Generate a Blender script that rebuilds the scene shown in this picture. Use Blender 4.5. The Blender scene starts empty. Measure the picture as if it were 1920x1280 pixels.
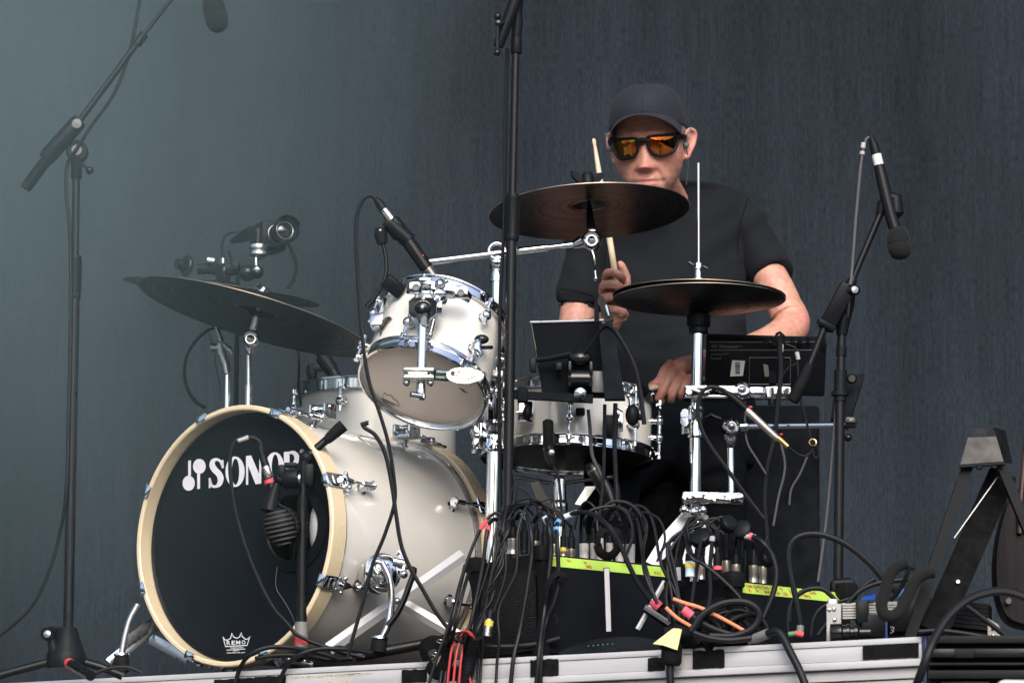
import bpy, bmesh, math, random
from mathutils import Vector as V, Matrix as Mx, noise as mnoise
random.seed(7)
R = math.radians
sc = bpy.context.scene
C = sc.collection

# ------------------------------------------------------------------ camera
FPX = 7700.0
PITCH, ROLL = 10.5, 0.5
CAMP = V((0, -9.5, -0.95))
cam_d = bpy.data.cameras.new('camera')
cam = bpy.data.objects.new('camera', cam_d)
C.objects.link(cam)
cam_d.sensor_width = 36.0
cam_d.lens = FPX / 1920 * 36
cam_d.clip_start, cam_d.clip_end = 0.1, 500
CM = Mx.Rotation(R(90 + PITCH), 4, 'X') @ Mx.Rotation(R(ROLL), 4, 'Z')
cam.matrix_world = Mx.Translation(CAMP) @ CM
cam_d.dof.use_dof = True
cam_d.dof.focus_distance = 9.3
cam_d.dof.aperture_fstop = 7.1
sc.camera = cam
CR = CM.to_3x3()

# ------------------------------------------------------------------ world, sun, exposure
world = bpy.data.worlds.new('World')
sc.world = world
world.use_nodes = True
wn = world.node_tree
bg = wn.nodes['Background']
sky = wn.nodes.new('ShaderNodeTexSky')
sky.sky_type = 'NISHITA'
sky.sun_disc = False
SUN_EL, SUN_AZ = 35.0, 176.0     # azimuth clockwise from +Y
sky.sun_elevation = R(SUN_EL)
sky.sun_rotation = R(SUN_AZ)
sky.air_density = 1.0
sky.dust_density = 3.0
sky.ozone_density = 1.0
wn.links.new(sky.outputs[0], bg.inputs[0])
bg.inputs[1].default_value = 0.15
sd = bpy.data.lights.new('sun', 'SUN')
sd.energy = 0.9
sd.angle = R(36)
sd.color = (1.0, 0.97, 0.93)
so = bpy.data.objects.new('sun', sd)
C.objects.link(so)
az = R(SUN_AZ)
tosun = V((math.sin(az) * math.cos(R(SUN_EL)), math.cos(az) * math.cos(R(SUN_EL)), math.sin(R(SUN_EL))))
so.rotation_euler = tosun.to_track_quat('Z', 'Y').to_euler()
so.location = tosun * 30
sc.view_settings.view_transform = 'Standard'
sc.view_settings.look = 'None'
sc.view_settings.gamma = 1.0
sc.view_settings.exposure = 1.05
sc.view_settings.use_curve_mapping = False
try:
    sc.cycles.use_denoising = True
    sc.cycles.max_bounces = 8
    sc.cycles.volume_step_rate = 1.0
    sc.cycles.volume_max_steps = 64
    sc.cycles.caustics_reflective = False
    sc.cycles.caustics_refractive = False
except Exception:
    pass

# ------------------------------------------------------------------ geometry of the view
def ray(px, py):
    return CR @ V(((px - 960) / FPX, -(py - 640) / FPX, -1))
def P(px, py, Y):
    d = ray(px, py)
    return CAMP + d * ((Y - CAMP.y) / d.y)
def G(px, py, z=0.0):
    d = ray(px, py)
    return CAMP + d * ((z - CAMP.z) / d.z)
def on_plane(px, py, o, n):
    d = ray(px, py)
    return CAMP + d * ((o - CAMP).dot(n) / d.dot(n))
def S(Y):                      # metres per photo pixel at depth Y
    return (Y + 9.5) / FPX * 1.012
def camdir(x, y, z):           # direction given in camera axes (right, up, towards camera)
    return (CR @ V((x, y, z))).normalized()
def frame(o, z, x=None):
    z = V(z).normalized()
    x = V(x) if x is not None else V((1, 0, 0))
    if abs(x.normalized().dot(z)) > 0.99:
        x = V((0, 1, 0)) if abs(z.y) < 0.9 else V((1, 0, 0))
    x = (x - z * x.dot(z)).normalized()
    y = z.cross(x)
    m = Mx((x, y, z)).transposed().to_4x4()
    m.translation = o
    return m
I4 = Mx.Identity(4)

# ------------------------------------------------------------------ mesh builder
ROOT = {}
class MB:
    def __init__(s):
        s.v, s.f = [], []
    def add(s, vs, fs, M=None):
        n = len(s.v)
        s.v.extend([(M @ V(p)) if M is not None else V(p) for p in vs])
        s.f.extend([tuple(i + n for i in f) for f in fs])
    def tube(s, pts, r, n=10, caps=True, closed=False, M=None, flat=1.0, up=None):
        pts = [V(p) for p in pts]
        if M is not None:
            pts = [M @ p for p in pts]
        m = len(pts)
        rs = list(r) if isinstance(r, (list, tuple)) else [r] * m
        t0 = (pts[1] - pts[0]).normalized()
        u = V(up) if up is not None else (V((0, 0, 1)) if abs(t0.z) < 0.9 else V((1, 0, 0)))
        u = (u - t0 * u.dot(t0)).normalized()
        vs, fs = [], []
        for i in range(m):
            if closed:
                t = pts[(i + 1) % m] - pts[i - 1]
            elif i == 0:
                t = pts[1] - pts[0]
            elif i == m - 1:
                t = pts[-1] - pts[-2]
            else:
                t = pts[i + 1] - pts[i - 1]
            if t.length < 1e-9:
                t = t0
            t = t.normalized()
            u = (u - t * u.dot(t))
            u = u.normalized() if u.length > 1e-6 else t.orthogonal().normalized()
            w = t.cross(u)
            for k in range(n):
                a = 2 * math.pi * k / n
                vs.append(pts[i] + (u * math.cos(a) * flat + w * math.sin(a)) * rs[i])
        for i in range(m if closed else m - 1):
            j = (i + 1) % m
            for k in range(n):
                l = (k + 1) % n
                fs.append((i * n + k, i * n + l, j * n + l, j * n + k))
        if caps and not closed:
            fs.append(tuple(reversed(range(n))))
            fs.append(tuple(range((m - 1) * n, m * n)))
        s.add(vs, fs)
    def cyl(s, a, b, r, r2=None, n=16):
        s.tube([a, b], [r, r if r2 is None else r2], n)
    def lathe(s, prof, M=None, n=32, closed=False, a0=0.0, a1=2 * math.pi):
        full = abs(a1 - a0 - 2 * math.pi) < 1e-6
        na = n if full else n + 1
        m = len(prof)
        vs, fs = [], []
        for k in range(na):
            a = a0 + (a1 - a0) * k / n
            ca, sa = math.cos(a), math.sin(a)
            for (r, h) in prof:
                vs.append((r * ca, r * sa, h))
        for k in range(n):
            l = (k + 1) % na
            for i in range(m if closed else m - 1):
                j = (i + 1) % m
                q = (k * m + i, l * m + i, l * m + j, k * m + j)
                if prof[i][0] < 1e-7 and prof[j][0] < 1e-7:
                    continue
                if prof[i][0] < 1e-7:
                    q = (q[0], q[2], q[3])
                elif prof[j][0] < 1e-7:
                    q = (q[0], q[1], q[2])
                fs.append(q)
        s.add(vs, fs, M)
    def box(s, size, M=None, c=(0, 0, 0), b=0.0):
        bm = bmesh.new()
        bmesh.ops.create_cube(bm, size=1.0)
        for v in bm.verts:
            v.co = V((v.co.x * size[0] + c[0], v.co.y * size[1] + c[1], v.co.z * size[2] + c[2]))
        if b > 0:
            bmesh.ops.bevel(bm, geom=bm.edges[:], offset=min(b, min(size) * 0.45), segments=2, affect='EDGES', profile=0.5)
        bm.verts.index_update()
        s.add([v.co.copy() for v in bm.verts], [tuple(v.index for v in f.verts) for f in bm.faces], M)
        bm.free()
    def ball(s, c, r, M=None, sc3=(1, 1, 1), n=14):
        vs, fs = [], []
        h = n // 2 + 1
        for i in range(h + 1):
            th = math.pi * i / h
            for k in range(n):
                a = 2 * math.pi * k / n
                vs.append(V(c) + V((math.sin(th) * math.cos(a) * r * sc3[0], math.sin(th) * math.sin(a) * r * sc3[1], math.cos(th) * r * sc3[2])))
        for i in range(h):
            for k in range(n):
                l = (k + 1) % n
                fs.append((i * n + k, (i + 1) * n + k, (i + 1) * n + l, i * n + l))
        s.add(vs, fs, M)
    def prism(s, poly, M, d0, d1):
        n = len(poly)
        vs = [(x, y, d0) for x, y in poly] + [(x, y, d1) for x, y in poly]
        fs = [tuple(reversed(range(n))), tuple(range(n, 2 * n))]
        fs += [(i, (i + 1) % n, n + (i + 1) % n, n + i) for i in range(n)]
        s.add(vs, fs, M)
    def quad(s, a, b, c, d, t=0.0):
        a, b, c, d = V(a), V(b), V(c), V(d)
        n = (b - a).cross(d - a).normalized() * t
        s.add([a, b, c, d, a + n, b + n, c + n, d + n], [(3, 2, 1, 0), (4, 5, 6, 7), (0, 1, 5, 4), (1, 2, 6, 5), (2, 3, 7, 6), (3, 0, 4, 7)])
    def torus(s, Rr, r, M=None, n=32, k=8, a0=0, a1=2 * math.pi):
        full = abs(a1 - a0 - 2 * math.pi) < 1e-6
        m = n if full else n + 1
        pts = [V((Rr * math.cos(a0 + (a1 - a0) * i / n), Rr * math.sin(a0 + (a1 - a0) * i / n), 0)) for i in range(m)]
        s.tube(pts, r, k, closed=full, M=M, up=None)
    def strip(s, cen, w, M=None, t=0.0005):       # flat stroke in xy with varying width
        n = len(cen)
        ws = w if isinstance(w, (list, tuple)) else [w] * n
        L, Rr = [], []
        for i in range(n):
            a = V(cen[max(0, i - 1)]).to_2d(); b = V(cen[min(n - 1, i + 1)]).to_2d()
            d = (b - a).normalized()
            p = V((-d.y, d.x)) * ws[i] / 2
            c = V(cen[i]).to_2d()
            L.append(c + p); Rr.append(c - p)
        vs = [(p.x, p.y, 0) for p in L] + [(p.x, p.y, 0) for p in Rr]
        fs = [(i, n + i, n + i + 1, i + 1) for i in range(n - 1)]
        s.add(vs, fs, M)
    def build(s, name, mat, parent=None, ang=38, loc=None):
        if not s.v:
            s.v = [V((0, 0, 0))]
        if parent is not None:
            off = ROOT[parent.name]
        elif loc is not None:
            off = V(loc)
        else:
            xs = [p.x for p in s.v]; ys = [p.y for p in s.v]; zs = [p.z for p in s.v]
            off = V(((min(xs) + max(xs)) / 2, (min(ys) + max(ys)) / 2, min(zs)))
        me = bpy.data.meshes.new(name)
        me.from_pydata([tuple(p - off) for p in s.v], [], s.f)
        me.validate()
        bm = bmesh.new(); bm.from_mesh(me)
        bmesh.ops.recalc_face_normals(bm, faces=bm.faces[:])
        bm.to_mesh(me); bm.free()
        me.shade_smooth()
        me.set_sharp_from_angle(angle=R(ang))
        if mat is not None:
            me.materials.append(mat)
        o = bpy.data.objects.new(name, me)
        C.objects.link(o)
        if parent is not None:
            o.parent = parent
        else:
            o.location = off
        ROOT[o.name] = off
        return o

def tag(o, label, cat, group=None):
    o['label'] = label; o['category'] = cat
    if group: o['group'] = group
    return o
def thing(name, label, cat, base, group=None):
    o = bpy.data.objects.new(name, None)
    C.objects.link(o)
    o.location = base
    o.empty_display_size = 0.05
    ROOT[o.name] = V(base)
    return tag(o, label, cat, group)
def part(name, mat, parent, fn, *a, **k):
    ang = k.pop('ang', 38)
    mb = MB(); fn(mb, *a, **k)
    return mb.build(name, mat, parent, ang)
def structure(mb, name, mat):
    o = mb.build(name, mat, None, loc=(0, 0, 0)); o['kind'] = 'structure'; return o
def spl(pts, n=8):
    pts = [V(p) for p in pts]
    out = []
    m = len(pts)
    for i in range(m - 1):
        p0 = pts[max(0, i - 1)]; p1 = pts[i]; p2 = pts[i + 1]; p3 = pts[min(m - 1, i + 2)]
        # centripetal-like tangents
        for k in range(n):
            t = k / n
            t2, t3 = t * t, t * t * t
            out.append(0.5 * ((2 * p1) + (p2 - p0) * t + (2 * p0 - 5 * p1 + 4 * p2 - p3) * t2 + (3 * p1 - p0 - 3 * p2 + p3) * t3))
    out.append(pts[-1])
    return out
def pp(l, Y=None):              # list of (px,py[,Y]) to points
    return [P(q[0], q[1], q[2] if len(q) > 2 else Y) for q in l]
def text_mesh(txt, size, bold=0.0, xs=1.0, align='LEFT'):
    cu = bpy.data.curves.new('txt', 'FONT')
    cu.body = txt; cu.size = size; cu.offset = bold; cu.align_x = align
    cu.resolution_u = 3
    o = bpy.data.objects.new('txt', cu)
    C.objects.link(o)
    dg = bpy.context.evaluated_depsgraph_get()
    me = bpy.data.meshes.new_from_object(o.evaluated_get(dg))
    vs = [(v.co.x * xs, v.co.y, 0) for v in me.vertices]
    fs = [tuple(p.vertices) for p in me.polygons]
    bpy.data.objects.remove(o); bpy.data.curves.remove(cu); bpy.data.meshes.remove(me)
    return vs, fs

# ------------------------------------------------------------------ materials
def mat(name, col, rough=0.5, metal=0.0, bump=0.0, bscale=200.0, var=0.0, vscale=20.0, coat=0.0, spec=0.5, sheen=0.0, rvar=0.0, stretch=(1, 1, 1), dist=0.002, sss=0.0, aniso=0.0):
    m = bpy.data.materials.new(name)
    m.use_nodes = True
    nt = m.node_tree
    b = nt.nodes['Principled BSDF']
    b.inputs['Base Color'].default_value = (*col, 1)
    b.inputs['Roughness'].default_value = rough
    b.inputs['Metallic'].default_value = metal
    b.inputs['Coat Weight'].default_value = coat
    b.inputs['Coat Roughness'].default_value = 0.05
    b.inputs['Specular IOR Level'].default_value = spec
    b.inputs['Sheen Weight'].default_value = sheen
    if sss:
        b.inputs['Subsurface Weight'].default_value = sss
        b.inputs['Subsurface Radius'].default_value = (0.012, 0.004, 0.002)
        b.inputs['Subsurface Scale'].default_value = 1.0
    if aniso:
        b.inputs['Anisotropic'].default_value = aniso
    tc = nt.nodes.new('ShaderNodeTexCoord')
    mp = nt.nodes.new('ShaderNodeMapping')
    mp.inputs['Scale'].default_value = stretch
    nt.links.new(tc.outputs['Object'], mp.inputs[0])
    def nz(scale, det=4):
        n = nt.nodes.new('ShaderNodeTexNoise')
        n.inputs['Scale'].default_value = scale
        n.inputs['Detail'].default_value = det
        nt.links.new(mp.outputs[0], n.inputs['Vector'])
        return n
    if var > 0:
        n = nz(vscale)
        mr = nt.nodes.new('ShaderNodeMapRange')
        mr.inputs['From Min'].default_value = 0.3; mr.inputs['From Max'].default_value = 0.7
        mr.inputs['To Min'].default_value = 1 - var; mr.inputs['To Max'].default_value = 1 + var
        nt.links.new(n.outputs['Fac'], mr.inputs['Value'])
        mx = nt.nodes.new('ShaderNodeVectorMath'); mx.operation = 'SCALE'
        mx.inputs[0].default_value = col
        nt.links.new(mr.outputs[0], mx.inputs['Scale'])
        nt.links.new(mx.outputs[0], b.inputs['Base Color'])
    if rvar > 0:
        n = nz(vscale * 1.7)
        mr = nt.nodes.new('ShaderNodeMapRange')
        mr.inputs['From Min'].default_value = 0.3; mr.inputs['From Max'].default_value = 0.7
        mr.inputs['To Min'].default_value = max(0.02, rough - rvar); mr.inputs['To Max'].default_value = rough + rvar
        nt.links.new(n.outputs['Fac'], mr.inputs['Value'])
        nt.links.new(mr.outputs[0], b.inputs['Roughness'])
    if bump > 0:
        n = nz(bscale, 3)
        bp = nt.nodes.new('ShaderNodeBump')
        bp.inputs['Strength'].default_value = bump
        bp.inputs['Distance'].default_value = dist
        nt.links.new(n.outputs['Fac'], bp.inputs['Height'])
        nt.links.new(bp.outputs[0], b.inputs['Normal'])
    m['b'] = 1
    return m
def bs(m): return m.node_tree.nodes['Principled BSDF']

M_chrome = mat('chrome', (0.66, 0.675, 0.70), 0.09, 1.0, rvar=0.05, vscale=14, bump=0.05, bscale=30, dist=0.001)
M_chromed = mat('dimmed_chrome', (0.40, 0.41, 0.43), 0.13, 1.0, rvar=0.05, vscale=30, bump=.12, bscale=60, dist=.002)  # same chrome, darker colour for flat faces that would mirror bright sky
M_satin = mat('satin_metal', (0.55, 0.56, 0.57), 0.32, 1.0, rvar=0.08, vscale=30)
M_nickel = mat('nickel', (0.62, 0.58, 0.52), 0.25, 1.0, rvar=0.08, vscale=60)
M_gold = mat('gold_plug', (0.75, 0.5, 0.2), 0.28, 1.0)
M_bplastic = mat('black_plastic', (0.0062, 0.0074, 0.0095), 0.42, spec=0.12, bump=0.12, bscale=900, dist=0.0005, var=0.25, vscale=9)
M_bgloss = mat('black_gloss', (0.006, 0.0066, 0.008), 0.16, spec=0.35, var=0.3, vscale=12, rvar=0.06)
M_bmetal = mat('black_powder_coat', (0.0055, 0.006, 0.0075), 0.33, spec=0.22, bump=0.08, bscale=1200, dist=0.0004, rvar=0.08, vscale=25)
M_rubber = mat('black_rubber', (0.007, 0.0075, 0.0085), 0.72, spec=0.1, var=0.3, vscale=30)
M_foam = mat('black_foam', (0.013, 0.0135, 0.0145), 0.95, spec=0.1, bump=0.5, bscale=1400, dist=0.001, sheen=0.04)
M_cable = mat('black_cable', (0.0065, 0.0073, 0.0095), 0.45, spec=0.22, var=0.25, vscale=15)
M_gcable = mat('grey_cable', (0.065, 0.066, 0.07), 0.5)
M_redcable = mat('red_cable', (0.42, 0.035, 0.04), 0.45)
M_orange = mat('orange_cable', (0.62, 0.22, 0.10), 0.5)
M_velcro = mat('black_velcro', (0.0075, 0.008, 0.009), 0.95, spec=0.08, bump=0.6, bscale=900, dist=0.001, var=0.4, vscale=60)
M_lacq = mat('cream_lacquer', (0.73, 0.71, 0.66), 0.16, coat=0.35, var=0.03, vscale=6, rvar=0.04)
M_hoop = mat('cream_wood_hoop', (0.70, 0.58, 0.39), 0.3, var=0.06, vscale=9, rvar=0.06, coat=0.2)
M_bhead = mat('black_drum_head', (0.0052, 0.0068, 0.0092), 0.42, spec=0.12, rvar=0.08, vscale=3, var=0.2)
M_whead = mat('white_drum_head', (0.6, 0.6, 0.58), 0.55)
M_logo = mat('white_logo_print', (0.66, 0.66, 0.7), 0.5, var=0.06, vscale=40)
M_bprint = mat('dark_print', (0.03, 0.03, 0.05), 0.5)
M_tomhead = mat('clear_tan_head', (0.82, 0.72, 0.65), 0.16, spec=0.5, rvar=0.03, vscale=4)
M_snhead = mat('smoky_snare_head', (0.022, 0.021, 0.024), 0.3, spec=0.3)
M_felt = mat('black_felt', (0.008, 0.008, 0.009), 0.95, spec=0.08)
M_alu = mat('painted_aluminium', (0.40, 0.405, 0.42), 0.42, var=0.16, vscale=3.5, bump=0.15, bscale=60, dist=0.001, stretch=(1, 1, 6), rvar=0.1)
M_panel = mat('white_panel', (0.40, 0.40, 0.41), 0.5, var=0.08, vscale=4)
M_lime = mat('lime_tape', (0.37, 0.56, 0.08), 0.55, var=0.06, vscale=30)
M_redtape = mat('red_tape', (0.62, 0.06, 0.07), 0.6, var=0.1, vscale=60)
M_pinktape = mat('pink_tape', (0.78, 0.10, 0.16), 0.6)
M_bluetape = mat('blue_tape', (0.12, 0.32, 0.6), 0.6)
M_ltblue = mat('pale_blue_tape', (0.45, 0.58, 0.68), 0.6)
M_whtape = mat('white_tape', (0.36, 0.355, 0.35), 0.6, var=0.1, vscale=90)
M_yetape = mat('yellow_tape', (0.75, 0.5, 0.04), 0.55)
M_grtape = mat('grey_tape', (0.16, 0.165, 0.165), 0.55, var=0.15, vscale=40)
M_paper = mat('yellow_paper', (0.6, 0.57, 0.27), 0.8, var=0.08, vscale=50)
M_redprint = mat('red_marker', (0.36, 0.05, 0.01), 0.7)
M_stick = mat('maple_stick', (0.66, 0.54, 0.38), 0.5, var=0.12, vscale=25, stretch=(4, 4, 0.6))
M_brass = mat('dark_bronze_cymbal', (0.10, 0.075, 0.055), 0.34, 1.0)
M_shirt = mat('black_cotton', (0.0115, 0.0132, 0.0165), 0.9, spec=0.08, sheen=0.02, bump=0.3, bscale=900, dist=0.0006, var=0.12, vscale=6)
M_cap = mat('navy_cap_cloth', (0.021, 0.0235, 0.033), 0.85, spec=0.12, sheen=0.03, bump=0.35, bscale=1100, dist=0.0006, var=0.12, vscale=15)
M_trous = mat('black_trousers', (0.008, 0.009, 0.0115), 0.9, spec=0.08)
M_hair = mat('grey_hair', (0.33, 0.31, 0.29), 0.7)
M_blue = mat('blue_plastic', (0.015, 0.075, 0.33), 0.4)
M_grid = mat('dark_case_panel', (0.007, 0.0078, 0.009), 0.5, spec=0.15, var=0.35, vscale=8, bump=0.1, bscale=200)
M_deck = mat('stage_deck_ply', (0.06, 0.058, 0.055), 0.7, var=0.3, vscale=5, bump=0.2, bscale=90)
M_ground = mat('ground_gravel', (0.34, 0.325, 0.29), 0.9, var=0.3, vscale=0.6)
M_roof = mat('unseen_dark_cloth', (0.03, 0.032, 0.035), 0.8, var=0.1, vscale=1)
M_plate = mat('dull_plate', (0.26, 0.26, 0.255), 0.4, 0.4, rvar=0.08, vscale=30, var=.12)
M_gshead = mat('worn_black_gloss', (0.010, 0.011, 0.013), 0.3, spec=0.2, rvar=0.1, vscale=18, var=.5, bump=.2, bscale=60, dist=.002)
M_label = mat('white_sticker', (0.62, 0.6, 0.58), 0.5)
M_wood = mat('red_brown_wood', (0.035, 0.012, 0.008), 0.35, coat=0.1, var=0.25, vscale=10)
M_gbody = mat('dark_guitar_lacquer', (0.009, 0.0075, 0.010), 0.3, spec=0.12, coat=0.0, var=0.35, vscale=14, stretch=(6, 6, 0.7))
M_greyp = mat('grey_plastic', (0.13, 0.135, 0.14), 0.45)
M_lens = mat('camera_lens_glass', (0.01, 0.012, 0.014), 0.04, spec=0.8)
M_pearl = mat('pearl_connector', (0.56, 0.5, 0.44), 0.3, 0.9)
M_zinc = mat('zinc_bar', (0.42, 0.43, 0.45), 0.4, 0.35, rvar=0.08, vscale=20)
M_cloth2 = mat('black_carpet_cover', (0.0085, 0.0105, 0.0132), 0.95, spec=0.05, var=0.3, vscale=30, bump=0.4, bscale=500)
M_teal = mat('teal_led', (0.05, 0.5, 0.45), 0.4)
M_foil = mat('crumpled_chrome', (0.55, 0.56, 0.58), 0.12, 1.0, bump=0.6, bscale=14, dist=0.02)

# cymbal: concentric lathe grooves and uneven patina
def cymbal_material(m, base, patina):
    nt = m.node_tree; b = bs(m)
    tc = nt.nodes.new('ShaderNodeTexCoord')
    ln = nt.nodes.new('ShaderNodeVectorMath'); ln.operation = 'LENGTH'
    nt.links.new(tc.outputs['Object'], ln.inputs[0])
    cb = nt.nodes.new('ShaderNodeCombineXYZ')
    nt.links.new(ln.outputs['Value'], cb.inputs[0])
    n1 = nt.nodes.new('ShaderNodeTexNoise'); n1.inputs['Scale'].default_value = 90; n1.inputs['Detail'].default_value = 4
    nt.links.new(cb.outputs[0], n1.inputs['Vector'])
    n2 = nt.nodes.new('ShaderNodeTexNoise'); n2.inputs['Scale'].default_value = 9; n2.inputs['Detail'].default_value = 5
    nt.links.new(tc.outputs['Object'], n2.inputs['Vector'])
    mu = nt.nodes.new('ShaderNodeMath'); mu.operation = 'MULTIPLY'
    nt.links.new(n1.outputs['Fac'], mu.inputs[0]); nt.links.new(n2.outputs['Fac'], mu.inputs[1])
    cr = nt.nodes.new('ShaderNodeValToRGB')
    cr.color_ramp.elements[0].position = 0.16; cr.color_ramp.elements[0].color = (*base, 1)
    cr.color_ramp.elements[1].position = 0.40; cr.color_ramp.elements[1].color = (*patina, 1)
    nt.links.new(mu.outputs[0], cr.inputs[0])
    nt.links.new(cr.outputs[0], b.inputs['Base Color'])
    mr = nt.nodes.new('ShaderNodeMapRange')
    mr.inputs['From Min'].default_value = 0.3; mr.inputs['From Max'].default_value = 0.7
    mr.inputs['To Min'].default_value = 0.48; mr.inputs['To Max'].default_value = 0.28
    nt.links.new(n1.outputs['Fac'], mr.inputs['Value']); nt.links.new(mr.outputs[0], b.inputs['Roughness'])
    bp = nt.nodes.new('ShaderNodeBump'); bp.inputs['Strength'].default_value = 0.25; bp.inputs['Distance'].default_value = 0.001
    nt.links.new(n1.outputs['Fac'], bp.inputs['Height']); nt.links.new(bp.outputs[0], b.inputs['Normal'])
cymbal_material(M_brass, (0.033, 0.035, 0.038), (0.088, 0.087, 0.086))
M_dcym = mat('black_bronze_cymbal', (0.03, 0.03, 0.03), 0.3, 1.0)
cymbal_material(M_dcym, (0.024, 0.0245, 0.026), (0.045, 0.044, 0.043))
M_edge = mat('bare_bronze_edge', (0.42, 0.33, 0.25), 0.3, 1.0)

# perforated grille (fine relief)
M_grille = mat('perforated_grille', (0.009, 0.009, 0.010), 0.5, spec=0.2)
def _gr():
    nt = M_grille.node_tree
    tc = nt.nodes.new('ShaderNodeTexCoord')
    vo = nt.nodes.new('ShaderNodeTexVoronoi'); vo.inputs['Scale'].default_value = 170; vo.inputs['Randomness'].default_value = 0.0
    nt.links.new(tc.outputs['Object'], vo.inputs['Vector'])
    bp = nt.nodes.new('ShaderNodeBump'); bp.inputs['Strength'].default_value = 0.9; bp.inputs['Distance'].default_value = 0.004
    nt.links.new(vo.outputs['Distance'], bp.inputs['Height']); nt.links.new(bp.outputs[0], bs(M_grille).inputs['Normal'])
_gr()

# backdrop cloth: vertical streaks, weave, pale specks
M_drop = mat('backdrop_cloth', (0.02, 0.024, 0.03), 0.95, spec=0.08)
def _drop():
    nt = M_drop.node_tree; b = bs(M_drop)
    tc = nt.nodes.new('ShaderNodeTexCoord')
    def nz(sc_, scale, det=4):
        mp = nt.nodes.new('ShaderNodeMapping'); mp.inputs['Scale'].default_value = sc_
        nt.links.new(tc.outputs['Object'], mp.inputs[0])
        n = nt.nodes.new('ShaderNodeTexNoise'); n.inputs['Scale'].default_value = scale; n.inputs['Detail'].default_value = det
        nt.links.new(mp.outputs[0], n.inputs['Vector']); return n.outputs['Fac']
    def mathn(op, a, c):
        n = nt.nodes.new('ShaderNodeMath'); n.operation = op
        for i, q in enumerate((a, c)):
            if isinstance(q, (int, float)): n.inputs[i].default_value = q
            else: nt.links.new(q, n.inputs[i])
        return n.outputs[0]
    big = nz((1, 1, 0.25), 2.2, 5)
    thread = nz((330, 1, 5), 1.0, 3)
    speck = nz((260, 1, 45), 1.0, 2)
    streak = nz((26, 1, 1.2), 1.0, 4)
    s = mathn('ADD', mathn('MULTIPLY', thread, 0.55), mathn('MULTIPLY', speck, 0.6))
    s = mathn('ADD', s, mathn('MULTIPLY', streak, 0.14))
    s = mathn('MULTIPLY', s, mathn('ADD', mathn('MULTIPLY', big, 0.9), 0.55))
    cr = nt.nodes.new('ShaderNodeValToRGB')
    cr.color_ramp.elements[0].position = 0.42; cr.color_ramp.elements[0].color = (0.0080, 0.0106, 0.0145, 1)
    cr.color_ramp.elements[1].position = 1.05; cr.color_ramp.elements[1].color = (0.036, 0.048, 0.063, 1)
    nt.links.new(s, cr.inputs[0]); nt.links.new(cr.outputs[0], b.inputs['Base Color'])
    bp = nt.nodes.new('ShaderNodeBump'); bp.inputs['Strength'].default_value = 0.5; bp.inputs['Distance'].default_value = 0.003
    nt.links.new(s, bp.inputs['Height']); nt.links.new(bp.outputs[0], b.inputs['Normal'])
_drop()

# ------------------------------------------------------------------ the place: ground, stage, added roof, backdrop, riser
mb = MB(); mb.quad((-300, -300, -2.55), (300, -300, -2.55), (300, 300, -2.55), (-300, 300, -2.55), -0.3)
structure(mb, 'ground', M_ground)
# audience mirrored in the sunglasses; unseen trees added to darken the chrome's reflections
M_crowd = mat('crowd_clothes', (0.12, 0.10, 0.09), 0.9, var=0.7, vscale=1.3)
M_trees = mat('added_woods_leaves', (0.045, 0.06, 0.03), 0.9, var=0.5, vscale=0.5)
mb = MB(); rc = random.Random(5)
for k in range(420):
    x, y = rc.uniform(-16, 16), -13.5 - 26 * rc.random() ** 1.3
    h = rc.uniform(1.55, 1.85)
    mb.lathe([(0, 0), (.16, .02), (.15, h * .45), (.23, h * .62), (.22, h * .8), (.06, h * .84), (.10, h * .9), (.08, h * .98), (0, h)], Mx.Translation((x, y, -2.55)), 7)
o = mb.build('crowd', M_crowd); o['kind'] = 'stuff'
mb = MB()
for k in range(70):
    a = R(150 + 240 * k / 70 + rc.uniform(-2, 2)); d = rc.uniform(62, 80); r = rc.uniform(4.2, 6.6)
    mb.ball((d * math.cos(a), d * math.sin(a), -2.55 + r * 1.1), r, None, (1.1, 1.1, 1.25), 10)
o = mb.build('added_woods', M_trees); o['kind'] = 'stuff'
mb = MB(); mb.box((12, 4.6, 0.3), None, (0, 0.75, -0.60))
structure(mb, 'stage_floor', M_deck)
mb = MB(); mb.box((12, 4.4, 0.12), None, (0, 1.7, 6.2), 0.02)
for i in range(5):
    mb.box((0.12, 4.2, 0.25), None, (-5 + 2.5 * i, 1.7, 6.0))
structure(mb, 'unseen_stage_roof', M_roof)  # unseen roof, added to hold off overhead sky and shape the light

mb = MB()
NX, NZ = 260, 24
vs, fs = [], []
for j in range(NZ + 1):
    for i in range(NX + 1):
        x = -6 + 12 * i / NX
        z = -0.45 + 5.0 * j / NZ
        y = 2.55 + 0.016 * math.sin(x * 7.3 + 0.6 * math.sin(x * 2.1)) + 0.007 * math.sin(x * 19 + 1.7 * math.sin(x * 3.1) + .2 * z) + 0.02 * math.sin(x * 1.7 + 1.0 + 0.1 * z) + 0.006 * mnoise.noise(V((x * 9, z * 0.7, 0)))
        vs.append((x, y, z))
for j in range(NZ):
    for i in range(NX):
        a = j * (NX + 1) + i
        fs.append((a, a + 1, a + NX + 2, a + NX + 1))
mb.add(vs, fs)
mb.add([(v[0], v[1] + 0.004, v[2]) for v in vs], [tuple(reversed(f)) for f in fs])
structure_w = []
for sx in (-1, 1):
    mw = MB()
    for k in range(12):
        mw.box((.03, .26, 5.2), None, (sx * (3.3 + .05 * (k % 2)), .1 + .215 * k, 2.1), .01)
    o = mw.build('added_wing_drape', M_roof, None); o['kind'] = 'structure'  # side drapes out of view, added to darken chrome edges and block side sky
tag(mb.build('backdrop_curtain', M_drop), 'dark blue black cloth backdrop hanging behind the drummer', 'backdrop')

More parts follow.
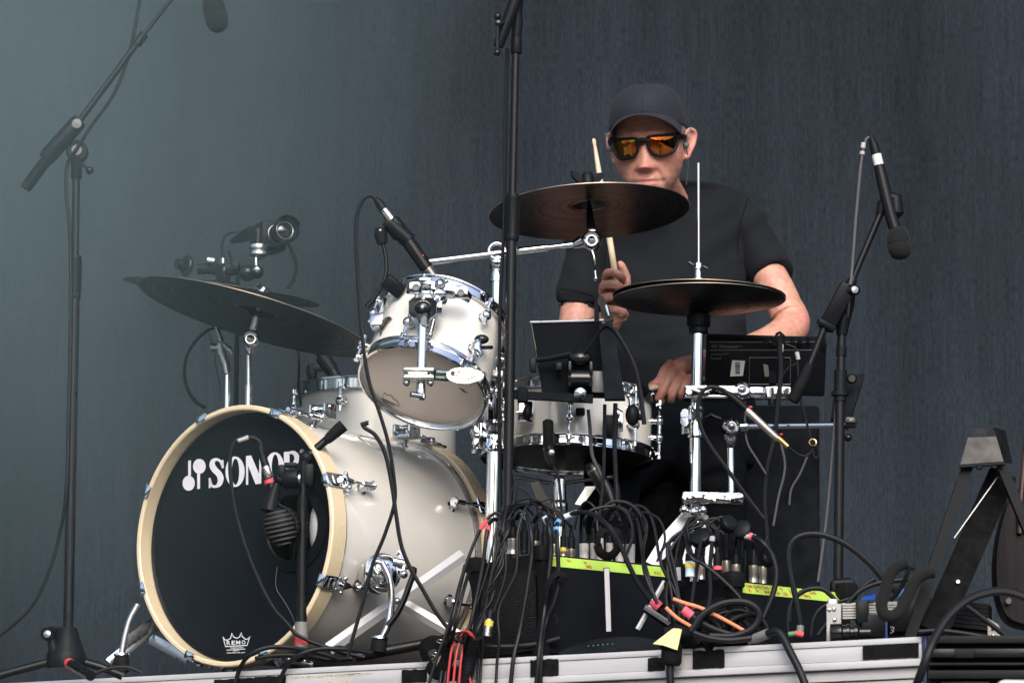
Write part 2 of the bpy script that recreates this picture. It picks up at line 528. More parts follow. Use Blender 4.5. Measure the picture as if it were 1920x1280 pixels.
# riser: front edge from left of frame to its right corner
E0 = G(0, 1279); E1 = G(1726, 1191)
ed = (E1 - E0).normalized()                 # along the edge, to viewer's right
en = V((ed.y, -ed.x, 0)).normalized()       # outwards, to the audience
if en.y > 0: en = -en
EL = E0 - ed * 1.6
Llen = (E1 - EL).length
RM = frame(EL, V((0, 0, 1)), ed)            # x along edge, y = inwards, z up
if RM.col[1].to_3d().dot(en) > 0:
    pass
def EY(px, out=0.0):                         # a point on the riser's top front edge under a photo column
    lo, hi = 0.0, Llen
    d = ray(px, 1230); nn = V((d.y, -d.x, 0))
    t = -((EL - CAMP).dot(nn)) / ed.dot(nn)
    return EL + ed * t + en * out
riser = thing('stage_riser', 'white aluminium edged drum riser with black patches along its front rail', 'platform', EL + V((0, 0, -0.45)))
_ylen = 3.2
part('deck', M_deck, riser, lambda m: m.box((Llen - 0.01, _ylen, 0.03), RM, (Llen / 2, _ylen / 2 + 0.012, -0.0165)))
def _rail(m):
    m.box((Llen, 0.03, 0.0125), RM, (Llen / 2, 0.015, -0.008), 0.002)
    m.box((Llen, 0.028, 0.030), RM, (Llen / 2, 0.017, -0.030), 0.001)
    m.box((Llen, 0.031, 0.0155), RM, (Llen / 2, 0.0145, -0.0535), 0.002)
    m.box((Llen, 0.022, 0.002), RM, (Llen / 2, 0.0165, -0.0148))
    m.box((Llen, 0.022, 0.002), RM, (Llen / 2, 0.0165, -0.0452))
part('edge_rail', M_alu, riser, _rail)
def _pan(m):
    m.box((Llen - 0.006, 0.02, 0.022), RM, (Llen / 2, 0.024, -0.0735), 0.002)
    m.box((Llen - 0.006, 0.02, 0.36), RM, (Llen / 2, 0.030, -0.267))
    m.box((0.02, _ylen, 0.40), RM, (Llen - 0.018, _ylen / 2 + 0.05, -0.25))
part('fascia_panel', M_panel, riser, _pan)
M_navy = mat('navy_edge', (0.01, 0.02, 0.06), 0.5)
part('corner_trim', M_navy, riser, lambda m: (m.box((0.010, 0.05, 0.40), RM, (Llen + 0.0055, 0.03, -0.2), 0.002)))
def _epos(px):
    return (EY(px) - EL).dot(ed)
for (a, b, z0, z1) in ((75, 186, -.018, -.046), (404, 478, -.018, -.047), (479, 536, -.017, -.033), (755, 800, -.018, -.046), (830, 870, -.016, -.046),
                       (996, 1047, -.010, -.046), (1216, 1246, -.018, -.046), (1300, 1358, -.008, -.046), (1619, 1722, -.015, -.043)):
    xa, xb = _epos(a), _epos(b)
    def _v(m, xa=xa, xb=xb, z0=z0, z1=z1):
        n = 14
        top = [(xa + (xb - xa) * i / n, z0 + random.uniform(-.0012, .0012)) for i in range(n + 1)]
        bot = [(xb - (xb - xa) * i / n, z1 + random.uniform(-.001, .001)) for i in range(n + 1)]
        fm = RM @ Mx.Rotation(R(90), 4, 'X')
        m.prism(top + bot, fm, -0.002, 0.0035)
    part('velcro_patch', M_velcro, riser, _v)
# worn glue stains and the sticker on the rail / panel
M_glue = mat('old_glue', (0.42, 0.38, 0.28), 0.7, var=0.3, vscale=120)
def _gl(m, a, b, z0, z1):
        fm = RM @ Mx.Rotation(R(90), 4, 'X')
        xa, xb = _epos(a), _epos(b); n = 18
        top = [(xa + (xb - xa) * i / n, z0 + random.uniform(-.0015, .001)) for i in range(n + 1)]
        bot = [(xb - (xb - xa) * i / n, z1 + random.uniform(-.001, .0015)) for i in range(n + 1)]
        m.prism(top + bot, fm, -0.004, -0.0024)
for _q in ((545, 690, -.0195, -.0245), (605, 660, -.034, -.039), (610, 700, -.0185, -.0215), (760, 768, -.02, -.03)):
    part('glue_stain', M_glue, riser, _gl, *_q)
def _stk(m):
    x0 = _epos(1602)
    pxm = (_epos(1700) - _epos(1600)) / 100
    fm = RM @ Mx.Translation((x0, 0.0195, -0.085)) @ Mx.Rotation(R(90), 4, 'X')
    def T(txt, sx, sy, size, xs=1.0):
        v, f = text_mesh(txt, size * pxm, 0, xs)
        m.add([(p[0] + sx * pxm, p[1] - sy * pxm, 0) for p in v], f, fm)
    T('OU', 4, 12, 12, 1.2)
    for k in range(3):
        m.prism([(8 * pxm, -(15 + 4 * k) * pxm), (24 * pxm, -(15 + 4 * k) * pxm), (24 * pxm, -(15.7 + 4 * k) * pxm), (8 * pxm, -(15.7 + 4 * k) * pxm)], fm, 0, 0.0003)
    T('PI PREASO FORCTUOM X TOMS', 30, 18, 4.2, 0.72)
    m.prism([(44 * pxm, -10 * pxm), (56 * pxm, -10 * pxm), (56 * pxm, -11 * pxm), (44 * pxm, -11 * pxm)], fm, 0, 0.0003)
    T('TNT', 84.5, 15, 4, 0.9)
    m.strip([(87 * pxm + 6 * pxm * math.cos(a / 10 * math.pi), -14 * pxm + 6 * pxm * math.sin(a / 10 * math.pi)) for a in range(21)], 0.5 * pxm, fm)
    for k in range(24):
        m.prism([((30 + k * 1.75) * pxm, -21 * pxm), ((30 + k * 1.75 + random.uniform(.4, 1.3)) * pxm, -21 * pxm), ((30 + k * 1.75 + 1) * pxm, -27 * pxm), ((30 + k * 1.75) * pxm, -27 * pxm)], fm, 0, 0.0003)
part('printed_sticker', M_bprint, riser, _stk)
def build_in(mb, name, mat_, M, parent=None, ang=38):
    """Mesh given in its own local axes, object placed by matrix M."""
    ROOT['__tmp'] = V((0, 0, 0))
    class _D: name = '__tmp'
    me_o = mb.build(name, mat_, None, ang, loc=(0, 0, 0))
    if parent is not None:
        me_o.parent = parent
        me_o.matrix_world = M
        me_o.matrix_parent_inverse = Mx.Identity(4)
        me_o.matrix_basis = Mx.Translation(-ROOT[parent.name]) @ M
    else:
        me_o.matrix_basis = M
    ROOT[me_o.name] = M.translation.copy()
    return me_o

# ------------------------------------------------------------------ small hardware shapes (added to a builder)
def wingnut(m, M, s=1.0):
    m.lathe([(0, 0), (.008 * s, 0), (.008 * s, .010 * s), (.006 * s, .014 * s), (0, .014 * s)], M, 12)
    for q in (-1, 1):
        m.prism([(q * .005 * s, .002 * s), (q * .014 * s, .004 * s), (q * .022 * s, .012 * s), (q * .021 * s, .019 * s), (q * .014 * s, .018 * s), (q * .006 * s, .010 * s)],
                M @ Mx.Rotation(R(90), 4, 'X'), -.0022 * s, .0022 * s)
def memlock(m, a, b, r, side=V((-1, 0, 0)), wing=True):
    a, b = V(a), V(b)
    d = (b - a).normalized()
    L = (b - a).length
    fr = frame(a, d, side)
    m.lathe([(r, 0), (r + .005, .001), (r + .006, L * .2), (r + .0035, L * .3), (r + .0035, L * .7), (r + .006, L * .8), (r + .005, L - .001), (r, L)], fr, 20)
    m.box((.020, .016, L * .8), fr, (r + .010, 0, L / 2), .003)
    m.cyl(fr @ V((r + .010, -.016, L / 2)), fr @ V((r + .010, .018, L / 2)), .0045, n=10)
    if wing:
        wingnut(m, fr @ Mx.Translation((r + .016, 0, L / 2)) @ Mx.Rotation(R(90), 4, 'Y'), 1.0)
def round_tilter(m, c, axis, r, t):
    fr = frame(c, axis)
    m.lathe([(0, -t), (r * .9, -t), (r, -t * .8), (r, t * .7), (r * .92, t), (r * .78, t * 1.25), (r * .62, t * 1.1), (r * .58, t * .7), (r * .45, t * .7), (r * .4, t * 1.1), (r * .2, t * 1.35), (0, t * 1.42)], fr, 28)
def drum_lug(m, M, rod_dir=1.0):
    """lug at origin of M: z outwards, y along the drum axis towards the head"""
    m.lathe([(0, 0), (.010, 0), (.010, .003), (.0075, .004), (.0075, .016), (0, .016)], M, 14)
    fr = M @ Mx.Translation((0, 0, .020))
    m.ball((0, 0, 0), .0125, fr, (1, 1, .85), 14)
    m.cyl(fr @ V((0, -.024 * rod_dir, 0)), fr @ V((0, .004, 0)), .0052, n=10)
    m.cyl(fr @ V((0, -.006, 0)), fr @ V((0, .012 * rod_dir, 0)), .0075, n=10)
def tens_rod(m, M, L):
    m.cyl(M @ V((0, .006, .020)), M @ V((0, L, .020)), .0033, n=8)
    m.cyl(M @ V((0, L - .004, .020)), M @ V((0, L + .006, .020)), .0062, n=10)
    m.box((.014, .007, .014), M, (0, L - .005, .0165), .002)
def hoop_flanged(m, M, r, h0, h1):
    """triple flanged metal hoop from h0 (shell side) to h1 (outer lip)"""
    d = h1 - h0
    s = 1 if d > 0 else -1
    p = [(r + .010, h0), (r + .011, h0 + .002 * s), (r + .004, h0 + .004 * s), (r + .002, h0 + .006 * s), (r + .0025, h1 - .006 * s), (r + .007, h1 - .003 * s),
         (r + .0075, h1), (r + .003, h1 + .001 * s), (r, h1 - .003 * s), (r - .0005, h0 + .001 * s)]
    m.lathe(p, M, 72, closed=True)
def ribbed(m, a, b, r, n=18, depth=.0012):
    a, b = V(a), V(b); fr = frame(a, b - a); L = (b - a).length
    m.lathe([(0, 0), (r * .93, 0), (r, L * .03), (r, L * .12), (r * .96, L * .14), (r * .96, L * .86), (r, L * .88), (r, L * .97), (r * .93, L), (0, L)], fr, 20)
    for k in range(n):
        an = 2 * math.pi * k / n
        c = V((math.cos(an) * r * .97, math.sin(an) * r * .97, L / 2))
        m.box((.0022, .0032, L * .70), fr @ Mx.Translation(c) @ Mx.Rotation(an, 4, 'Z'))
def tjoint(m, M, s=1.0):
    m.cyl(M @ V((0, 0, 0)), M @ V((0, 0, .03 * s)), .004 * s, n=10)
    m.cyl(M @ V((-.018 * s, 0, .03 * s)), M @ V((.018 * s, 0, .03 * s)), .0045 * s, n=10)

# ================================================================== BASS DRUM
kd = V((-math.sin(R(38)), -math.cos(R(38)), 0))
ku = V((math.cos(R(38)), -math.sin(R(38)), 0))
BC = P(436, 1003, -0.18)
BR = 246 * S(-0.18)
BM = frame(BC, kd, ku)
bass = thing('bass_drum', 'cream lacquered bass drum with black front head and wooden hoops lying on its spurs', 'bass drum', (BC.x, BC.y, 0.0))
DEP = .60
def _hoop(m, h0, h1):
    ri, ro = BR - .0125, BR
    m.lathe([(ri, h0 - .003), (ri + .003, h0), (ro - .003, h0), (ro, h0 - .003), (ro, h1 + .003), (ro - .003, h1), (ri + .003, h1), (ri, h1 + .003)], BM, 128, closed=True)
part('wooden_hoop', M_hoop, bass, _hoop, 0.0, -.050)
part('wooden_hoop', M_hoop, bass, _hoop, -DEP + .050, -DEP)
sr = BR - .0165
part('shell', M_lacq, bass, lambda m: m.lathe([(sr - .008, -.075), (sr - .003, -.066), (sr, -.066), (sr, -DEP + .066), (sr - .003, -DEP + .066), (sr - .008, -DEP + .075), (sr - .008, -.075)], BM, 128))
def _rims(m):
    for h0, h1 in ((-.053, -.064), (-DEP + .053, -DEP + .064)):
        m.lathe([(sr - .004, h0), (sr + .004, h0), (sr + .005, (h0 + h1) / 2), (sr + .004, h1), (sr - .004, h1)], BM, 128, closed=True)
part('head_rim', M_satin, bass, _rims)
HZ = -.044
HP = BM @ V((0, 0, HZ)); 
def HL(px, py):                           # photo point -> front head local xy
    q = BM.inverted() @ on_plane(px, py, HP, kd)
    return (q.x, q.y)
pc = HL(551, 990); prx = .078
def _fhead(m):
    n = 96; vs = []; fs = []
    rings = [0, .25, .6, .97, 1.0]
    for t in rings:
        for k in range(n):
            a = 2 * math.pi * k / n
            # hole edge to rim
            hx, hy = pc[0] + prx * math.cos(a), pc[1] + prx * math.sin(a)
            # ray from hole centre to rim circle
            d = V((math.cos(a), math.sin(a))); c = V(pc)
            bq = c.dot(d); s_ = -bq + math.sqrt(bq * bq - c.dot(c) + (BR - .0135) ** 2)
            ex, ey = c.x + d.x * s_, c.y + d.y * s_
            x, y = hx + (ex - hx) * t, hy + (ey - hy) * t
            vs.append((x, y, HZ + (0.004 if t == 1.0 else 0)))
    for i in range(len(rings) - 1):
        for k in range(n):
            l = (k + 1) % n
            fs.append((i * n + k, i * n + l, (i + 1) * n + l, (i + 1) * n + k))
    m.add(vs, fs, BM)
    m.add([(v[0], v[1], v[2] - .001) for v in vs], [tuple(reversed(f)) for f in fs], BM)
    m.lathe([(BR - .022, HZ + .004), (BR - .0175, HZ + .010), (BR - .0135, HZ + .004), (BR - .0135, HZ - .012)], BM, 96)
fhead = part('front_head', M_bhead, bass, _fhead)
part('port_ring', M_bplastic, fhead, lambda m: m.lathe([(prx - .004, -.006), (prx - .004, .004), (prx, .007), (prx + .022, .004), (prx + .024, .0005)], BM @ Mx.Translation((pc[0], pc[1], HZ)), 64))
part('batter_head', M_whead, bass, lambda m: m.lathe([(0, -DEP + .05), (sr - .001, -DEP + .05), (sr - .001, -DEP + .04)], BM, 64))
part('pale_port_pad', M_whead, bass, lambda m: m.ball(BM @ V((HL(594, 985)[0], HL(594, 985)[1], HZ - .050)), .05, None, (1, 1, 1.9), 18))  # pale pad added behind the port so the opening looks lit inside
M_inner = mat('bare_birch', (0.5, 0.42, 0.3), 0.5, var=0.1, vscale=10)
part('shell_lining', M_inner, bass, lambda m: m.lathe([(sr - .0085, -.076), (sr - .0095, -.2), (sr - .0095, -DEP + .08)], BM, 96))

# lettering on the head, drawn on the head's plane
def _logo(m, sel):
    fr = BM @ Mx.Translation((0, 0, HZ + .0012))
    def poly(pts): 
        m.prism([HL(x, y) for x, y in pts], fr, 0, .0002)
    def ell(cx, cy, rx, ry, n=28): return [(cx + rx * math.cos(2 * math.pi * k / n), cy + ry * math.sin(2 * math.pi * k / n)) for k in range(n)]
    # two mallets
    if sel == 'mallet': poly(ell(354.5, 905.5, 11.5, 14)); poly([(353.5, 892), (358.8, 891), (358.8, 862.5), (353.5, 863.5)])
    if sel == 'mallet2': poly(ell(374.5, 874, 11.8, 14)); poly([(370.5, 887), (375.8, 886.5), (375.8, 915.5), (370.5, 916.5)])
    def stroke(cs, ws):
        c2 = [HL(x, y) for x, y in cs]
        k = (V(HL(400, 900)) - V(HL(401, 900))).length
        ky = (V(HL(400, 900)) - V(HL(400, 901))).length
        n = len(cs); L = []; Rr = []
        for i in range(n):
            a = V(cs[max(0, i - 1)]); b = V(cs[min(n - 1, i + 1)]); d = (b - a).normalized()
            p = V((-d.y, d.x)) * ws[i] / 2
            L.append(HL(cs[i][0] + p.x, cs[i][1] + p.y)); Rr.append(HL(cs[i][0] - p.x, cs[i][1] - p.y))
        vs = [(a[0], a[1], 0.0002) for a in L + Rr]
        m.add(vs, [(i, i + 1, n + i + 1, n + i) for i in range(n - 1)], fr)
    # S
    sp = [(417.5, 873), (414.5, 865), (407, 860.8), (400, 864.5), (399, 873), (404, 881), (411, 888), (414.5, 897), (412, 907), (405.5, 911.5), (398, 910), (394.3, 899)]
    sw = [4.2, 4.5, 5.0, 8.5, 11, 11.5, 11.5, 11.5, 9, 5, 4.5, 4.0]
    sp3 = spl([(x, y, 0) for x, y in sp], 5); n = len(sp3)
    ws = [sw[min(len(sw) - 1, int(i / 5))] + (sw[min(len(sw) - 1, int(i / 5) + 1)] - sw[min(len(sw) - 1, int(i / 5))]) * ((i % 5) / 5) for i in range(n)]
    if sel == 'S': stroke([(p.x, p.y) for p in sp3], ws); poly([(415.5, 863), (419.5, 861.5), (420.5, 877), (416.5, 877.5)]); poly([(392, 895.5), (395.5, 895.5), (396, 913.5), (392.3, 915)])
    # O O  (thick sides, thin top and bottom)
    for (cx, cy, rx, ry, ix, iy) in () if sel not in ('O1', 'O2') else ((441.5, 884, 18, 28.5, 7.0, 24.5), (516, 876, 17.5, 28.5, 6.5, 24.5))[int(sel[1]) - 1:int(sel[1])]:
        n = 40; vs = []
        for k in range(n):
            a = 2 * math.pi * k / n
            p = HL(cx + rx * math.cos(a), cy + ry * math.sin(a)); q = HL(cx + .8 + ix * math.cos(a), cy + iy * math.sin(a))
            vs += [(p[0], p[1], .0002), (q[0], q[1], .0002)]
        m.add(vs, [(2 * k, 2 * ((k + 1) % n), 2 * ((k + 1) % n) + 1, 2 * k + 1) for k in range(n)], fr)
    # N
    if sel == 'N': poly([(462, 854.5), (471.5, 853.5), (487, 889), (487, 906.5), (480, 907.5), (466, 873), (466, 908.2), (462, 908.6)]); poly([(487, 852), (490.5, 851.8), (490.5, 906), (486.5, 906.8)])
    # R
    if sel == 'R': poly([(533, 847), (543.5, 846), (543.5, 899.5), (533, 900.8)])
    rb = spl([(543, 848.5, 0), (551, 848.3, 0), (556.5, 854, 0), (557, 862, 0), (551.5, 870.5, 0), (543, 872.5, 0)], 6)
    if sel == 'R': stroke([(p.x, p.y) for p in rb], [4 + 5.5 * math.sin(math.pi * i / (len(rb) - 1)) for i in range(len(rb))])
    if sel == 'R': poly([(546, 871), (552, 869), (562.5, 897.5), (553, 898.7)])
    # registered mark
    n = 24 if sel == 'reg' else 0; vs = []
    for k in range(n):
        a = 2 * math.pi * k / n
        p = HL(567 + 4.2 * math.cos(a), 847 + 5 * math.sin(a)); q = HL(567 + 3.3 * math.cos(a), 847 + 4 * math.sin(a))
        vs += [(p[0], p[1], .0002), (q[0], q[1], .0002)]
    m.add(vs, [(2 * k, 2 * ((k + 1) % n), 2 * ((k + 1) % n) + 1, 2 * k + 1) for k in range(n)], fr)
    if sel == 'reg': stroke([(565.5, 850), (565.5, 844)], [1, 1]); stroke([(565.5, 844.3), (568.6, 845.5), (565.5, 847)], [1, 1, 1]); stroke([(566.5, 847), (569, 850)], [1, 1])
    if sel != 'crown': return
    # crown emblem with its words
    def zz(x, y): return (400 + x / 18.29, 1170 + y / 18.29)
    crown = [(345, 420), (400, 520), (490, 540), (600, 480), (655, 290), (700, 420), (820, 475), (920, 420), (970, 275), (1010, 420), (1120, 510), (1210, 490), (1270, 395), (1170, 715), (430, 755), (345, 420)]
    stroke([zz(*p) for p in crown], [1.9] * len(crown))
    for ch, x0, w in (('R', 470, 130), ('E', 640, 120), ('M', 790, 150), ('O', 985, 130)):
        v, f = text_mesh(ch, 1.0, 0.025)
        xs = [p[0] for p in v]; ys = [p[1] for p in v]
        vv = []
        for p in v:
            u = (p[0] - min(xs)) / (max(xs) - min(xs)); q = (p[1] - min(ys)) / (max(ys) - min(ys))
            X, Y_ = zz(x0 + u * w, 700 - q * 140 - (x0 - 470) * .035)
            h = HL(X, Y_); vv.append((h[0], h[1], .0002))
        m.add(vv, f, fr)
    for (txt, x0, x1, y, hgt) in (('THERKOPERT', 585, 1050, 845, 60), ('REMOP', 690, 905, 925, 45), ('WERKOPERTCREL AJAX', 465, 1110, 1015, 60)):
        v, f = text_mesh(txt, 1.0, 0.01)
        xs = [p[0] for p in v]; ys = [p[1] for p in v]
        vv = []
        for p in v:
            u = (p[0] - min(xs)) / (max(xs) - min(xs)); q = (p[1] - min(ys)) / (max(ys) - min(ys))
            X, Y_ = zz(x0 + u * (x1 - x0), y - q * hgt - u * 25)
            h = HL(X, Y_); vv.append((h[0], h[1], .0002))
        m.add(vv, f, fr)
    stroke([zz(465, 880), zz(1110, 840)], [1.1, 1.1])
for _n, _s in (('mallet_print', 'mallet'), ('mallet_print', 'mallet2'), ('letter', 'S'), ('letter', 'O1'), ('letter', 'N'), ('letter', 'O2'), ('letter', 'R'), ('registered_mark', 'reg'), ('crown_print', 'crown')):
    part(_n, M_logo, fhead, _logo, _s)

def claw_set(h_front, dirn, angs):
    """dirn -1: from the front hoop back along the shell; +1: from the rear hoop forward"""
    for a in angs:
        e = V((math.cos(R(a)), math.sin(R(a)), 0))
        fr = BM @ frame(V((0, 0, h_front)), V((0, 0, dirn)), e)       # x radial, z inwards along the shell
        def _c(m):
            m.box((.016, .030, .004), fr, (BR - .006, 0, -.0025), .0015)
            m.box((.0045, .034, .058), fr, (BR + .003, 0, .0265), .002)
            m.box((.003, .024, .02), fr, (BR + .0065, 0, .025), .0012)
            m.lathe([(0, -.004), (.007, -.004), (.007, .008), (0, .008)], fr @ Mx.Translation((BR + .010, 0, .040)), 12)
            m.prism([(.055, -.012), (.055, .012), (.085, .005), (.085, -.005)], fr @ Mx.Translation((BR + .004, 0, 0)) @ Mx.Rotation(R(-90), 4, 'Y'), -.006, .004)
        cl = part('claw_hook', M_chrome, bass, _c)
        def _t(m):
            m.cyl(fr @ V((BR + .010, 0, .055)), fr @ V((BR + .007, 0, .130)), .0036, n=8)
            m.cyl(fr @ V((BR + .010, -.016, .060)), fr @ V((BR + .010, .016, .060)), .0042, n=8)
            m.ball((BR + .010, -.017, .060), .0055, fr, n=8); m.ball((BR + .010, .017, .060), .0055, fr, n=8)
        part('tension_rod', M_chrome, cl, _t)
        def _l(m):
            m.lathe([(0, 0), (.014, 0), (.014, .003), (.009, .005), (.008, .02), (0, .02)], fr @ Mx.Translation((sr - .001, 0, .135)) @ Mx.Rotation(R(90), 4, 'Y'), 16)
            m.cyl(fr @ V((BR + .007, 0, .115)), fr @ V((BR + .007, 0, .155)), .0075, n=12)
            m.torus(.009, .0035, fr @ Mx.Translation((BR + .007, 0, .150)), 14, 6)
        part('lug', M_chrome, bass, _l)
claw_set(0.0, -1, [20.5 + 45 * k for k in range(8)])
claw_set(-DEP, 1, [20.5 + 45 * k for k in (0, 1, 2, 7)])
# spurs
def bass_spur(px_pts, Y, footpx, brk, chromed=True):
    pts = pp(px_pts, Y)
    s = part('spur', M_chrome if chromed else M_satin, bass, lambda m: m.tube(spl(pts, 6), .0078, 12))
    f0, f1 = P(footpx[0], footpx[1], Y), P(footpx[2], footpx[3], Y)
    fr = frame(f0, f1 - f0); L = (f1 - f0).length
    part('rubber_foot', M_rubber, s, lambda m: m.lathe([(0, 0), (.016, 0), (.018, .004), (.018, L), (.012, L + .004), (0, L + .004)], fr, 20))
    part('foot_nut', M_chrome, s, lambda m: m.lathe([(.008, -.008), (.019, -.007), (.02, -.002), (.012, .001)], fr, 18))
    return s
bass_spur([(716, 1054), (730, 1085), (734, 1130), (728, 1170), (715, 1197)], -.36, (712, 1199, 709, 1222), None)
bass_spur([(259, 1132), (244, 1160), (235, 1190), (229, 1222)], -.02, (228, 1230, 228, 1258), None, False)
def _brk(m):
    c = P(722, 1070, -.30); fr = frame(c, V((.35, -.93, .05)))
    m.lathe([(0, -.06), (.044, -.06), (.046, -.02), (.042, -.012), (.034, -.008), (.034, .006), (.028, .012), (.018, .018), (0, .018)], fr, 28)
    m.torus(.036, .004, fr @ Mx.Translation((0, 0, -.004)), 28, 8)
    m.cyl(P(738, 1052, -.35), P(757, 1056, -.35), .010, n=14)
    m.tube(spl(pp([(716, 1056), (706, 1052), (700, 1062), (708, 1075)], -.35), 5), .006, 10)
    m.box((.02, .02, .03), frame(P(752, 1070, -.33), V((0, 0, 1))), b=.004)
    m.ball(P(757, 1076, -.34), .010, n=12)
    m.tube(spl(pp([(744, 1040), (748, 1034), (754, 1044), (757, 1056)], -.34), 5), .004, 8)
part('spur_bracket', M_chrome, bass, _brk)
part('spur_lever', M_bgloss, bass, lambda m: m.tube(spl(pp([(760, 1064), (776, 1066), (768, 1095), (750, 1140), (727, 1173)], -.37), 5), [.004] * 5 + [.007] * 16, 10))
def _mount(m, x, y, Y):
        c = P(x, y, Y)
        fr = frame(c, V((0, 0, 1)), ku)
        m.box((.05, .04, .012), fr, (0, 0, -.004), .003)
        m.box((.009, .042, .035), fr, (-.022, 0, .008), .003); m.box((.009, .042, .035), fr, (.022, 0, .008), .003)
        m.cyl(fr @ V((-.03, 0, .018)), fr @ V((.03, 0, .018)), .006, n=10)
part('top_bracket', M_chrome, bass, _mount, 604, 778, -.12)
part('top_bracket', M_chrome, bass, _mount, 762, 815, .02)
part('oval_badge_ring', M_satin, bass, lambda m: m.tube([BM @ V(((sr + .0006) * math.cos(R(58) + .16 * math.cos(a)), (sr + .0006) * math.sin(R(58) + .16 * math.cos(a)), -.33 + .05 * math.sin(a))) for a in [2 * math.pi * k / 40 for k in range(40)]], .0011, 6, closed=True))

# ================================================================== generic drum
def make_drum(name, label, cat, FM, r, depth, nl, a0, hm, top_mat, bot_mat, hoop_h=.030, lug_off=.030, lugs=None):
    """FM: origin at centre of the bottom hoop's lip, z pointing to the top head."""
    t = thing(name, label, cat, FM.translation)
    z1 = depth
    part('shell', M_lacq, t, lambda m: m.lathe([(r - .006, .012), (r, .012), (r, z1 - .012), (r - .006, z1 - .012)], FM, 96))
    part('hoop', hm, t, lambda m: hoop_flanged(m, FM, r, hoop_h, 0.0))
    part('hoop', hm, t, lambda m: hoop_flanged(m, FM, r, z1 - hoop_h, z1))
    bh = part('bottom_head', bot_mat, t, lambda m: m.lathe([(0, .011), (r - .012, .011), (r - .004, .013), (r + .002, .018)], FM, 96))
    part('top_head', top_mat, t, lambda m: m.lathe([(0, z1 - .011), (r - .004, z1 - .012), (r + .002, z1 - .018)], FM, 96))
    for k in range(nl):
        a = R(a0) + 2 * math.pi * k / nl
        e = V((math.cos(a), math.sin(a), 0))
        for (zz, up) in ((hoop_h + lug_off, -1), (z1 - hoop_h - lug_off, 1)):
            lm = FM @ frame(e * (r - .001) + V((0, 0, zz)), e, V((0, 0, up)).cross(e) * 1)
            # want y axis = +up
            y = lm.to_3x3() @ V((0, 1, 0))
            if y.dot(FM.to_3x3() @ V((0, 0, up))) < 0:
                lm = lm @ Mx.Rotation(math.pi, 4, 'Z')
            l = part('lug', M_chrome, t, lambda m: drum_lug(m, lm))
            part('tension_rod', M_chrome, l, lambda m: tens_rod(m, lm, lug_off + .010))
    return t, bh

# rack tom: the bottom head faces the audience
TB = P(791, 729, -.30)
tn = camdir(.256, .766, -.589)
TM = frame(TB, tn, camdir(math.cos(R(18.5)), -math.sin(R(18.5)), 0))
TR = 119 * S(-.30)
tom, tomhead = make_drum('rack_tom', 'cream rack tom with chrome hoops tilted on an arm above the bass drum', 'tom drum', TM, TR, .215, 6, 62, M_chrome, M_whead, M_tomhead, hoop_h=.030, lug_off=.032)
def _tomprint(m, sel):
    def TL(px, py):
        q = TM.inverted() @ on_plane(px, py, TM @ V((0, 0, .0095)), tn); return (q.x, q.y, .0103)
    def st(cs, w):
        n = len(cs); L = []; Rr = []
        for i in range(n):
            a = V(cs[max(0, i - 1)]); b = V(cs[min(n - 1, i + 1)]); d = (b - a).normalized(); p = V((-d.y, d.x)) * w / 2
            L.append(TL(cs[i][0] + p.x, cs[i][1] + p.y)); Rr.append(TL(cs[i][0] - p.x, cs[i][1] - p.y))
        m.add(L + Rr, [(i, i + 1, n + i + 1, n + i) for i in range(n - 1)], TM)
    def z(x, y): return (640 + x / 4.268, 620 + y / 4.268)
    cr = [(345, 495), (360, 520), (390, 515), (400, 520), (415, 550), (440, 555), (465, 600), (455, 605), (325, 540), (345, 495)]
    if sel: st([z(*p) for p in cr], 1.2)
    for k in range(3 * sel):
        st([z(322 + 6 * k, 548 + 10 * k), z(430 - 14 * k, 596 + 9 * k)], 1.0)
    for k in range(3 - 3 * sel):
        st([z(940 + 12 * k, 455 + 6 * k), z(985 + 10 * k, 492 + 4 * k)], 1.6)
part('crown_print', M_bprint, tomhead, _tomprint, 1)
part('scribble', M_bprint, tomhead, _tomprint, 0)
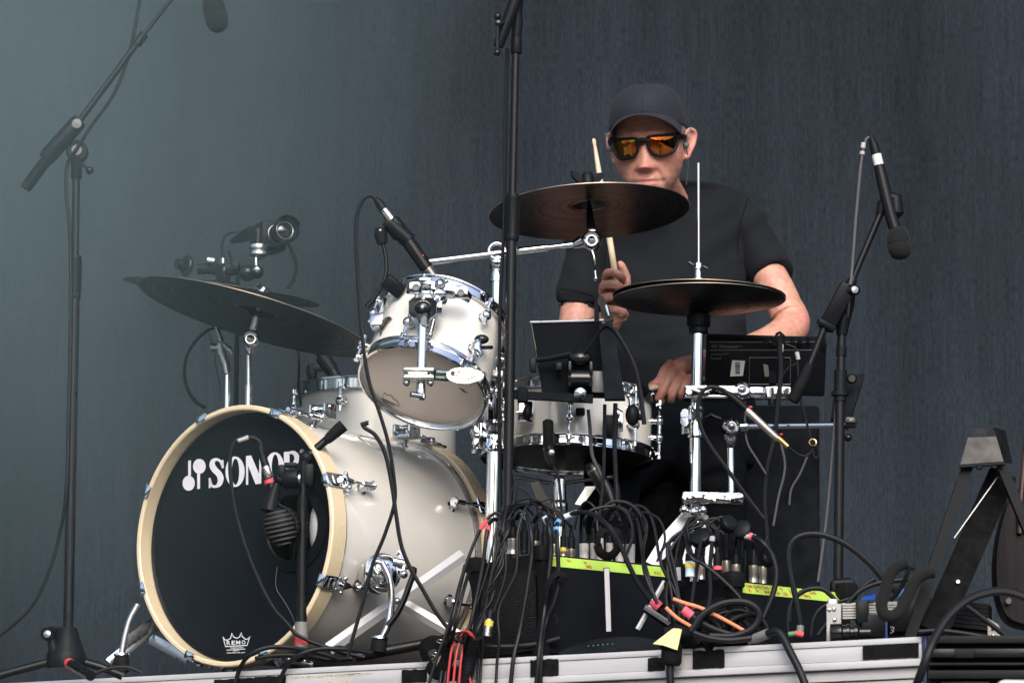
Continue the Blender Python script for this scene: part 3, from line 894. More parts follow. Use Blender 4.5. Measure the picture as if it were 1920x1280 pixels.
# tom suspension mount
tc0 = P(793, 577, -.44)
def _tmount(m):
    def zt(x, y, Y=-.44): return P(700 + x / 7.11, 500 + y / 7.11, Y)
    for (x, y) in ((565, 280), (1170, 350)):
        fr = frame(zt(x, y, -.435), V((0, -1, 0)))
        m.box((.030, .026, .006), fr, (0, 0, 0), .003)
    pts = [zt(455, 300, -.40), zt(565, 285, -.425), zt(700, 290, -.44), zt(880, 320, -.435), zt(1060, 330, -.43), zt(1180, 350, -.42), zt(1290, 430, -.40)]
    m.tube(spl(pts, 6), [.011 + .008 * math.sin(math.pi * i / 36) for i in range(37)], 10, flat=.25, up=(0, 1, 0))
    m.box((.030, .02, .032), frame(zt(690, 200, -.425), V((0, -1, -.2))), b=.005)
    m.lathe([(.016, 0), (.012, .014), (.015, .022), (0, .022)], frame(zt(700, 350), V((0, -.2, .95))), 14)
    # octagonal clamp housing
    fr = frame(P(793, 577, -.468), V((0, -1, -.12)), V((1, 0, 0)))
    oc = [(-.032, -.012), (-.020, -.023), (.018, -.023), (.030, -.012), (.030, .015), (.020, .023), (-.022, .023), (-.032, .015)]
    m.prism(oc, fr, -.04, -.0005)
    ring_o = [(p[0], p[1]) for p in oc]
    m.torus(.0200, .0030, fr @ Mx.Scale(1.1, 4, (1, 0, 0)) @ Mx.Scale(.92, 4, (0, 1, 0)), 32, 8); m.prism([(p[0] * .93, p[1] * .9) for p in oc], fr, -.0005, .003)
    m.box((.012, .034, .035), fr, (.037, -.004, -.022), .003)
    # socket and wing
    m.cyl(zt(665, 700, -.455), zt(655, 870, -.455), .0105, .0095, n=16)
    m.lathe([(.024, 0), (.013, .016), (.011, .03)], frame(zt(675, 640, -.455), V((0, 0, -1))), 16)
    m.tube(spl([zt(740, 700), zt(800, 690), zt(790, 780), zt(765, 880), zt(745, 900)], 5), .0052, 10)
    m.ball(zt(755, 905), .008, n=10)
    for dx in (0, 1):
        m.tube(spl([zt(840, 280, -.43), zt(900, 230, -.44), zt(960, 200, -.45), zt(975, 190, -.45)], 4), [.012] * 6 + [.006] * 7, 10)
    m.ball(zt(880, 370, -.425), .020, n=14)
    m.ball(zt(905, 440, -.42), .015, n=14)
part('suspension_mount', M_chrome, tom, _tmount)
part('clamp_ball', M_bgloss, tom, lambda m: (m.ball(P(793, 577, -.472), .0185, None, (1.05, .6, .9), 22)))
part('ball_screw', M_chrome, tom, lambda m: m.ball(P(792, 576, -.486), .0052, n=12))
def _grom(m):
    for (x, y) in ((780, 539), (864, 549)):
        fr = frame(P(x, y, -.445), V((0, -1, 0)))
        m.lathe([(0, .006), (.004, .006), (.005, .008), (.008, .008), (.009, .005), (.009, -.002)], fr, 16)
part('rubber_grommet', M_greyp, tom, _grom)
# side bracket left on the shell, with felt wing
def _sbr(m):
    m.box((.030, .030, .034), frame(P(708, 605, -.33), V((-.2, -.9, .2))), b=.005)
    m.cyl(P(700, 596, -.33), P(718, 593, -.33), .009, n=12)
    m.cyl(P(712, 590, -.32), P(722, 560, -.30), .005, n=8)
part('side_bracket', M_chrome, tom, _sbr)
part('side_wing', M_bgloss, tom, lambda m: m.tube(spl(pp([(713, 628), (717, 610), (728, 596), (733, 598)], -.345), 5), [.004] * 4 + [.010] * 6 + [.006] * 6, 10, flat=.5))
# vent on the right of the shell
part('vent_bracket', M_chrome, tom, lambda m: (m.tube(spl(pp([(898, 640), (893, 655), (903, 668)], -.40), 6), [.006 + .006 * math.sin(math.pi * i / 12) for i in range(13)], 10), m.cyl(P(886, 652, -.41), P(922, 651, -.36), .0048, n=10)))
part('vent_felt', M_bgloss, tom, lambda m: m.ball(P(903, 636, -.38), .014, None, (1.2, .8, .8), 14))

# floor tom
FTc = P(706, 748, .44)
FTr = 150 * S(.44)
FTM = frame(V((FTc.x, .44, FTc.z - .36)), V((0, 0, 1)))
ftom, _ = make_drum('floor_tom', 'cream floor tom standing behind the bass drum with chrome rim', 'tom drum', FTM, FTr, .385, 8, 248, M_chrome, M_whead, M_tomhead, hoop_h=.034, lug_off=.03)
for a in (200, 330, 90):
    e = V((math.cos(R(a)), math.sin(R(a)), 0))
    def _leg(m):
        c = V((FTM.translation.x, .44, 0)) + e * (FTr + .022)
        m.cyl(c + V((0, 0, .015)), c + V((0, 0, FTM.translation.z + .2)), .006, n=10)
        m.box((.03, .03, .05), frame(c + V((0, 0, FTM.translation.z + .16)), V((0, 0, 1)), e), b=.006)
        m.lathe([(0, 0), (.015, 0), (.014, .03), (0, .03)], frame(c, V((0, 0, 1))), 12)
    part('leg', M_chrome, ftom, _leg)

# snare
SNc = P(1062, 863, .05)
SNr = 158 * S(.05)
SNM = frame(SNc, V((.02, .03, 1)))
snare, _ = make_drum('snare_drum', 'cream snare drum with chrome hoops in front of the drummer', 'snare drum', SNM, SNr, .160, 8, 270.5, M_chrome, M_whead, M_snhead, hoop_h=.026, lug_off=.034)
def _strain(m):
    m.box((.036, .018, .05), frame(P(985, 772, -.155), V((0, 0, 1)), V((1, .2, 0))), b=.004)
    m.cyl(P(968, 773, -.17), P(984, 771, -.17), .005, n=10)
part('strainer', M_chrome, snare, _strain)
part('strainer_lever', M_chrome, snare, lambda m: (m.box((.02, .02, .05), frame(P(1160, 790, -.13), V((0, 0, 1))), b=.004), m.cyl(P(1154, 772, -.14), P(1164, 778, -.14), .011, n=12)))
part('strainer_knob', M_bplastic, snare, lambda m: (m.ball(P(989, 774, -.175), .014, None, (.8, .8, 1.3), 12), m.box((.022, .02, .018), frame(P(1088, 772, -.16), V((0, 0, 1))), b=.004)))
def _edges(m):
    for px in (1146,):
        m.box((.030, .012, .055), frame(P(px, 800, -.155), V((0, 0, 1)), V((1, .3, 0))), b=.003)
part('butt_plate', M_bplastic, snare, _edges)

snst = thing('snare_stand', 'chrome snare stand with flat basket arms under the snare', 'drum stand', V((SNc.x, .05, 0)))
part('stand_tube', M_chrome, snst, lambda m: (m.cyl(V((SNc.x - .01, .02, .04)), P(1049, 905, .02), .0125, n=16), m.ball(P(1049, 950, .02), .02, None, (1, 1, 1.3), 14), m.cyl(P(1049, 900, .02), P(1049, 938, .02), .016, n=16)))
for (x0, y0, x1, y1, w) in ((1030, 905, 960, 893, .012), (1060, 905, 1150, 893, .012), (1049, 900, 1049, 893, .012)):
    part('basket_arm', M_satin, snst, lambda m: m.tube([P(x0, y0, .02), P(x1, y1, -.02 if x0 != 1049 else .2)], w, 8, flat=.4))
for a in (200, 320, 80):
    part('leg', M_chrome, snst, lambda m: m.tube([V((SNc.x - .01, .02, .16)), V((SNc.x + .28 * math.cos(R(a)), .02 + .28 * math.sin(R(a)), .012))], .012, 8, flat=.35))
part('tilt_plate', M_satin, snst, lambda m: m.quad(P(1078, 945, -.06), P(1092, 948, -.06), P(1118, 912, -.06), P(1098, 912, -.06), .006))
part('pedal_plate', M_bgloss, snst, lambda m: m.quad(P(1015, 960, -.05), P(1040, 958, -.05), P(1010, 902, -.05), P(994, 905, -.05), .006))

# ================================================================== CYMBALS
def cymbal_profile(r, bow=.09, bell=.16, bh=.05, t=.0016):
    up = []
    n = 26
    for i in range(n + 1):
        q = i / n
        x = r * q
        b = bow * r * (1 - q * q)
        if q < bell:
            b += bh * r * math.sqrt(max(0, 1 - (q / bell) ** 2)) * .75 + bh * r * .25 * (1 - q / bell)
        up.append((max(x, .006), b))
    lo = [(x, h - t) for x, h in reversed(up)]
    return up + lo
def make_cymbal(name, label, C0, nrm, r, mt, parent=None, bow=.09, bh=.05, xdir=None, flip=False):
    M = frame(C0, nrm, xdir)
    mb = MB(); mb.lathe(cymbal_profile(r, bow, .17, bh), None, 128, closed=True)
    if parent is None:
        o = build_in(mb, name, mt, M); tag(o, label, 'cymbal')
    else:
        o = build_in(mb, name, mt, M, parent)
    mb = MB(); mb.torus(r, .0011, None, 160, 6)
    e = mb.build('rim', M_edge, None, loc=(0, 0, 0)); e.parent = o
    mb = MB(); mb.torus(r * .172, .0007, Mx.Translation((0, 0, bow * r * .97 - .0022)), 64, 6); mb.torus(r * .185, .0005, Mx.Translation((0, 0, bow * r * .965 - .0022)), 64, 6)
    e = mb.build('bell_ring', M_edge, None, loc=(0, 0, 0)); e.parent = o
    return o, M

# upper crash
CRm = camdir(-.052 * .965, .96, -.245)
CRc = P(1105, 396.5, -.12)
crash, CRM = make_cymbal('crash_cymbal', 'dark streaked bronze cymbal on a chrome boom just below the drummer\'s chin', CRc, CRm, 190 * S(-.12), M_brass, bow=.075, bh=.055)
# left front ride
RDc = P(478, 595, .0)
RDn = camdir(math.sin(R(15.9)) * .98, math.cos(R(15.9)) * .98, -.19)
ride, RDM = make_cymbal('ride_cymbal', 'large dark ride cymbal tilted above the bass drum, nearest of the left pair', RDc, RDn, 229 * S(0), M_dcym, bow=.065, bh=.045)
# left rear
RRc = P(415, 547, .28)
RRn = camdir(math.sin(R(7.2)), math.cos(R(7.2)), -.075)
rear, RRM = make_cymbal('crash_cymbal', 'dark cymbal seen almost edge on behind the left ride cymbal', RRc, RRn, 187 * S(.28), M_dcym, bow=.075, bh=.05)

def felt_wing(parent, M, h):
    part('felt', M_felt, parent, lambda m: m.lathe([(0, h), (.021, h), (.022, h + .004), (.021, h + .030), (.017, h + .036), (0, h + .036)], M, 20))
    part('wing_nut', M_chrome, parent, lambda m: (wingnut(m, M @ Mx.Translation((0, 0, h + .036)) @ Mx.Rotation(R(50), 4, 'Z'), .95), m.lathe([(0, h + .034), (.014, h + .034), (.014, h + .040), (0, h + .044)], M, 16)))

# ================================================================== MAIN CHROME STAND (tom + crash)
mst = thing('cymbal_stand', 'tall chrome boom stand holding the rack tom and the upper dark cymbal', 'cymbal stand', V((P(926, 900, -.18).x, -.18, 0)))
Ys = -.18
part('lower_tube', M_chrome, mst, lambda m: m.cyl(P(919, 1160, Ys), P(927, 845, Ys), .0172, n=24))
part('middle_tube', M_chrome, mst, lambda m: m.cyl(P(927, 850, Ys), P(930, 640, Ys), .0125, n=24))
part('upper_tube', M_chrome, mst, lambda m: (m.cyl(P(930, 700, Ys), P(931, 500, Ys), .0118, n=24), m.lathe([(.0155, 0), (.0155, .022), (.0125, .026)], frame(P(931, 528, Ys), V((0, 0, 1))), 20)))
part('tube_sleeve', M_bgloss, mst, lambda m: m.cyl(P(926, 788, Ys), P(927, 728, Ys), .0137, n=20))
part('memory_lock', M_chrome, mst, lambda m: memlock(m, P(928, 690, Ys), P(929, 648, Ys), .0125, V((-1, -.3, 0))))
part('memory_lock', M_chrome, mst, lambda m: memlock(m, P(926, 848, Ys), P(927, 788, Ys), .0172, V((-1, -.3, 0))))
def _n40(m):
    v, f = text_mesh('4.00', .016, .0006, 1.1)
    fr = frame(P(917, 842, Ys - .0245), V((0, -1, 0)), V((1, 0, 0)))
    m.add(v, f, fr)
part('stamped_number', M_bplastic, mst, _n40)
def _bclamp(m):
    m.torus(.0185, .0055, frame(P(932, 471, Ys - .012), V((0, -1, 0))), 28, 10)
    m.lathe([(.012, 0), (.0155, .006), (.018, .02), (.014, .03)], frame(P(931, 506, Ys), V((0, 0, 1))), 20)
    m.box((.03, .02, .02), frame(P(931, 487, Ys), V((0, 0, 1))), b=.005)
part('boom_clamp', M_chrome, mst, _bclamp)
def _boom(m):
    m.tube(pp([(798, 492), (800, 491.8), (880, 482), (1026, 464)], Ys - .01), [.004, .0085, .0085, .0085], 16)
    m.tube(pp([(1026, 464), (1078, 457.5)], Ys - .01), .0055, 14)
    m.tube(pp([(1052, 461), (1076, 458)], Ys - .01), .0072, 14)
part('boom_arm', M_chrome, mst, _boom)
def _tilt(m):
    round_tilter(m, P(1109, 452, Ys - .015), V((0, -1, 0)), .0232, .014)
    m.tube(pp([(1074, 460), (1090, 453)], Ys - .01), [.009, .016], 14)
    m.box((.018, .016, .03), frame(P(1110, 438, Ys - .01), V((0, 0, 1))), b=.004)
    # ratchet key
    m.tube(pp([(1110, 470), (1114, 482), (1117, 522)], Ys - .03), [.006, .0072, .0062], 10, flat=.5)
    m.ball(P(1117, 522, Ys - .03), .0065, n=10)
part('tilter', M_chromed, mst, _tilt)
part('key_slot', M_bgloss, mst, lambda m: m.box((.004, .003, .03), frame(P(1115.5, 495, Ys - .0365), V((0, 0, 1))), b=.001))
part('post_sleeve', M_bplastic, mst, lambda m: m.tube([P(1110, 436, Ys), P(1106, 408, Ys + .01), P(1105, 386, -.12)], [.0115, .0085, .006], 14))
part('post', M_bmetal, mst, lambda m: m.tube([P(1105, 396, -.12), CRM @ V((0, 0, .075))], .0045, 10))
part('top_felt', M_felt, mst, lambda m: m.lathe([(0, .034), (.02, .034), (.021, .05), (.014, .056), (0, .056)], CRM, 20))
def _cw(m):
    fr = CRM @ Mx.Translation((0, 0, .054)) @ Mx.Rotation(R(20), 4, 'Z')
    wingnut(m, fr @ Mx.Translation((0, 0, .008)), 1.8); m.lathe([(0, 0), (.015, 0), (.015, .032), (.010, .040), (0, .040)], fr, 14)
part('wing_nut', M_bplastic, mst, _cw)
for (a, b, w) in (((868, 1040), (616, 1216), .0145), ((744, 1124), (866, 1196), .0135), ((925, 1060), (1010, 1190), .0135), ((990, 1150), (930, 1100), .010)):
    part('leg', M_zinc, mst, lambda m: m.tube([P(a[0], a[1], Ys + (.06 if a[0] < 900 else -.05)), P(b[0], b[1], -.30 if b[0] < 700 else Ys + .05)], w, 4, flat=.35, up=(0, 1, .2)))
part('leg_rivet', M_chrome, mst, lambda m: m.ball(P(745, 1126, -.28), .008, n=10))
# tom arm: L rod and multi clamp
def _lrod(m):
    m.cyl(P(793, 600, -.455), P(789, 738, -.455), .0105, n=20)
    m.lathe([(0, 0), (.007, 0), (.011, .004), (.011, .014), (.006, .018), (0, .018)], frame(P(789, 750, -.455), V((0, 0, 1))), 8)
    m.cyl(P(770, 739, -.47), P(792, 742, -.46), .007, n=12)
part('tom_rod', M_chrome, mst, _lrod)
M_cast = mat('cast_chrome', (0.40, 0.43, 0.39), 0.24, 1.0, rvar=0.08, vscale=40, bump=.35, bscale=45, dist=.004)
def _mclamp(m):
    fr = frame(P(785, 702, -.475), V((0, -1, 0)), V((1, 0, 0)))
    m.box((.070, .012, .03), fr, (0, .0085, 0), .004); m.box((.070, .012, .03), fr, (0, -.0085, 0), .004)
    m.box((.046, .024, .028), fr, (-.002, 0, 0), .003)
    for q in (-.027, .026):
        m.cyl(fr @ V((q, -.02, .0)), fr @ V((q, .01, .0)), .005, n=10)
        m.ball(fr @ V((q, -.019, 0)), .0085, n=8)
    m.cyl(P(815, 698, -.47), P(850, 700, -.45), .0085, n=12); m.cyl(P(815, 708, -.47), P(850, 710, -.45), .0065, n=12)
    # oval casting
    f2 = frame(P(868, 705, -.46), V((0, -1, 0)), camdir(1, -.02, 0))
    ov = [(.037 * math.cos(t) + (.01 if math.cos(t) > 0 else 0), .0185 * math.sin(t) * (1 if math.cos(t) < .3 else .85)) for t in [2 * math.pi * k / 28 for k in range(28)]]
    m.prism(ov, f2, -.018, .010)
    m.prism([(p[0] * .55, p[1] * .5) for p in ov], f2, .010, .013)
    f3 = frame(P(925, 706, Ys - .03), V((0, -1, 0)), V((1, 0, 0)))
    m.box((.046, .026, .035), f3, (0, 0, 0), .004); m.box((.03, .012, .004), f3, (-.002, -.001, .0185), .001)
    m.cyl(P(895, 702, -.42), P(915, 704, Ys - .04), .010, n=12)
    m.tube(pp([(898, 694), (908, 686), (914, 690)], Ys - .06), .005, 8)
    m.box((.03, .02, .012), f3, (-.012, .017, -.005), .003)
part('multi_clamp', M_cast, mst, _mclamp)
part('clamp_hole', M_bgloss, mst, lambda m: m.lathe([(0, .0136), (.0042, .0136), (.0048, .0125)], frame(P(849, 701, -.46), V((0, -1, 0))), 14))

# ================================================================== LEFT CYMBAL STANDS
st1 = thing('cymbal_stand', 'slim chrome stand with round tilter under the left ride cymbal', 'cymbal stand', V((P(466, 900, .03).x, .03, 0)))
part('stand_tube', M_satin, st1, lambda m: (m.cyl(V((P(466, 757, .03).x, .03, .1)), P(466, 722, .03), .0088, n=16), m.cyl(P(466, 724, .03), P(466, 662, .03), .006, n=14)))
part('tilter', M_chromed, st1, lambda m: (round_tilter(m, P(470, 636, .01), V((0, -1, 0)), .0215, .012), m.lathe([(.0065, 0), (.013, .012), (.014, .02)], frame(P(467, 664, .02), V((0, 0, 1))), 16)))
part('post', M_satin, st1, lambda m: (m.tube([P(474, 618, .02), P(480, 594, .01)], [.0085, .0068], 12), m.tube([P(480, 594, .01), RDM @ V((0, 0, .07))], .0042, 8)))
felt_wing(st1, RDM, .026)
part('bell_cup', M_felt, st1, lambda m: m.lathe([(0, .006), (.018, .006), (.018, .014), (0, .014)], RDM, 18))
for (a, b) in (((300, 1165), (205, 1243)), ((290, 1165), (236, 1205)), ((282, 1196), (352, 1235)), ((466, 1120), (520, 1230))):
    part('leg', M_satin, st1, lambda m: m.tube([P(a[0], a[1], .06), P(b[0], b[1], .0)], .0125, 4, flat=.3, up=(0, 1, .2)))
st2 = thing('cymbal_stand', 'chrome stand with T shaped clamp and black knob left of the ride cymbal stand', 'cymbal stand', V((P(427, 900, .25).x, .25, 0)))
part('stand_tube', M_chrome, st2, lambda m: m.cyl(V((P(428, 757, .25).x, .25, .05)), P(427, 690, .25), .0078, n=16))
part('clamp', M_satin, st2, lambda m: (m.tube(pp([(426, 700), (424, 684), (415, 660), (414, 645)], .24), [.010, .010, .012, .013], 12), m.cyl(P(395, 651, .24), P(412, 650, .24), .0095, n=14), m.cyl(P(420, 645, .22), P(436, 664, .22), .0055, n=10), m.ball(P(430, 655, .22), .009, n=10)))
part('post', M_satin, st2, lambda m: (m.tube([P(416, 640, .25), P(406, 612, .26)], [.0065, .005], 10), m.tube([P(406, 614, .26), RRM @ V((0, 0, .05))], .004, 8)))
part('felt', M_felt, st2, lambda m: m.lathe([(0, .02), (.018, .02), (.018, .044), (0, .046)], RRM, 18))
part('wing_nut', M_bgloss, st2, lambda m: wingnut(m, RRM @ Mx.Translation((0, 0, .046)), 1.1))

cst = thing('camera_stand', 'thin black pole carrying the clamped camera behind the left cymbals', 'stand', V((P(443, 900, .42).x, .42, 0)))
part('pole', M_bmetal, cst, lambda m: m.cyl(V((P(443, 900, .42).x, .42, 0)), P(446, 520, .42), .006, n=12))
part('clamp_arm', M_bplastic, cst, lambda m: (m.box((.075, .03, .028), frame(P(423, 505, .38), V((0, 0, 1)), camdir(1, .05, 0)), b=.008), m.cyl(P(370, 505, .38), P(398, 503, .38), .014, n=16),
     m.tube(spl(pp([(436, 498), (432, 480), (428, 470)], .36), 4), .004, 8), m.box((.02, .02, .02), frame(P(441, 498, .35), V((0, 0, 1))), b=.004), m.cyl(P(440, 505, .37), P(468, 508, .36), .012, n=12)))
part('suction_cup', M_bgloss, cst, lambda m: (m.torus(.0165, .007, frame(P(350, 498, .38), V((-.75, -.65, .1))) @ Mx.Scale(1.25, 4, (0, 1, 0)), 24, 10), m.lathe([(0, 0), (.017, 0), (.012, .03), (.0, .03)], frame(P(350, 499, .40), V((-.75, -.65, .1))), 18)))
part('arm_knob', M_satin, cst, lambda m: (m.cyl(P(389, 488, .36), P(402, 490, .36), .010, n=14), m.cyl(P(418, 494, .35), P(418, 484, .35), .005, n=10)))
part('ball_joint', M_bgloss, cst, lambda m: (m.ball(P(464, 512, .34), .021, n=16), m.ball(P(482, 510, .33), .017, n=16)))
part('ball_stem', M_chrome, cst, lambda m: (m.ball(P(482, 506, .31), .0115, n=14), m.cyl(P(481, 504, .32), P(480, 484, .33), .0055, n=10)))
part('head_plate', M_satin, cst, lambda m: m.lathe([(.010, 0), (.017, .006), (.024, .01), (.024, .018), (.017, .02), (.026, .026), (.026, .034), (0, .034)], frame(P(485, 486, .34), V((0, 0, 1))), 22))

vc = thing('video_camera', 'small black video camera with wide lens on a ball head above the left cymbals', 'camera', P(490, 465, .34))
ld = V((.42, -.88, .02)).normalized()
LMx = frame(P(537, 430, .28), ld)
part('lens_barrel', M_bplastic, vc, lambda m: m.lathe([(.019, -.075), (.022, -.07), (.024, -.062), (.024, -.05), (.021, -.046), (.021, -.036), (.026, -.03), (.029, -.01), (.029, .0), (.0265, .0), (.024, -.008), (.022, -.012)], LMx, 32))
part('lens_ring', M_satin, vc, lambda m: (m.torus(.0215, .0016, LMx @ Mx.Translation((0, 0, -.010)), 32, 6), m.lathe([(.0215, -.068), (.0245, -.066), (.0245, -.056), (.0215, -.055)], LMx, 28)))
part('lens_glass', M_lens, vc, lambda m: m.lathe([(0, -.008), (.012, -.010), (.021, -.015)], LMx, 28))
def _hood(m):
    m.lathe([(.030, -.012), (.0335, -.004), (.035, .012), (.033, .012), (.029, -.002)], LMx, 30, a0=R(20), a1=R(200))
    m.lathe([(.030, -.012), (.0335, -.004), (.034, .002), (.0325, .002), (.029, -.004)], LMx, 30, a0=R(200), a1=R(380))
part('lens_hood', M_bplastic, vc, _hood)
def _cbody(m):
    fr = LMx @ Mx.Translation((0, 0, -.105))
    m.box((.068, .070, .085), fr, (0, .003, -.010), .009)
    m.box((.035, .020, .04), fr, (0, .03, -.005), .006)
    m.tube([P(472, 437, .33), P(448, 447, .36), P(435, 452, .38)], [.018, .012, .006], 10)
    m.box((.05, .012, .05), fr, (0, -.031, .02), .003)
part('body', M_bplastic, vc, _cbody)
part('side_label', M_greyp, vc, lambda m: [m.box((.0015, .004, .010), LMx @ Mx.Translation((-.0352, -.014 + .0068 * k, -.10))) for k in range(5)] and m.box((.001, .04, .014), LMx @ Mx.Translation((-.0344, 0, -.10))))
# ================================================================== HI-HAT
Yh = -.05
HHc = P(1311, 560, Yh)
hh = thing('hi_hat', 'black hi-hat cymbal pair on a chrome stand with a long pull rod', 'hi-hat', V((HHc.x - .005, Yh, 0)))
hr = 163 * S(Yh)
part('lower_tube', M_chrome, hh, lambda m: m.cyl(P(1303, 1090, Yh), P(1304, 818, Yh), .0138, n=24))
part('upper_tube', M_chrome, hh, lambda m: m.cyl(P(1304, 830, Yh), P(1309, 622, Yh), .0132, n=24))
make_cymbal('bottom_cymbal', None, HHc + V((0, 0, -.002)), V((.005, 0, -1)), hr, M_dcym, hh, bow=.13, bh=.05)
make_cymbal('top_cymbal', None, HHc + V((0, 0, .006)), V((.01, 0, 1)), hr, M_dcym, hh, bow=.085, bh=.05)
def _cup(m):
    fr = frame(P(1310, 626, Yh), V((0, 0, 1)))
    m.lathe([(.0165, 0), (.0225, .002), (.0235, .012), (.022, .016), (.0255, .018), (.0255, .045), (.022, .049), (.0, .049)], fr, 28)
    for k in range(14):
        a = 2 * math.pi * k / 14
        m.box((.0035, .006, .024), fr @ Mx.Rotation(a, 4, 'Z') @ Mx.Translation((.0258, 0, .031)), b=.001)
part('seat_cup', M_bplastic, hh, _cup)
part('pull_rod', M_satin, hh, lambda m: m.cyl(P(1310, 600, Yh), P(1309.5, 306, Yh), .0032, n=10))
part('clutch', M_chrome, hh, lambda m: (m.lathe([(.004, 0), (.012, 0), (.012, .004), (.008, .006), (.008, .024), (.010, .026), (.010, .040), (.006, .042), (.0035, .042)], frame(P(1309, 525, Yh), V((0, 0, 1))), 18),
     m.tube(pp([(1300, 497), (1291, 492)], Yh - .01), [.004, .0055], 8, flat=.6), m.tube(pp([(1318, 499), (1326, 504)], Yh - .01), [.004, .0055], 8, flat=.6)))
part('clutch_felt', M_felt, hh, lambda m: m.lathe([(0, 0), (.016, 0), (.016, .014), (0, .014)], frame(HHc + V((0, 0, .027)), V((0, 0, 1))), 18))
part('memory_lock', M_chrome, hh, lambda m: (memlock(m, P(1304, 822, Yh), P(1305, 762, Yh), .0135, V((-1, -.4, 0)), False), m.box((.02, .02, .03), frame(P(1305, 752, Yh), V((0, 0, 1))), b=.004)))
def _wg(m):
    fr = frame(P(1284, 783, Yh - .03), V((-.25, -.95, .1)), V((0, 0, 1)))
    for q in (-1, 1):
        m.prism([(q * .0012, -.008), (q * .0012, .009), (q * .011, .010), (q * .020, .004), (q * .021, -.004), (q * .012, -.009)], fr, -.002, .003)
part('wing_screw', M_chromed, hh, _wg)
part('side_lever', M_bgloss, hh, lambda m: m.tube(pp([(1322, 783), (1332, 778), (1352, 786)], Yh - .03), [.004, .011, .009], 10, flat=.5))
def _ft(m):
    m.box((.145, .05, .028), frame(P(1335, 935, Yh - .02), V((0, 0, 1)), V((1, .05, 0))), b=.006)
part('foot_casting', M_foil, hh, _ft)
for (a, b) in (((1290, 958), (1222, 1060)), ((1322, 965), (1290, 1060)), ((1300, 958), (1340, 1060))):
    part('leg', M_zinc, hh, lambda m: m.tube([P(a[0], a[1], Yh), P((a[0] + b[0]) / 2 - 3, (a[1] + b[1]) / 2, Yh - .03), P(b[0], b[1], Yh - .06)], [.010, .019, .019], 6, flat=.3, up=(0, 1, 0)))
part('leg_joint', M_chrome, hh, lambda m: [m.ball(P(x, y, Yh - .04), r, n=10) for x, y, r in ((1282, 955, .012), (1300, 960, .013), (1318, 956, .011), (1308, 980, .009))])
part('second_tube', M_chrome, hh, lambda m: m.cyl(P(1371, 925, Yh + .02), P(1369, 815, Yh + .02), .0088, n=18))

# sample pad on an arm
Yp = .10
pad = thing('drum_pad', 'black electronic percussion pad seen from behind on a chrome clamp right of the hi-hat stand', 'percussion pad', P(1435, 740, Yp))
pfr = frame(P(1435, 690, Yp), camdir(-.06, -.30, 1), camdir(1, -.012, 0))
pw, ph = 226 * S(Yp), 108 * S(Yp)
part('case', M_bplastic, pad, lambda m: m.box((pw, ph, .05), pfr, (0, 0, -.025), .006))
def PD(px, py, d=.0):
    q = pfr.inverted() @ on_plane(px, py, pfr.translation, pfr.to_3x3() @ V((0, 0, 1))); return V((q.x, q.y, d))
def _rec(m):
    a, b = PD(1331, 640), PD(1540, 656)
    m.torus(1, .0, None, 3, 3) if False else None
    def loop(x0, y0, x1, y1, w):
        p = [PD(x0, y0, .0008), PD(x1, y0, .0008), PD(x1, y1, .0008), PD(x0, y1, .0008)]
        m.tube(p, w, 4, closed=True, M=pfr)
    loop(1331, 641, 1528, 656, .0012); loop(1405, 670, 1482, 720, .0014); loop(1333, 664, 1352, 672, .0008)
part('moulding', M_greyp, pad, _rec)
def _ptext(m):
    def T(txt, px, py, size, bold=0):
        v, f = text_mesh(txt, size, bold)
        o = PD(px, py, .0012)
        m.add([(p[0] + o.x, p[1] + o.y, o.z) for p in v], f, pfr)
    T('OC TEINAIAN', 1334, 651, .0095, .0002); T('SMPU', 1380, 650, .006); T('MAOTY', 1354, 664, .005)
part('lettering', M_greyp, pad, _ptext)
st_ = part('sticker', M_label, pad, lambda m: m.quad(pfr @ PD(1369, 705, .0006), pfr @ PD(1393, 704, .0006), pfr @ PD(1397, 676, .0006), pfr @ PD(1373, 675, .0006), .0004))
def _bar(m):
    y = 679
    while y < 699:
        h = random.choice((.6, 1.0, 1.5))
        m.quad(pfr @ PD(1378, y + h, .0013), pfr @ PD(1387, y + h, .0013), pfr @ PD(1388, y, .0013), pfr @ PD(1379, y, .0013), .0002); y += h + random.choice((.6, .9))
part('barcode', M_bprint, st_, _bar)
def _pk(m):
    for x, y in ((1437, 638), (1452, 641), (1468, 640), (1486, 636), (1500, 638), (1515, 636), (1546, 646)):
        m.lathe([(0, .016), (.005, .016), (.006, .012), (.006, 0)], pfr @ Mx.Translation(PD(x, y)), 12)
    for x, y in ((1476, 646), (1490, 650), (1505, 650)):
        m.box((.012, .006, .006), pfr @ Mx.Translation(PD(x, y)), b=.001)
part('sockets', M_bgloss, pad, _pk)
part('bracket', M_bgloss, pad, lambda m: (m.quad(P(1431, 682, .03), P(1440, 684, .03), P(1443, 706, .03), P(1434, 706, .03), .008), m.quad(P(1442, 722, .0), P(1455, 722, .0), P(1455, 700, .03), P(1442, 700, .03), .008)))
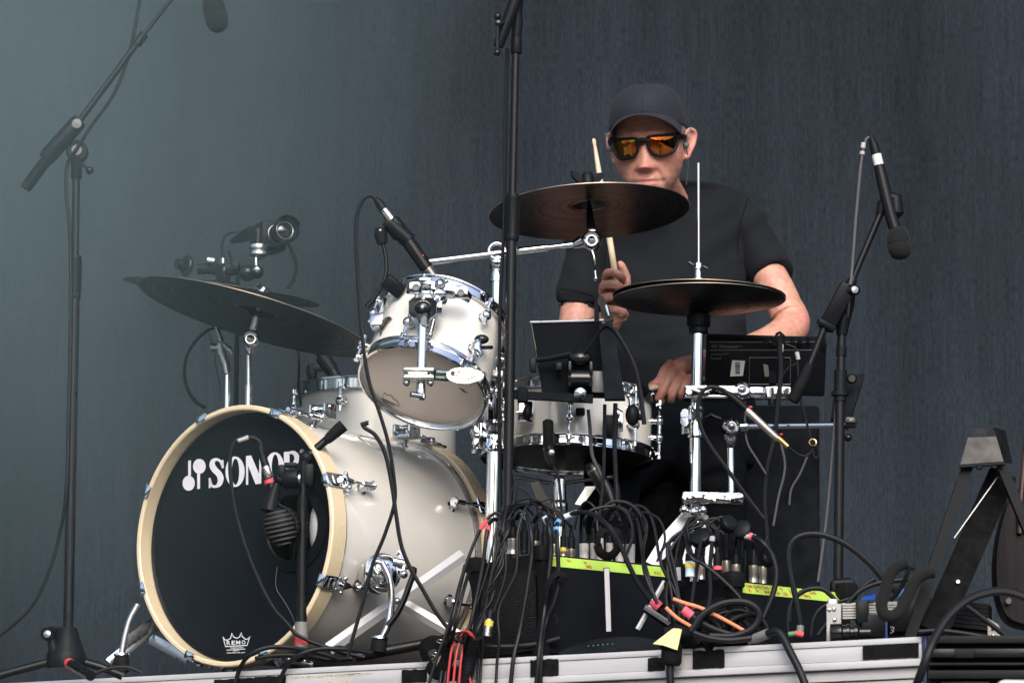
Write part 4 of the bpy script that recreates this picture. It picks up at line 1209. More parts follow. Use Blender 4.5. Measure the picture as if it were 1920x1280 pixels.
def _parm(m):
    f = frame(P(1335, 738, Yh - .02), V((0, 0, 1)), V((1, 0, 0)))
    m.box((.13, .05, .012), f, (0, 0, .010), .004); m.box((.13, .05, .010), f, (0, 0, -.010), .004)
    m.box((.03, .052, .028), f, (-.048, 0, 0), .005); m.box((.022, .05, .026), f, (.05, -.004, 0), .005)
    for q in (-.055, -.02, .035):
        m.cyl(f @ V((q, -.034, 0)), f @ V((q, .0, 0)), .0075, n=12)
    m.tube(spl([f @ V((-.05, -.030, .004)), f @ V((-.02, -.036, -.004)), f @ V((.0, -.03, .006)), f @ V((.03, -.034, .0))], 5), .005, 8)
    round_tilter(m, P(1390, 732, Yh - .03), V((.2, -1, .1)), .021, .012)
    m.box((.05, .03, .03), frame(P(1416, 737, Yh), V((0, 0, 1))), b=.009)
    m.cyl(P(1440, 728, .0), P(1440, 745, .0), .012, n=14)
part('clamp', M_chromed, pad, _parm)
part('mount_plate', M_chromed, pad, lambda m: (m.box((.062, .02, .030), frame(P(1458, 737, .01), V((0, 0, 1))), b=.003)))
part('plate_slot', M_bgloss, pad, lambda m: (m.box((.009, .002, .028), frame(P(1448, 737, -.0012), V((0, 0, 1)), V((1, 0, 0)))), m.lathe([(0, 0), (.006, 0), (.006, .003), (0, .003)], frame(P(1474, 734, .002), V((0, -1, 0))), 12)))
part('plate_knob', M_bplastic, pad, lambda m: m.cyl(P(1447, 748, .0), P(1447, 758, .0), .0085, n=14))

harm = thing('horizontal_arm', 'chrome horizontal arm with a round ratchet joint between the hi-hat and the right microphone stand', 'stand arm', P(1370, 830, -.03))
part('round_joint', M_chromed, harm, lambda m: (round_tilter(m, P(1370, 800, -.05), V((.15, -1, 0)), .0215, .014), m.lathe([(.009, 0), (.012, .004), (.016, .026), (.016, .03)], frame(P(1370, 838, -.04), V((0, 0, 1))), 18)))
part('arm', M_chrome, harm, lambda m: (m.tube(pp([(1388, 800), (1400, 799), (1404, 799)], -.03), [.012, .012, .008], 14), m.cyl(P(1402, 799, -.03), P(1600, 796, .12), .0075, n=16)))
part('end_clamp', M_bgloss, harm, lambda m: (m.box((.03, .03, .026), frame(P(1594, 792, .1), V((0, 0, 1))), b=.006), m.ball(P(1590, 820, .1), .01, n=10)))

# ================================================================== TABLET
Yt = -.27
tab = thing('tablet', 'dark tablet computer held upright on a black holder in front of the snare drum', 'tablet', P(1065, 745, Yt))
tcor = [P(996, 606, Yt), P(1128, 603, Yt), P(1138, 744, Yt - .04), P(1020, 741, Yt - .04)]
def _tb(m):
    a, b, c, d = tcor
    n = (b - a).cross(d - a).normalized()
    if n.y > 0: n = -n
    m.quad(a, b, c, d, 0)
    m.v = []; m.f = []
    q = [p for p in (a, b, c, d)]; bk = [p - n * .009 for p in q]
    m.add(q + bk, [(0, 1, 2, 3), (7, 6, 5, 4), (0, 4, 5, 1), (1, 5, 6, 2), (2, 6, 7, 3), (3, 7, 4, 0)])
M_tab = mat('tablet_back', (0.0055, 0.0065, 0.008), 0.7, spec=.02, rvar=0.06, vscale=6)
part('back_case', M_tab, tab, _tb)
part('top_edge', M_satin, tab, lambda m: m.tube([P(994, 604.5, Yt - .001), P(1142, 600.5, Yt - .001)], .0042, 8, flat=.8))
part('left_edge', M_bgloss, tab, lambda m: m.tube(pp([(996, 607), (1006, 662), (1020, 740)], Yt - .012), .003, 6))
th = thing('tablet_holder', 'black clamp arm with ball joint gripping the tablet beside the central pole', 'holder', P(1060, 760, Yt - .05))
Y2 = Yt - .06
part('cross_bar', M_bplastic, th, lambda m: m.tube(pp([(1000, 676), (1030, 672), (1070, 664), (1100, 664)], Y2), [.008, .009, .010, .012], 8, flat=.7))
part('grip', M_bplastic, th, lambda m: m.box((.016, .02, .034), frame(P(999, 685, Y2), V((0, 0, 1))), b=.004))
part('grip', M_bplastic, th, lambda m: m.box((.016, .02, .02), frame(P(1048, 688, Y2), V((0, 0, 1))), b=.004))
def _sw(m):
    fr = frame(P(1088, 700, Y2 - .01), V((0, -1, -.1)), V((1, 0, 0)))
    m.ball((0, .035, -.01), .026, fr, (1.1, .75, .8), 20)
    for q in (-1, 1):
        m.box((.008, .058, .034), fr, (q * .024, -.002, .0), .003)
    m.cyl(fr @ V((-.027, -.012, -.004)), fr @ V((.027, -.012, -.004)), .021, n=24)
part('ball_joint', M_bgloss, th, _sw)
part('joint_screw', M_chrome, th, lambda m: m.lathe([(0, .006), (.010, .004), (.014, 0)], frame(P(1088, 738, Y2 - .03), V((0, -1, -.3))), 16))
part('lower_bar', M_cloth2, th, lambda m: (m.tube(pp([(958, 739), (985, 741), (1112, 748)], Y2), .0125, 4, flat=1, up=(0, .7, .7)), m.box((.024, .03, .035), frame(P(980, 740, Y2), V((0, 0, 1))), b=.004)))
def _pan2(m):
    a = [P(1122, 612, Y2), P(1148, 608, Y2), P(1172, 752, Y2 - .02), P(1134, 752, Y2 - .02)]
    m.quad(a[3], a[2], a[1], a[0], .018)
part('side_plate', M_cloth2, th, _pan2)
part('diagonal_strut', M_bplastic, th, lambda m: m.tube(spl(pp([(1096, 664), (1112, 640), (1128, 616), (1140, 612), (1152, 622)], Y2 - .02), 4), .006, 8, flat=.5))
def _car(m):
    m.prism([(-.006, 0), (-.010, .035), (-.003, .062), (.003, .060), (.010, .030), (.013, 0)], frame(P(1140, 604, Y2), V((0, -1, 0)), camdir(1, .25, 0)), -.006, .010)
part('spring_clip', M_bplastic, th, _car)
part('clip_insert', M_satin, th, lambda m: m.tube(pp([(1136, 572), (1138, 582), (1141, 592)], Y2 - .014), [.0028, .004, .003], 8))
part('strap', M_cloth2, th, lambda m: m.quad(P(1114, 605, Y2 - .004), P(1124, 605, Y2 - .004), P(1121, 560, Y2), P(1115, 560, Y2), .003))
part('lower_plate', M_greyp, th, lambda m: m.box((.03, .012, .05), frame(P(1122, 716, Yt - .045), V((0, 0, 1))), b=.003))

# ================================================================== MICROPHONE STANDS
def knob_stub(m, a, b, r):
    m.cyl(a, b, r * .45, n=8); m.ball(b, r, n=12)
# left tall boom stand
Yl = .02
ls = thing('microphone_stand', 'tall black microphone stand with long boom at far left', 'microphone stand', G(125, 1258))
Yl = G(125, 1250).y + .05
part('lower_pole', M_bmetal, ls, lambda m: m.cyl(P(128, 1180, Yl), P(140, 556, Yl), .0118, n=18))
part('upper_pole', M_bmetal, ls, lambda m: m.cyl(P(140, 562, Yl), P(143, 320, Yl), .0088, n=16))
part('clutch', M_bplastic, ls, lambda m: ribbed(m, P(140, 561, Yl), P(142, 480, Yl), .0138))
part('swivel', M_bplastic, ls, lambda m: (m.lathe([(.0115, 0), (.0125, .003), (.0125, .03), (.017, .05), (.012, .06)], frame(P(143, 336, Yl), V((0, 0, 1))), 18),
     m.lathe([(0, -.014), (.022, -.014), (.025, -.011), (.025, .011), (.022, .014), (0, .014)], frame(P(145, 285, Yl), V((0, -1, 0))), 24)))
part('swivel_cap', M_greyp, ls, lambda m: m.lathe([(.012, .0145), (.012, .0155), (0, .0165)], frame(P(145, 284, Yl - .002), V((0, -1, 0))), 20))
part('swivel_knob', M_bgloss, ls, lambda m: knob_stub(m, P(152, 305, Yl), P(168, 320, Yl - .01), .0095))
Yb = Yl - .022
part('boom_housing', M_bplastic, ls, lambda m: m.tube(pp([(86, 299), (92, 291), (145, 231), (150, 226)], Yb), [.0185, .0205, .0195, .017], 16))
part('housing_cap', M_greyp, ls, lambda m: m.lathe([(.011, 0), (.011, .002), (0, .003)], frame(P(144, 232, Yb - .0185), V((0, -1, 0))), 18))
part('boom_grip', M_rubber, ls, lambda m: m.tube(pp([(47, 354), (50, 350), (92, 294)], Yb), [.0125, .014, .014], 14))
part('boom_tube', M_bmetal, ls, lambda m: (m.tube(pp([(146, 231), (262, 75)], Yb), .0075, 12), m.tube(pp([(256, 84), (271, 64)], Yb), .011, 12), m.tube(pp([(266, 70), (330, -12), (412, -118)], Yb), .0048, 10)))
def _base(m):
    fr = frame(P(124, 1254, Yl), V((0, 0, 1)))
    k = S(Yl)
    m.lathe([(0, 0), (36 * k, 0), (37 * k, 3 * k), (37 * k, 27 * k), (35 * k, 31 * k), (30 * k, 44 * k), (20 * k, 74 * k), (18 * k, 77 * k), (0, 77 * k)], fr, 32)
    m.tube(pp([(104, 1225), (98, 1205), (95, 1192)], Yl - .02), [.014, .011, .012], 10)
    m.cyl(P(88, 1188, Yl - .035), P(97, 1186, Yl - .005), .0155, n=18)
part('base', M_bplastic, ls, _base)
part('base_screw', M_satin, ls, lambda m: m.lathe([(0, .001), (.007, .001), (.0085, 0)], frame(P(88, 1188, Yl - .037), V((-.25, -.95, 0))), 14))
for pts in ([(90, 1241), (30, 1257), (-60, 1282)], [(155, 1240), (190, 1250), (230, 1266)]):
    part('leg', M_bmetal, ls, lambda m: m.tube(pp(pts, Yl), .0105, 12))
part('leg', M_bmetal, ls, lambda m: m.tube([P(130, 1243, Yl - .04), P(170, 1266, Yl - .24)], .0115, 12))
part('leg_ring', M_redtape, ls, lambda m: m.tube([P(129, 1242.5, Yl - .038), P(133, 1245, Yl - .058)], .0122, 12))

# centre stand, in front of the kit
Yc = -.34
cs = thing('microphone_stand', 'black microphone stand pole rising in front of the chrome cymbal stand to the top edge', 'microphone stand', V((P(950, 1200, Yc).x, Yc, 0)))
part('lower_pole', M_bmetal, cs, lambda m: m.cyl(P(949, 1180, Yc), P(959, 446, Yc), .0118, n=18))
part('upper_pole', M_bmetal, cs, lambda m: m.cyl(P(959, 452, Yc), P(967, 96, Yc), .0086, n=16))
part('clutch', M_bplastic, cs, lambda m: ribbed(m, P(960, 452, Yc), P(962, 364, Yc), .0152))
part('swivel', M_bplastic, cs, lambda m: (m.lathe([(.0115, 0), (.0125, .003), (.0125, .03), (.012, .038)], frame(P(968, 101, Yc), V((0, 0, 1))), 18), m.tube(pp([(968, 70), (970, 50), (968, 20), (972, -12)], Yc), [.011, .013, .014, .014], 14)))
part('boom_housing', M_bplastic, cs, lambda m: m.tube(pp([(934, 88), (937, 80), (951, 42), (975, -24)], Yc - .03), [.0105, .0125, .013, .0155], 14))
part('t_knob', M_bgloss, cs, lambda m: (m.cyl(P(932, 98, Yc - .05), P(933, 32, Yc - .05), .0032, n=8), m.ball(P(932, 99, Yc - .05), .0085, n=12), m.ball(P(933, 31, Yc - .05), .0085, n=12), m.cyl(P(934, 45, Yc - .05), P(950, 40, Yc - .03), .006, n=10), m.box((.014, .014, .014), frame(P(934, 44, Yc - .05), V((0, 0, 1))), b=.004)))
part('leg', M_bmetal, cs, lambda m: m.tube([P(946, 1176, Yc), P(880, 1190, Yc + .02), P(668, 1230, -.36)], .0125, 12))
part('leg', M_bmetal, cs, lambda m: m.tube([P(950, 1176, Yc), V((P(950, 1176, Yc).x + .3, Yc + .1, .013))], .0125, 12))
part('leg', M_bmetal, cs, lambda m: m.tube([P(950, 1176, Yc), V((P(950, 1176, Yc).x + .02, Yc + .4, .013))], .0125, 12))

# right boom stand
Yr = -.28
rs = thing('microphone_stand', 'black microphone stand at right with short boom and foam topped microphone', 'microphone stand', V((P(1572, 1110, Yr).x, Yr, 0)))
part('lower_pole', M_bmetal, rs, lambda m: m.cyl(P(1571, 1150, Yr), P(1575, 745, Yr), .0112, n=18))
part('upper_pole', M_bmetal, rs, lambda m: m.cyl(P(1575, 770, Yr), P(1578, 622, Yr), .0098, n=16))
part('clutch', M_bplastic, rs, lambda m: (m.cyl(P(1575, 752, Yr), P(1576, 694, Yr), .0148, n=18), m.cyl(P(1575, 742, Yr), P(1575, 734, Yr), .0205, n=18), m.cyl(P(1577, 668, Yr), P(1578, 650, Yr), .0118, n=16)))
part('base_block', M_bplastic, rs, lambda m: (m.box((.055, .05, .05), frame(P(1580, 1108, Yr), V((0, 0, 1))), b=.008), m.cyl(P(1566, 1094, Yr - .02), P(1596, 1092, Yr - .02), .012, n=12)))
for a in (160, 300, 50):
    part('leg', M_bmetal, rs, lambda m: m.tube([P(1575, 1120, Yr), V((P(1572, 1120, Yr).x + .3 * math.cos(R(a)), Yr + .3 * math.sin(R(a)), .012))], .010, 10))
part('swivel', M_bplastic, rs, lambda m: m.tube(pp([(1578, 628), (1580, 605), (1588, 575), (1590, 548)], Yr), [.0125, .016, .016, .018], 14))
Yq = Yr - .03
part('boom_housing', M_bplastic, rs, lambda m: (m.box((.038, .032, .118), frame(P(1569, 576, Yq), camdir(.47, .88, 0), camdir(.88, -.47, 0)), b=.006), m.box((.044, .036, .014), frame(P(1549, 609, Yq), camdir(.47, .88, 0), camdir(.88, -.47, 0)), b=.004)))
part('housing_knob', M_bgloss, rs, lambda m: (m.cyl(P(1590, 545, Yq - .01), P(1602, 543, Yq - .02), .0135, n=14), m.ball(P(1607, 544, Yq - .01), .011, None, (.7, 1, 1), 10)))
part('knob_cap', M_satin, rs, lambda m: m.lathe([(0, .002), (.008, .001), (.009, 0)], frame(P(1603, 543, Yq - .026), V((.4, -.9, 0))), 14))
part('boom_tube', M_bmetal, rs, lambda m: (m.tube(pp([(1588, 546), (1600, 522)], Yq), [.0165, .010], 12), m.tube(pp([(1596, 530), (1652, 398)], Yq), .0078, 12)))
part('boom_tube', M_bmetal, rs, lambda m: m.tube(pp([(1546, 614), (1516, 690)], Yq), .0085, 12))
part('boom_grip', M_rubber, rs, lambda m: m.tube(pp([(1519, 683), (1512, 700), (1488, 748), (1486, 752)], Yq), [.0105, .0138, .0145, .0125], 14))
part('microphone_clip', M_bplastic, rs, lambda m: (m.tube(pp([(1650, 402), (1655, 384), (1668, 372)], Yq), [.010, .014, .012], 12), m.tube(pp([(1660, 366), (1678, 372), (1681, 400), (1678, 404)], Yq - .006), [.012, .017, .017, .012], 14)))

# short kick-drum stand 
Yk = EY(567).y + .06
ks = thing('microphone_stand', 'short black microphone stand with grey and red tape in front of the bass drum', 'microphone stand', V((P(566, 1236, Yk).x, Yk, 0)))
part('lower_pole', M_bmetal, ks, lambda m: m.cyl(P(565, 1236, Yk), P(567, 950, Yk), .0118, n=18))
part('upper_pole', M_bmetal, ks, lambda m: m.cyl(P(567, 958, Yk), P(569, 886, Yk), .0098, n=16))
part('collar', M_bplastic, ks, lambda m: m.cyl(P(567, 953, Yk), P(567.5, 934, Yk), .0125, n=18))
part('grey_tape', M_grtape, ks, lambda m: m.cyl(P(565, 1217, Yk), P(565.5, 1166, Yk), .0148, n=18))
part('red_tape_band', M_redtape, ks, lambda m: m.cyl(P(565, 1208.5, Yk), P(565.2, 1194.5, Yk), .0152, n=18))
def _ksw(m):
    m.tube(pp([(568, 900), (570, 880), (572, 850)], Yk), [.012, .013, .013], 12)
    m.ball(P(574, 858, Yk), .016, n=14)
    m.box((.025, .03, .05), frame(P(579, 890, Yk), V((0, 0, 1))), b=.007)
part('swivel', M_bplastic, ks, _ksw)
part('boom_tube', M_bmetal, ks, lambda m: m.tube(pp([(574, 860), (580, 852), (622, 816)], Yk), [.0125, .0095, .0095], 12))
part('boom_grip', M_rubber, ks, lambda m: m.tube(pp([(612, 826), (620, 818), (638, 802), (644, 797)], Yk - .01), [.010, .0125, .0145, .0145], 14))
def _kcl(m):
    m.lathe([(0, -.018), (.021, -.018), (.023, -.015), (.023, .015), (.021, .018), (0, .018)], frame(P(547, 897, Yk - .02), V((1, -.25, 0))), 24)
    m.box((.018, .03, .03), frame(P(528, 884, Yk - .02), V((0, 0, 1))), b=.006)
    m.tube(pp([(520, 896), (528, 901), (540, 899)], Yk - .02), .011, 10)
    m.box((.03, .02, .012), frame(P(545, 872, Yk - .02), V((0, 0, 1))), b=.004)
part('microphone_clip', M_bplastic, ks, _kcl)
part('clip_washer', M_satin, ks, lambda m: m.cyl(P(557, 897, Yk - .02), P(563, 897, Yk - .02), .013, n=16))

# ================================================================== MICROPHONES
def xlr_line(t, a, b, mat_b=None):
    """black cable plug: sleeve at a (cable side) to barrel at b (microphone side)"""
    a, b = V(a), V(b); d = b - a; L = d.length; fr = frame(a, d)
    part('plug_sleeve', M_bplastic, t, lambda m: m.lathe([(.0035, -.006), (.0055, .0), (.0075, L * .25), (.009, L * .28), (.0092, L * .60), (.0092, L * .62)], fr, 16))
    part('plug_barrel', mat_b or M_nickel, t, lambda m: m.lathe([(.0088, L * .60), (.0094, L * .62), (.0094, L * .98), (.0085, L), (0, L)], fr, 16))
# kick microphone
km = thing('kick_microphone', 'egg shaped ribbed bass drum microphone hanging before the black drum head', 'microphone', P(528, 1020, Yk - .03))
kc = P(527, 984, Yk - .03)
kfr = frame(kc, camdir(-.22, 1, -.05), camdir(1, .22, .1))
def _kbody(m):
    a = 31 * S(Yk)
    m.ball((0, 0, 0), 1, kfr, (a, a * .95, a * 1.22), 28)
part('capsule_body', M_bplastic, km, _kbody)
def _kribs(m):
    a = 31 * S(Yk)
    for k in range(8):
        z = (-.92 + k * .225) * a * 1.22
        rr = math.sqrt(max(.02, 1 - (z / (a * 1.22)) ** 2)) * a
        m.torus(rr * 1.02, .0026, kfr @ Mx.Translation((0, 0, z)) @ Mx.Scale(.96, 4, (0, 1, 0)), 36, 6)
M_kmg = mat('dark_grey_metal', (0.20, 0.19, 0.175), 0.3, 0.85)
part('grille_rib', M_kmg, km, _kribs)
def _kfr(m):
    a = 31 * S(Yk)
    m.torus(a * 1.08, .0032, kfr @ Mx.Translation((0, -.004, 0)) @ Mx.Rotation(R(90), 4, 'X') @ Mx.Rotation(R(20), 4, 'Y'), 40, 6)
    m.tube(pp([(506, 958), (512, 930), (519, 906)], Yk - .03), [.030, .020, .012], 14, flat=.8)
    m.tube(pp([(521, 944), (540, 956), (554, 974), (557, 992)], Yk - .055), .0032, 8)
part('neck', M_bplastic, km, _kfr)
part('connector_barrel', M_bmetal, km, lambda m: m.cyl(P(517, 942, Yk - .03), P(506, 898, Yk - .03), .0128, .0105, n=18))
xlr_line(km, P(488, 840, Yk - .03), P(505, 896, Yk - .03))
part('red_tape_band', M_redtape, km, lambda m: m.cyl(P(506.5, 906, Yk - .03), P(504.5, 899, Yk - .03), .0122, n=16))

# tom microphone
tm = thing('tom_microphone', 'black pencil microphone aimed down at the rack tom in a gooseneck clip', 'microphone', P(800, 510, -.25))
Ym = -.26
part('body', M_bmetal, tm, lambda m: m.tube(pp([(735, 412), (738, 415), (772, 462), (800, 503), (802, 507)], Ym), [.013, .0165, .0165, .0155, .010], 18))
part('body_ring', M_bgloss, tm, lambda m: m.tube(pp([(757, 446), (760, 449)], Ym), .0172, 18))
part('capsule', M_kmg, tm, lambda m: m.tube(pp([(799, 500), (812, 518)], Ym), [.0135, .0125], 16))
part('barrel', M_nickel, tm, lambda m: m.tube(pp([(720, 394), (737, 416)], Ym), .0112, 16))
part('plug_sleeve', M_bplastic, tm, lambda m: m.tube(pp([(701, 369), (706, 375), (709, 378), (722, 397)], Ym), [.0045, .0075, .0100, .0112], 16))
part('red_dot', M_redtape, tm, lambda m: m.ball(P(793, 479, Ym - .013), .0025, n=8))
part('clip', M_bplastic, tm, lambda m: (m.tube(pp([(730, 418), (768, 452)], Ym - .001), [.0188, .0188], 16), m.box((.02, .014, .05), frame(P(734, 431, Ym + .0), camdir(-.55, .83, 0)), b=.005)))
def _tsw(m):
    m.tube(pp([(714, 428), (714, 440), (717, 457)], Ym), [.012, .0155, .012], 12)
part('swivel', M_rubber, tm, _tsw)
part('swivel_screw', M_satin, tm, lambda m: m.ball(P(713, 432, Ym - .014), .004, n=8))
part('gooseneck', M_bmetal, tm, lambda m: m.tube(spl(pp([(717, 455), (723, 480), (724, 510), (716, 536), (700, 562), (693, 572)], Ym), 5), .0048, 10))
part('gooseneck_tip', M_bplastic, tm, lambda m: m.tube(pp([(697, 565), (688, 576)], Ym), [.006, .0075], 10))
part('rim_clamp', M_bplastic, tm, lambda m: m.box((.05, .03, .034), frame(P(738, 537, -.32), camdir(.6, .8, .1)), b=.005))

# floor tom microphone
fm_ = thing('floor_tom_microphone', 'dark pencil microphone in a clip under the left ride cymbal over the floor tom', 'microphone', P(640, 725, .36))
part('body', M_bmetal, fm_, lambda m: m.tube(pp([(598, 652), (602, 658), (620, 692), (642, 725)], .34), [.012, .0158, .0158, .0145], 16))
part('capsule', M_kmg, fm_, lambda m: m.tube(pp([(634, 716), (646, 730)], .34), .0135, 14))
part('clip', M_bplastic, fm_, lambda m: (m.tube(pp([(604, 668), (622, 694)], .338), .0182, 14), m.tube(pp([(583, 683), (584, 696), (586, 712)], .35), [.010, .015, .011], 12), m.cyl(P(584, 708, .35), P(583, 735, .35), .0055, n=8), m.box((.03, .015, .016), frame(P(594, 690, .345), V((0, 0, 1))), b=.004)))

# right foam-headed microphone
rm = thing('vocal_microphone', 'black microphone with silver ring and foam ball clipped on the right boom, pointing down', 'microphone', P(1688, 486, Yq))
Yv = Yq - .012
part('body', M_bmetal, rm, lambda m: m.tube(pp([(1648, 310), (1656, 345), (1669, 400), (1680, 436)], Yv), [.0125, .0142, .0142, .0145], 18))
part('barrel', M_label, rm, lambda m: m.tube(pp([(1643, 289), (1648, 310)], Yv), .0112, 16))
part('plug_sleeve', M_bplastic, rm, lambda m: m.tube(pp([(1633, 255), (1636, 266), (1638, 270), (1643, 290)], Yv), [.005, .0085, .0105, .0115], 16))
def _fo(m, a, b, r, st):
    a, b = V(a), V(b); fr = frame(a, b - a); L = (b - a).length
    m.lathe([(0, -.002), (r * .55, -.001), (r * .86, L * .10), (r * .97, L * .30), (r, L * .46), (r * .965, L * .475), (r * .965, L * .50), (r, L * .52), (r * .97, L * .72), (r * .78, L * .90), (r * .45, L * .985), (0, L)], fr, 28)
part('foam_cover', M_foam, rm, lambda m: _fo(m, P(1682, 428, Yv), P(1690, 486, Yv), .0270, 0))
lm_ = thing('overhead_microphone', 'foam covered microphone hanging into the picture at the top left', 'microphone', P(410, 58, Yb))
part('foam_cover', M_foam, lm_, lambda m: _fo(m, P(396, -6, Yb), P(412, 60, Yb), .0270, 0))
part('body', M_bmetal, lm_, lambda m: m.tube(pp([(397, 2), (390, -40), (386, -80)], Yb), [.015, .0135, .0135], 16))
part('clip', M_bplastic, lm_, lambda m: m.tube(pp([(386, -60), (400, -100), (413, -120)], Yb), [.012, .010, .007], 10))

# snare microphone and the clip on the drum
sm = thing('snare_microphone', 'black microphone leaning below the snare drum with a grey cable', 'microphone', P(1150, 945, -.2))
part('body', M_bmetal, sm, lambda m: m.tube(pp([(1108, 868), (1110, 874), (1128, 905), (1150, 945)], -.18), [.013, .0175, .0172, .016], 18))
part('body_ring', M_kmg, sm, lambda m: m.tube(pp([(1113, 879), (1115, 882)], -.18), .0182, 18))
cm = thing('clip_microphone', 'black block shaped clip microphone hanging below the snare rim', 'microphone', P(1035, 870, -.22))
part('body', M_bplastic, cm, lambda m: m.box((.025, .026, .082), frame(P(1028, 820, -.22), camdir(-.02, 1, 0)), b=.006))
part('lower_body', M_bgloss, cm, lambda m: m.tube(pp([(1026, 838), (1032, 862), (1036, 872)], -.235), [.012, .011, .006], 10))
part('chrome_tip', M_chrome, cm, lambda m: m.ball(P(1034, 848, -.243), .0085, None, (1, .6, 1.1), 12))
part('holder', M_bplastic, cm, lambda m: m.box((.012, .05, .03), frame(P(1026, 800, -.2), V((0, 0, 1))), b=.003))

# beige pencil (inline) microphone with loop
im = thing('inline_microphone', 'beige metal pencil shaped connector with red end rings dangling below the percussion pad', 'microphone', P(1440, 850, -.16))
Yi = -.16
part('body', M_pearl, im, lambda m: m.tube(pp([(1398, 766), (1402, 770), (1452, 817), (1459, 823)], Yi), [.0075, .0092, .0088, .0072], 16))
part('gold_tip', M_gold, im, lambda m: m.tube(pp([(1458, 820), (1477, 837)], Yi), [.0075, .0062], 14))
part('plug_sleeve', M_bplastic, im, lambda m: m.tube(pp([(1362, 735), (1370, 742), (1376, 746), (1400, 768)], Yi), [.005, .0085, .0095, .0088], 14))
part('red_ring', M_redtape, im, lambda m: (m.ball(P(1407, 763, Yi - .006), .0042, None, (1.3, 1, .7), 10), m.ball(P(1465, 814, Yi - .006), .0036, None, (1.3, 1, .7), 10)))

# ================================================================== MONITOR behind the pad
mo = thing('monitor_speaker', 'plain black speaker cabinet standing in the dark behind the percussion pad', 'speaker', V((P(1470, 1000, .75).x, .75, 0)))
part('cabinet', M_cloth2, mo, lambda m: m.box((P(1540, 900, .75).x - P(1330, 900, .75).x, .3, P(1400, 752, .75).z), frame(V((P(1435, 900, .75).x, .95, P(1400, 752, .75).z / 2)), V((0, 0, 1))), b=.01))
part('tilted_top', M_cloth2, mo, lambda m: (m.quad(P(1556, 800, .6), P(1590, 806, .6), P(1618, 716, .7), P(1566, 722, .7), .03)))
part('handle_knob', M_bgloss, mo, lambda m: m.lathe([(0, .006), (.009, .006), (.013, 0)], frame(P(1597, 710, .6), V((0, -1, 0))), 14))
# ================================================================== STAGE BOXES
PLUGTOP = {}
def stage_box(label, near, yaw, w, d, h, tape_txt, tape_cols, first):
    t = thing('stage_box', label, 'stage box', near)
    xd = V((math.cos(R(yaw)), math.sin(R(yaw)), 0))
    M = frame(near, V((0, 0, 1)), xd)          # x along the front to viewer's right, y inwards
    h1 = h - .030
    def _case(m):
        prof = [(.006, .010), (.0, .014), (.0, h1), (.022, h - .004), (.024, h), (d, h), (d, .010)]
        for q0, q1 in ((.006, w - .006),):
            vs = [(q0, y, z) for y, z in prof] + [(q1, y, z) for y, z in prof]
            n = len(prof)
            m.add(vs, [tuple(reversed(range(n))), tuple(range(n, 2 * n))] + [(i, (i + 1) % n, n + (i + 1) % n, n + i) for i in range(n)], M)
    part('case', M_bplastic, t, _case)
    part('side_grille', M_grille, t, lambda m: m.box((.004, d - .05, h - .055), M, (.003, d / 2, h / 2 - .008), .001))
    for (cx, cy) in ((0, 0), (0, d), (w, 0), (w, d)):
        def _corner(m):
            m.box((.038, .038, .036), M, (cx, cy, h - .004), .006)
            m.tube([M @ V((cx, cy, h - .02)), M @ V((cx + (.006 if cx == 0 else -.006), cy, h * .75)), M @ V((cx + (.009 if cx == 0 else -.009), cy, h * .4)), M @ V((cx, cy, .03)), M @ V((cx, cy, .0))], [.020, .015, .013, .017, .019], 4, up=(0, 1, 0))
            m.lathe([(.004, .0), (.006, .0006), (0, .0006)], M @ frame(V((cx - .0195 if cx == 0 else cx, cy if cx == 0 else cy - .0195, h - .004)), V((-1, 0, 0)) if cx == 0 else V((0, -1, 0))), 10)
        part('rubber_corner', M_rubber, t, _corner)
    # label tape along the sloped shoulder
    x0, x1 = .012, w - .014
    sl = V((0, .022, h - .004 - h1)); nrm = V((0, -sl.z, sl.y)).normalized()
    o = V((0, .0005, h1 + .001))
    TF = M @ frame(o + nrm * .0009, nrm, V((1, 0, 0)))
    sw = sl.length * .92
    tp = part('label_tape', M_lime, t, lambda m: m.prism([(x0, .002), (x0 + .02, -.001), (x1, -.001), (x1 + .002, .006), (x1, sw), (x0 + .006, sw), (x0 - .002, sw * .6)], TF, 0, .0005))
    for k, (a, b, u) in enumerate(tape_cols):
        def _tx(m):
            for row, s in enumerate((a, b)):
                if s:
                    v, f = text_mesh(s, .0135, .0005, .8)
                    m.add([(p[0] + x0 + u * (x1 - x0), p[1] + sw * (.54 - .42 * row), .0008) for p in v], f, TF)
        part('marker_writing', M_redprint, tp, _tx)
    part('top_panel', M_bgloss, t, lambda m: m.box((w - .05, d - .05, .003), M, (w / 2, d / 2 + .01, h + .0005), .001))
    return M, w, d, h
def plug_on(M, h, px, ytop, ysplit, rpx, mat_b, inset, ring=None):
    """vertical cable plug standing in a stage box's top; returns its top point"""
    # point on the line inset behind the front edge, seen under photo column px
    o = M @ V((0, inset, h)); dd = (M.to_3x3() @ V((1, 0, 0)))
    dr = ray(px, 1030); nn = V((dr.y, -dr.x, 0))
    tt = -((o - CAMP).dot(nn)) / dd.dot(nn)
    b = o + dd * tt
    Y = b.y
    top = P(px, ytop, Y); sp = P(px, ysplit, Y)
    b.x = top.x
    return b, sp, top
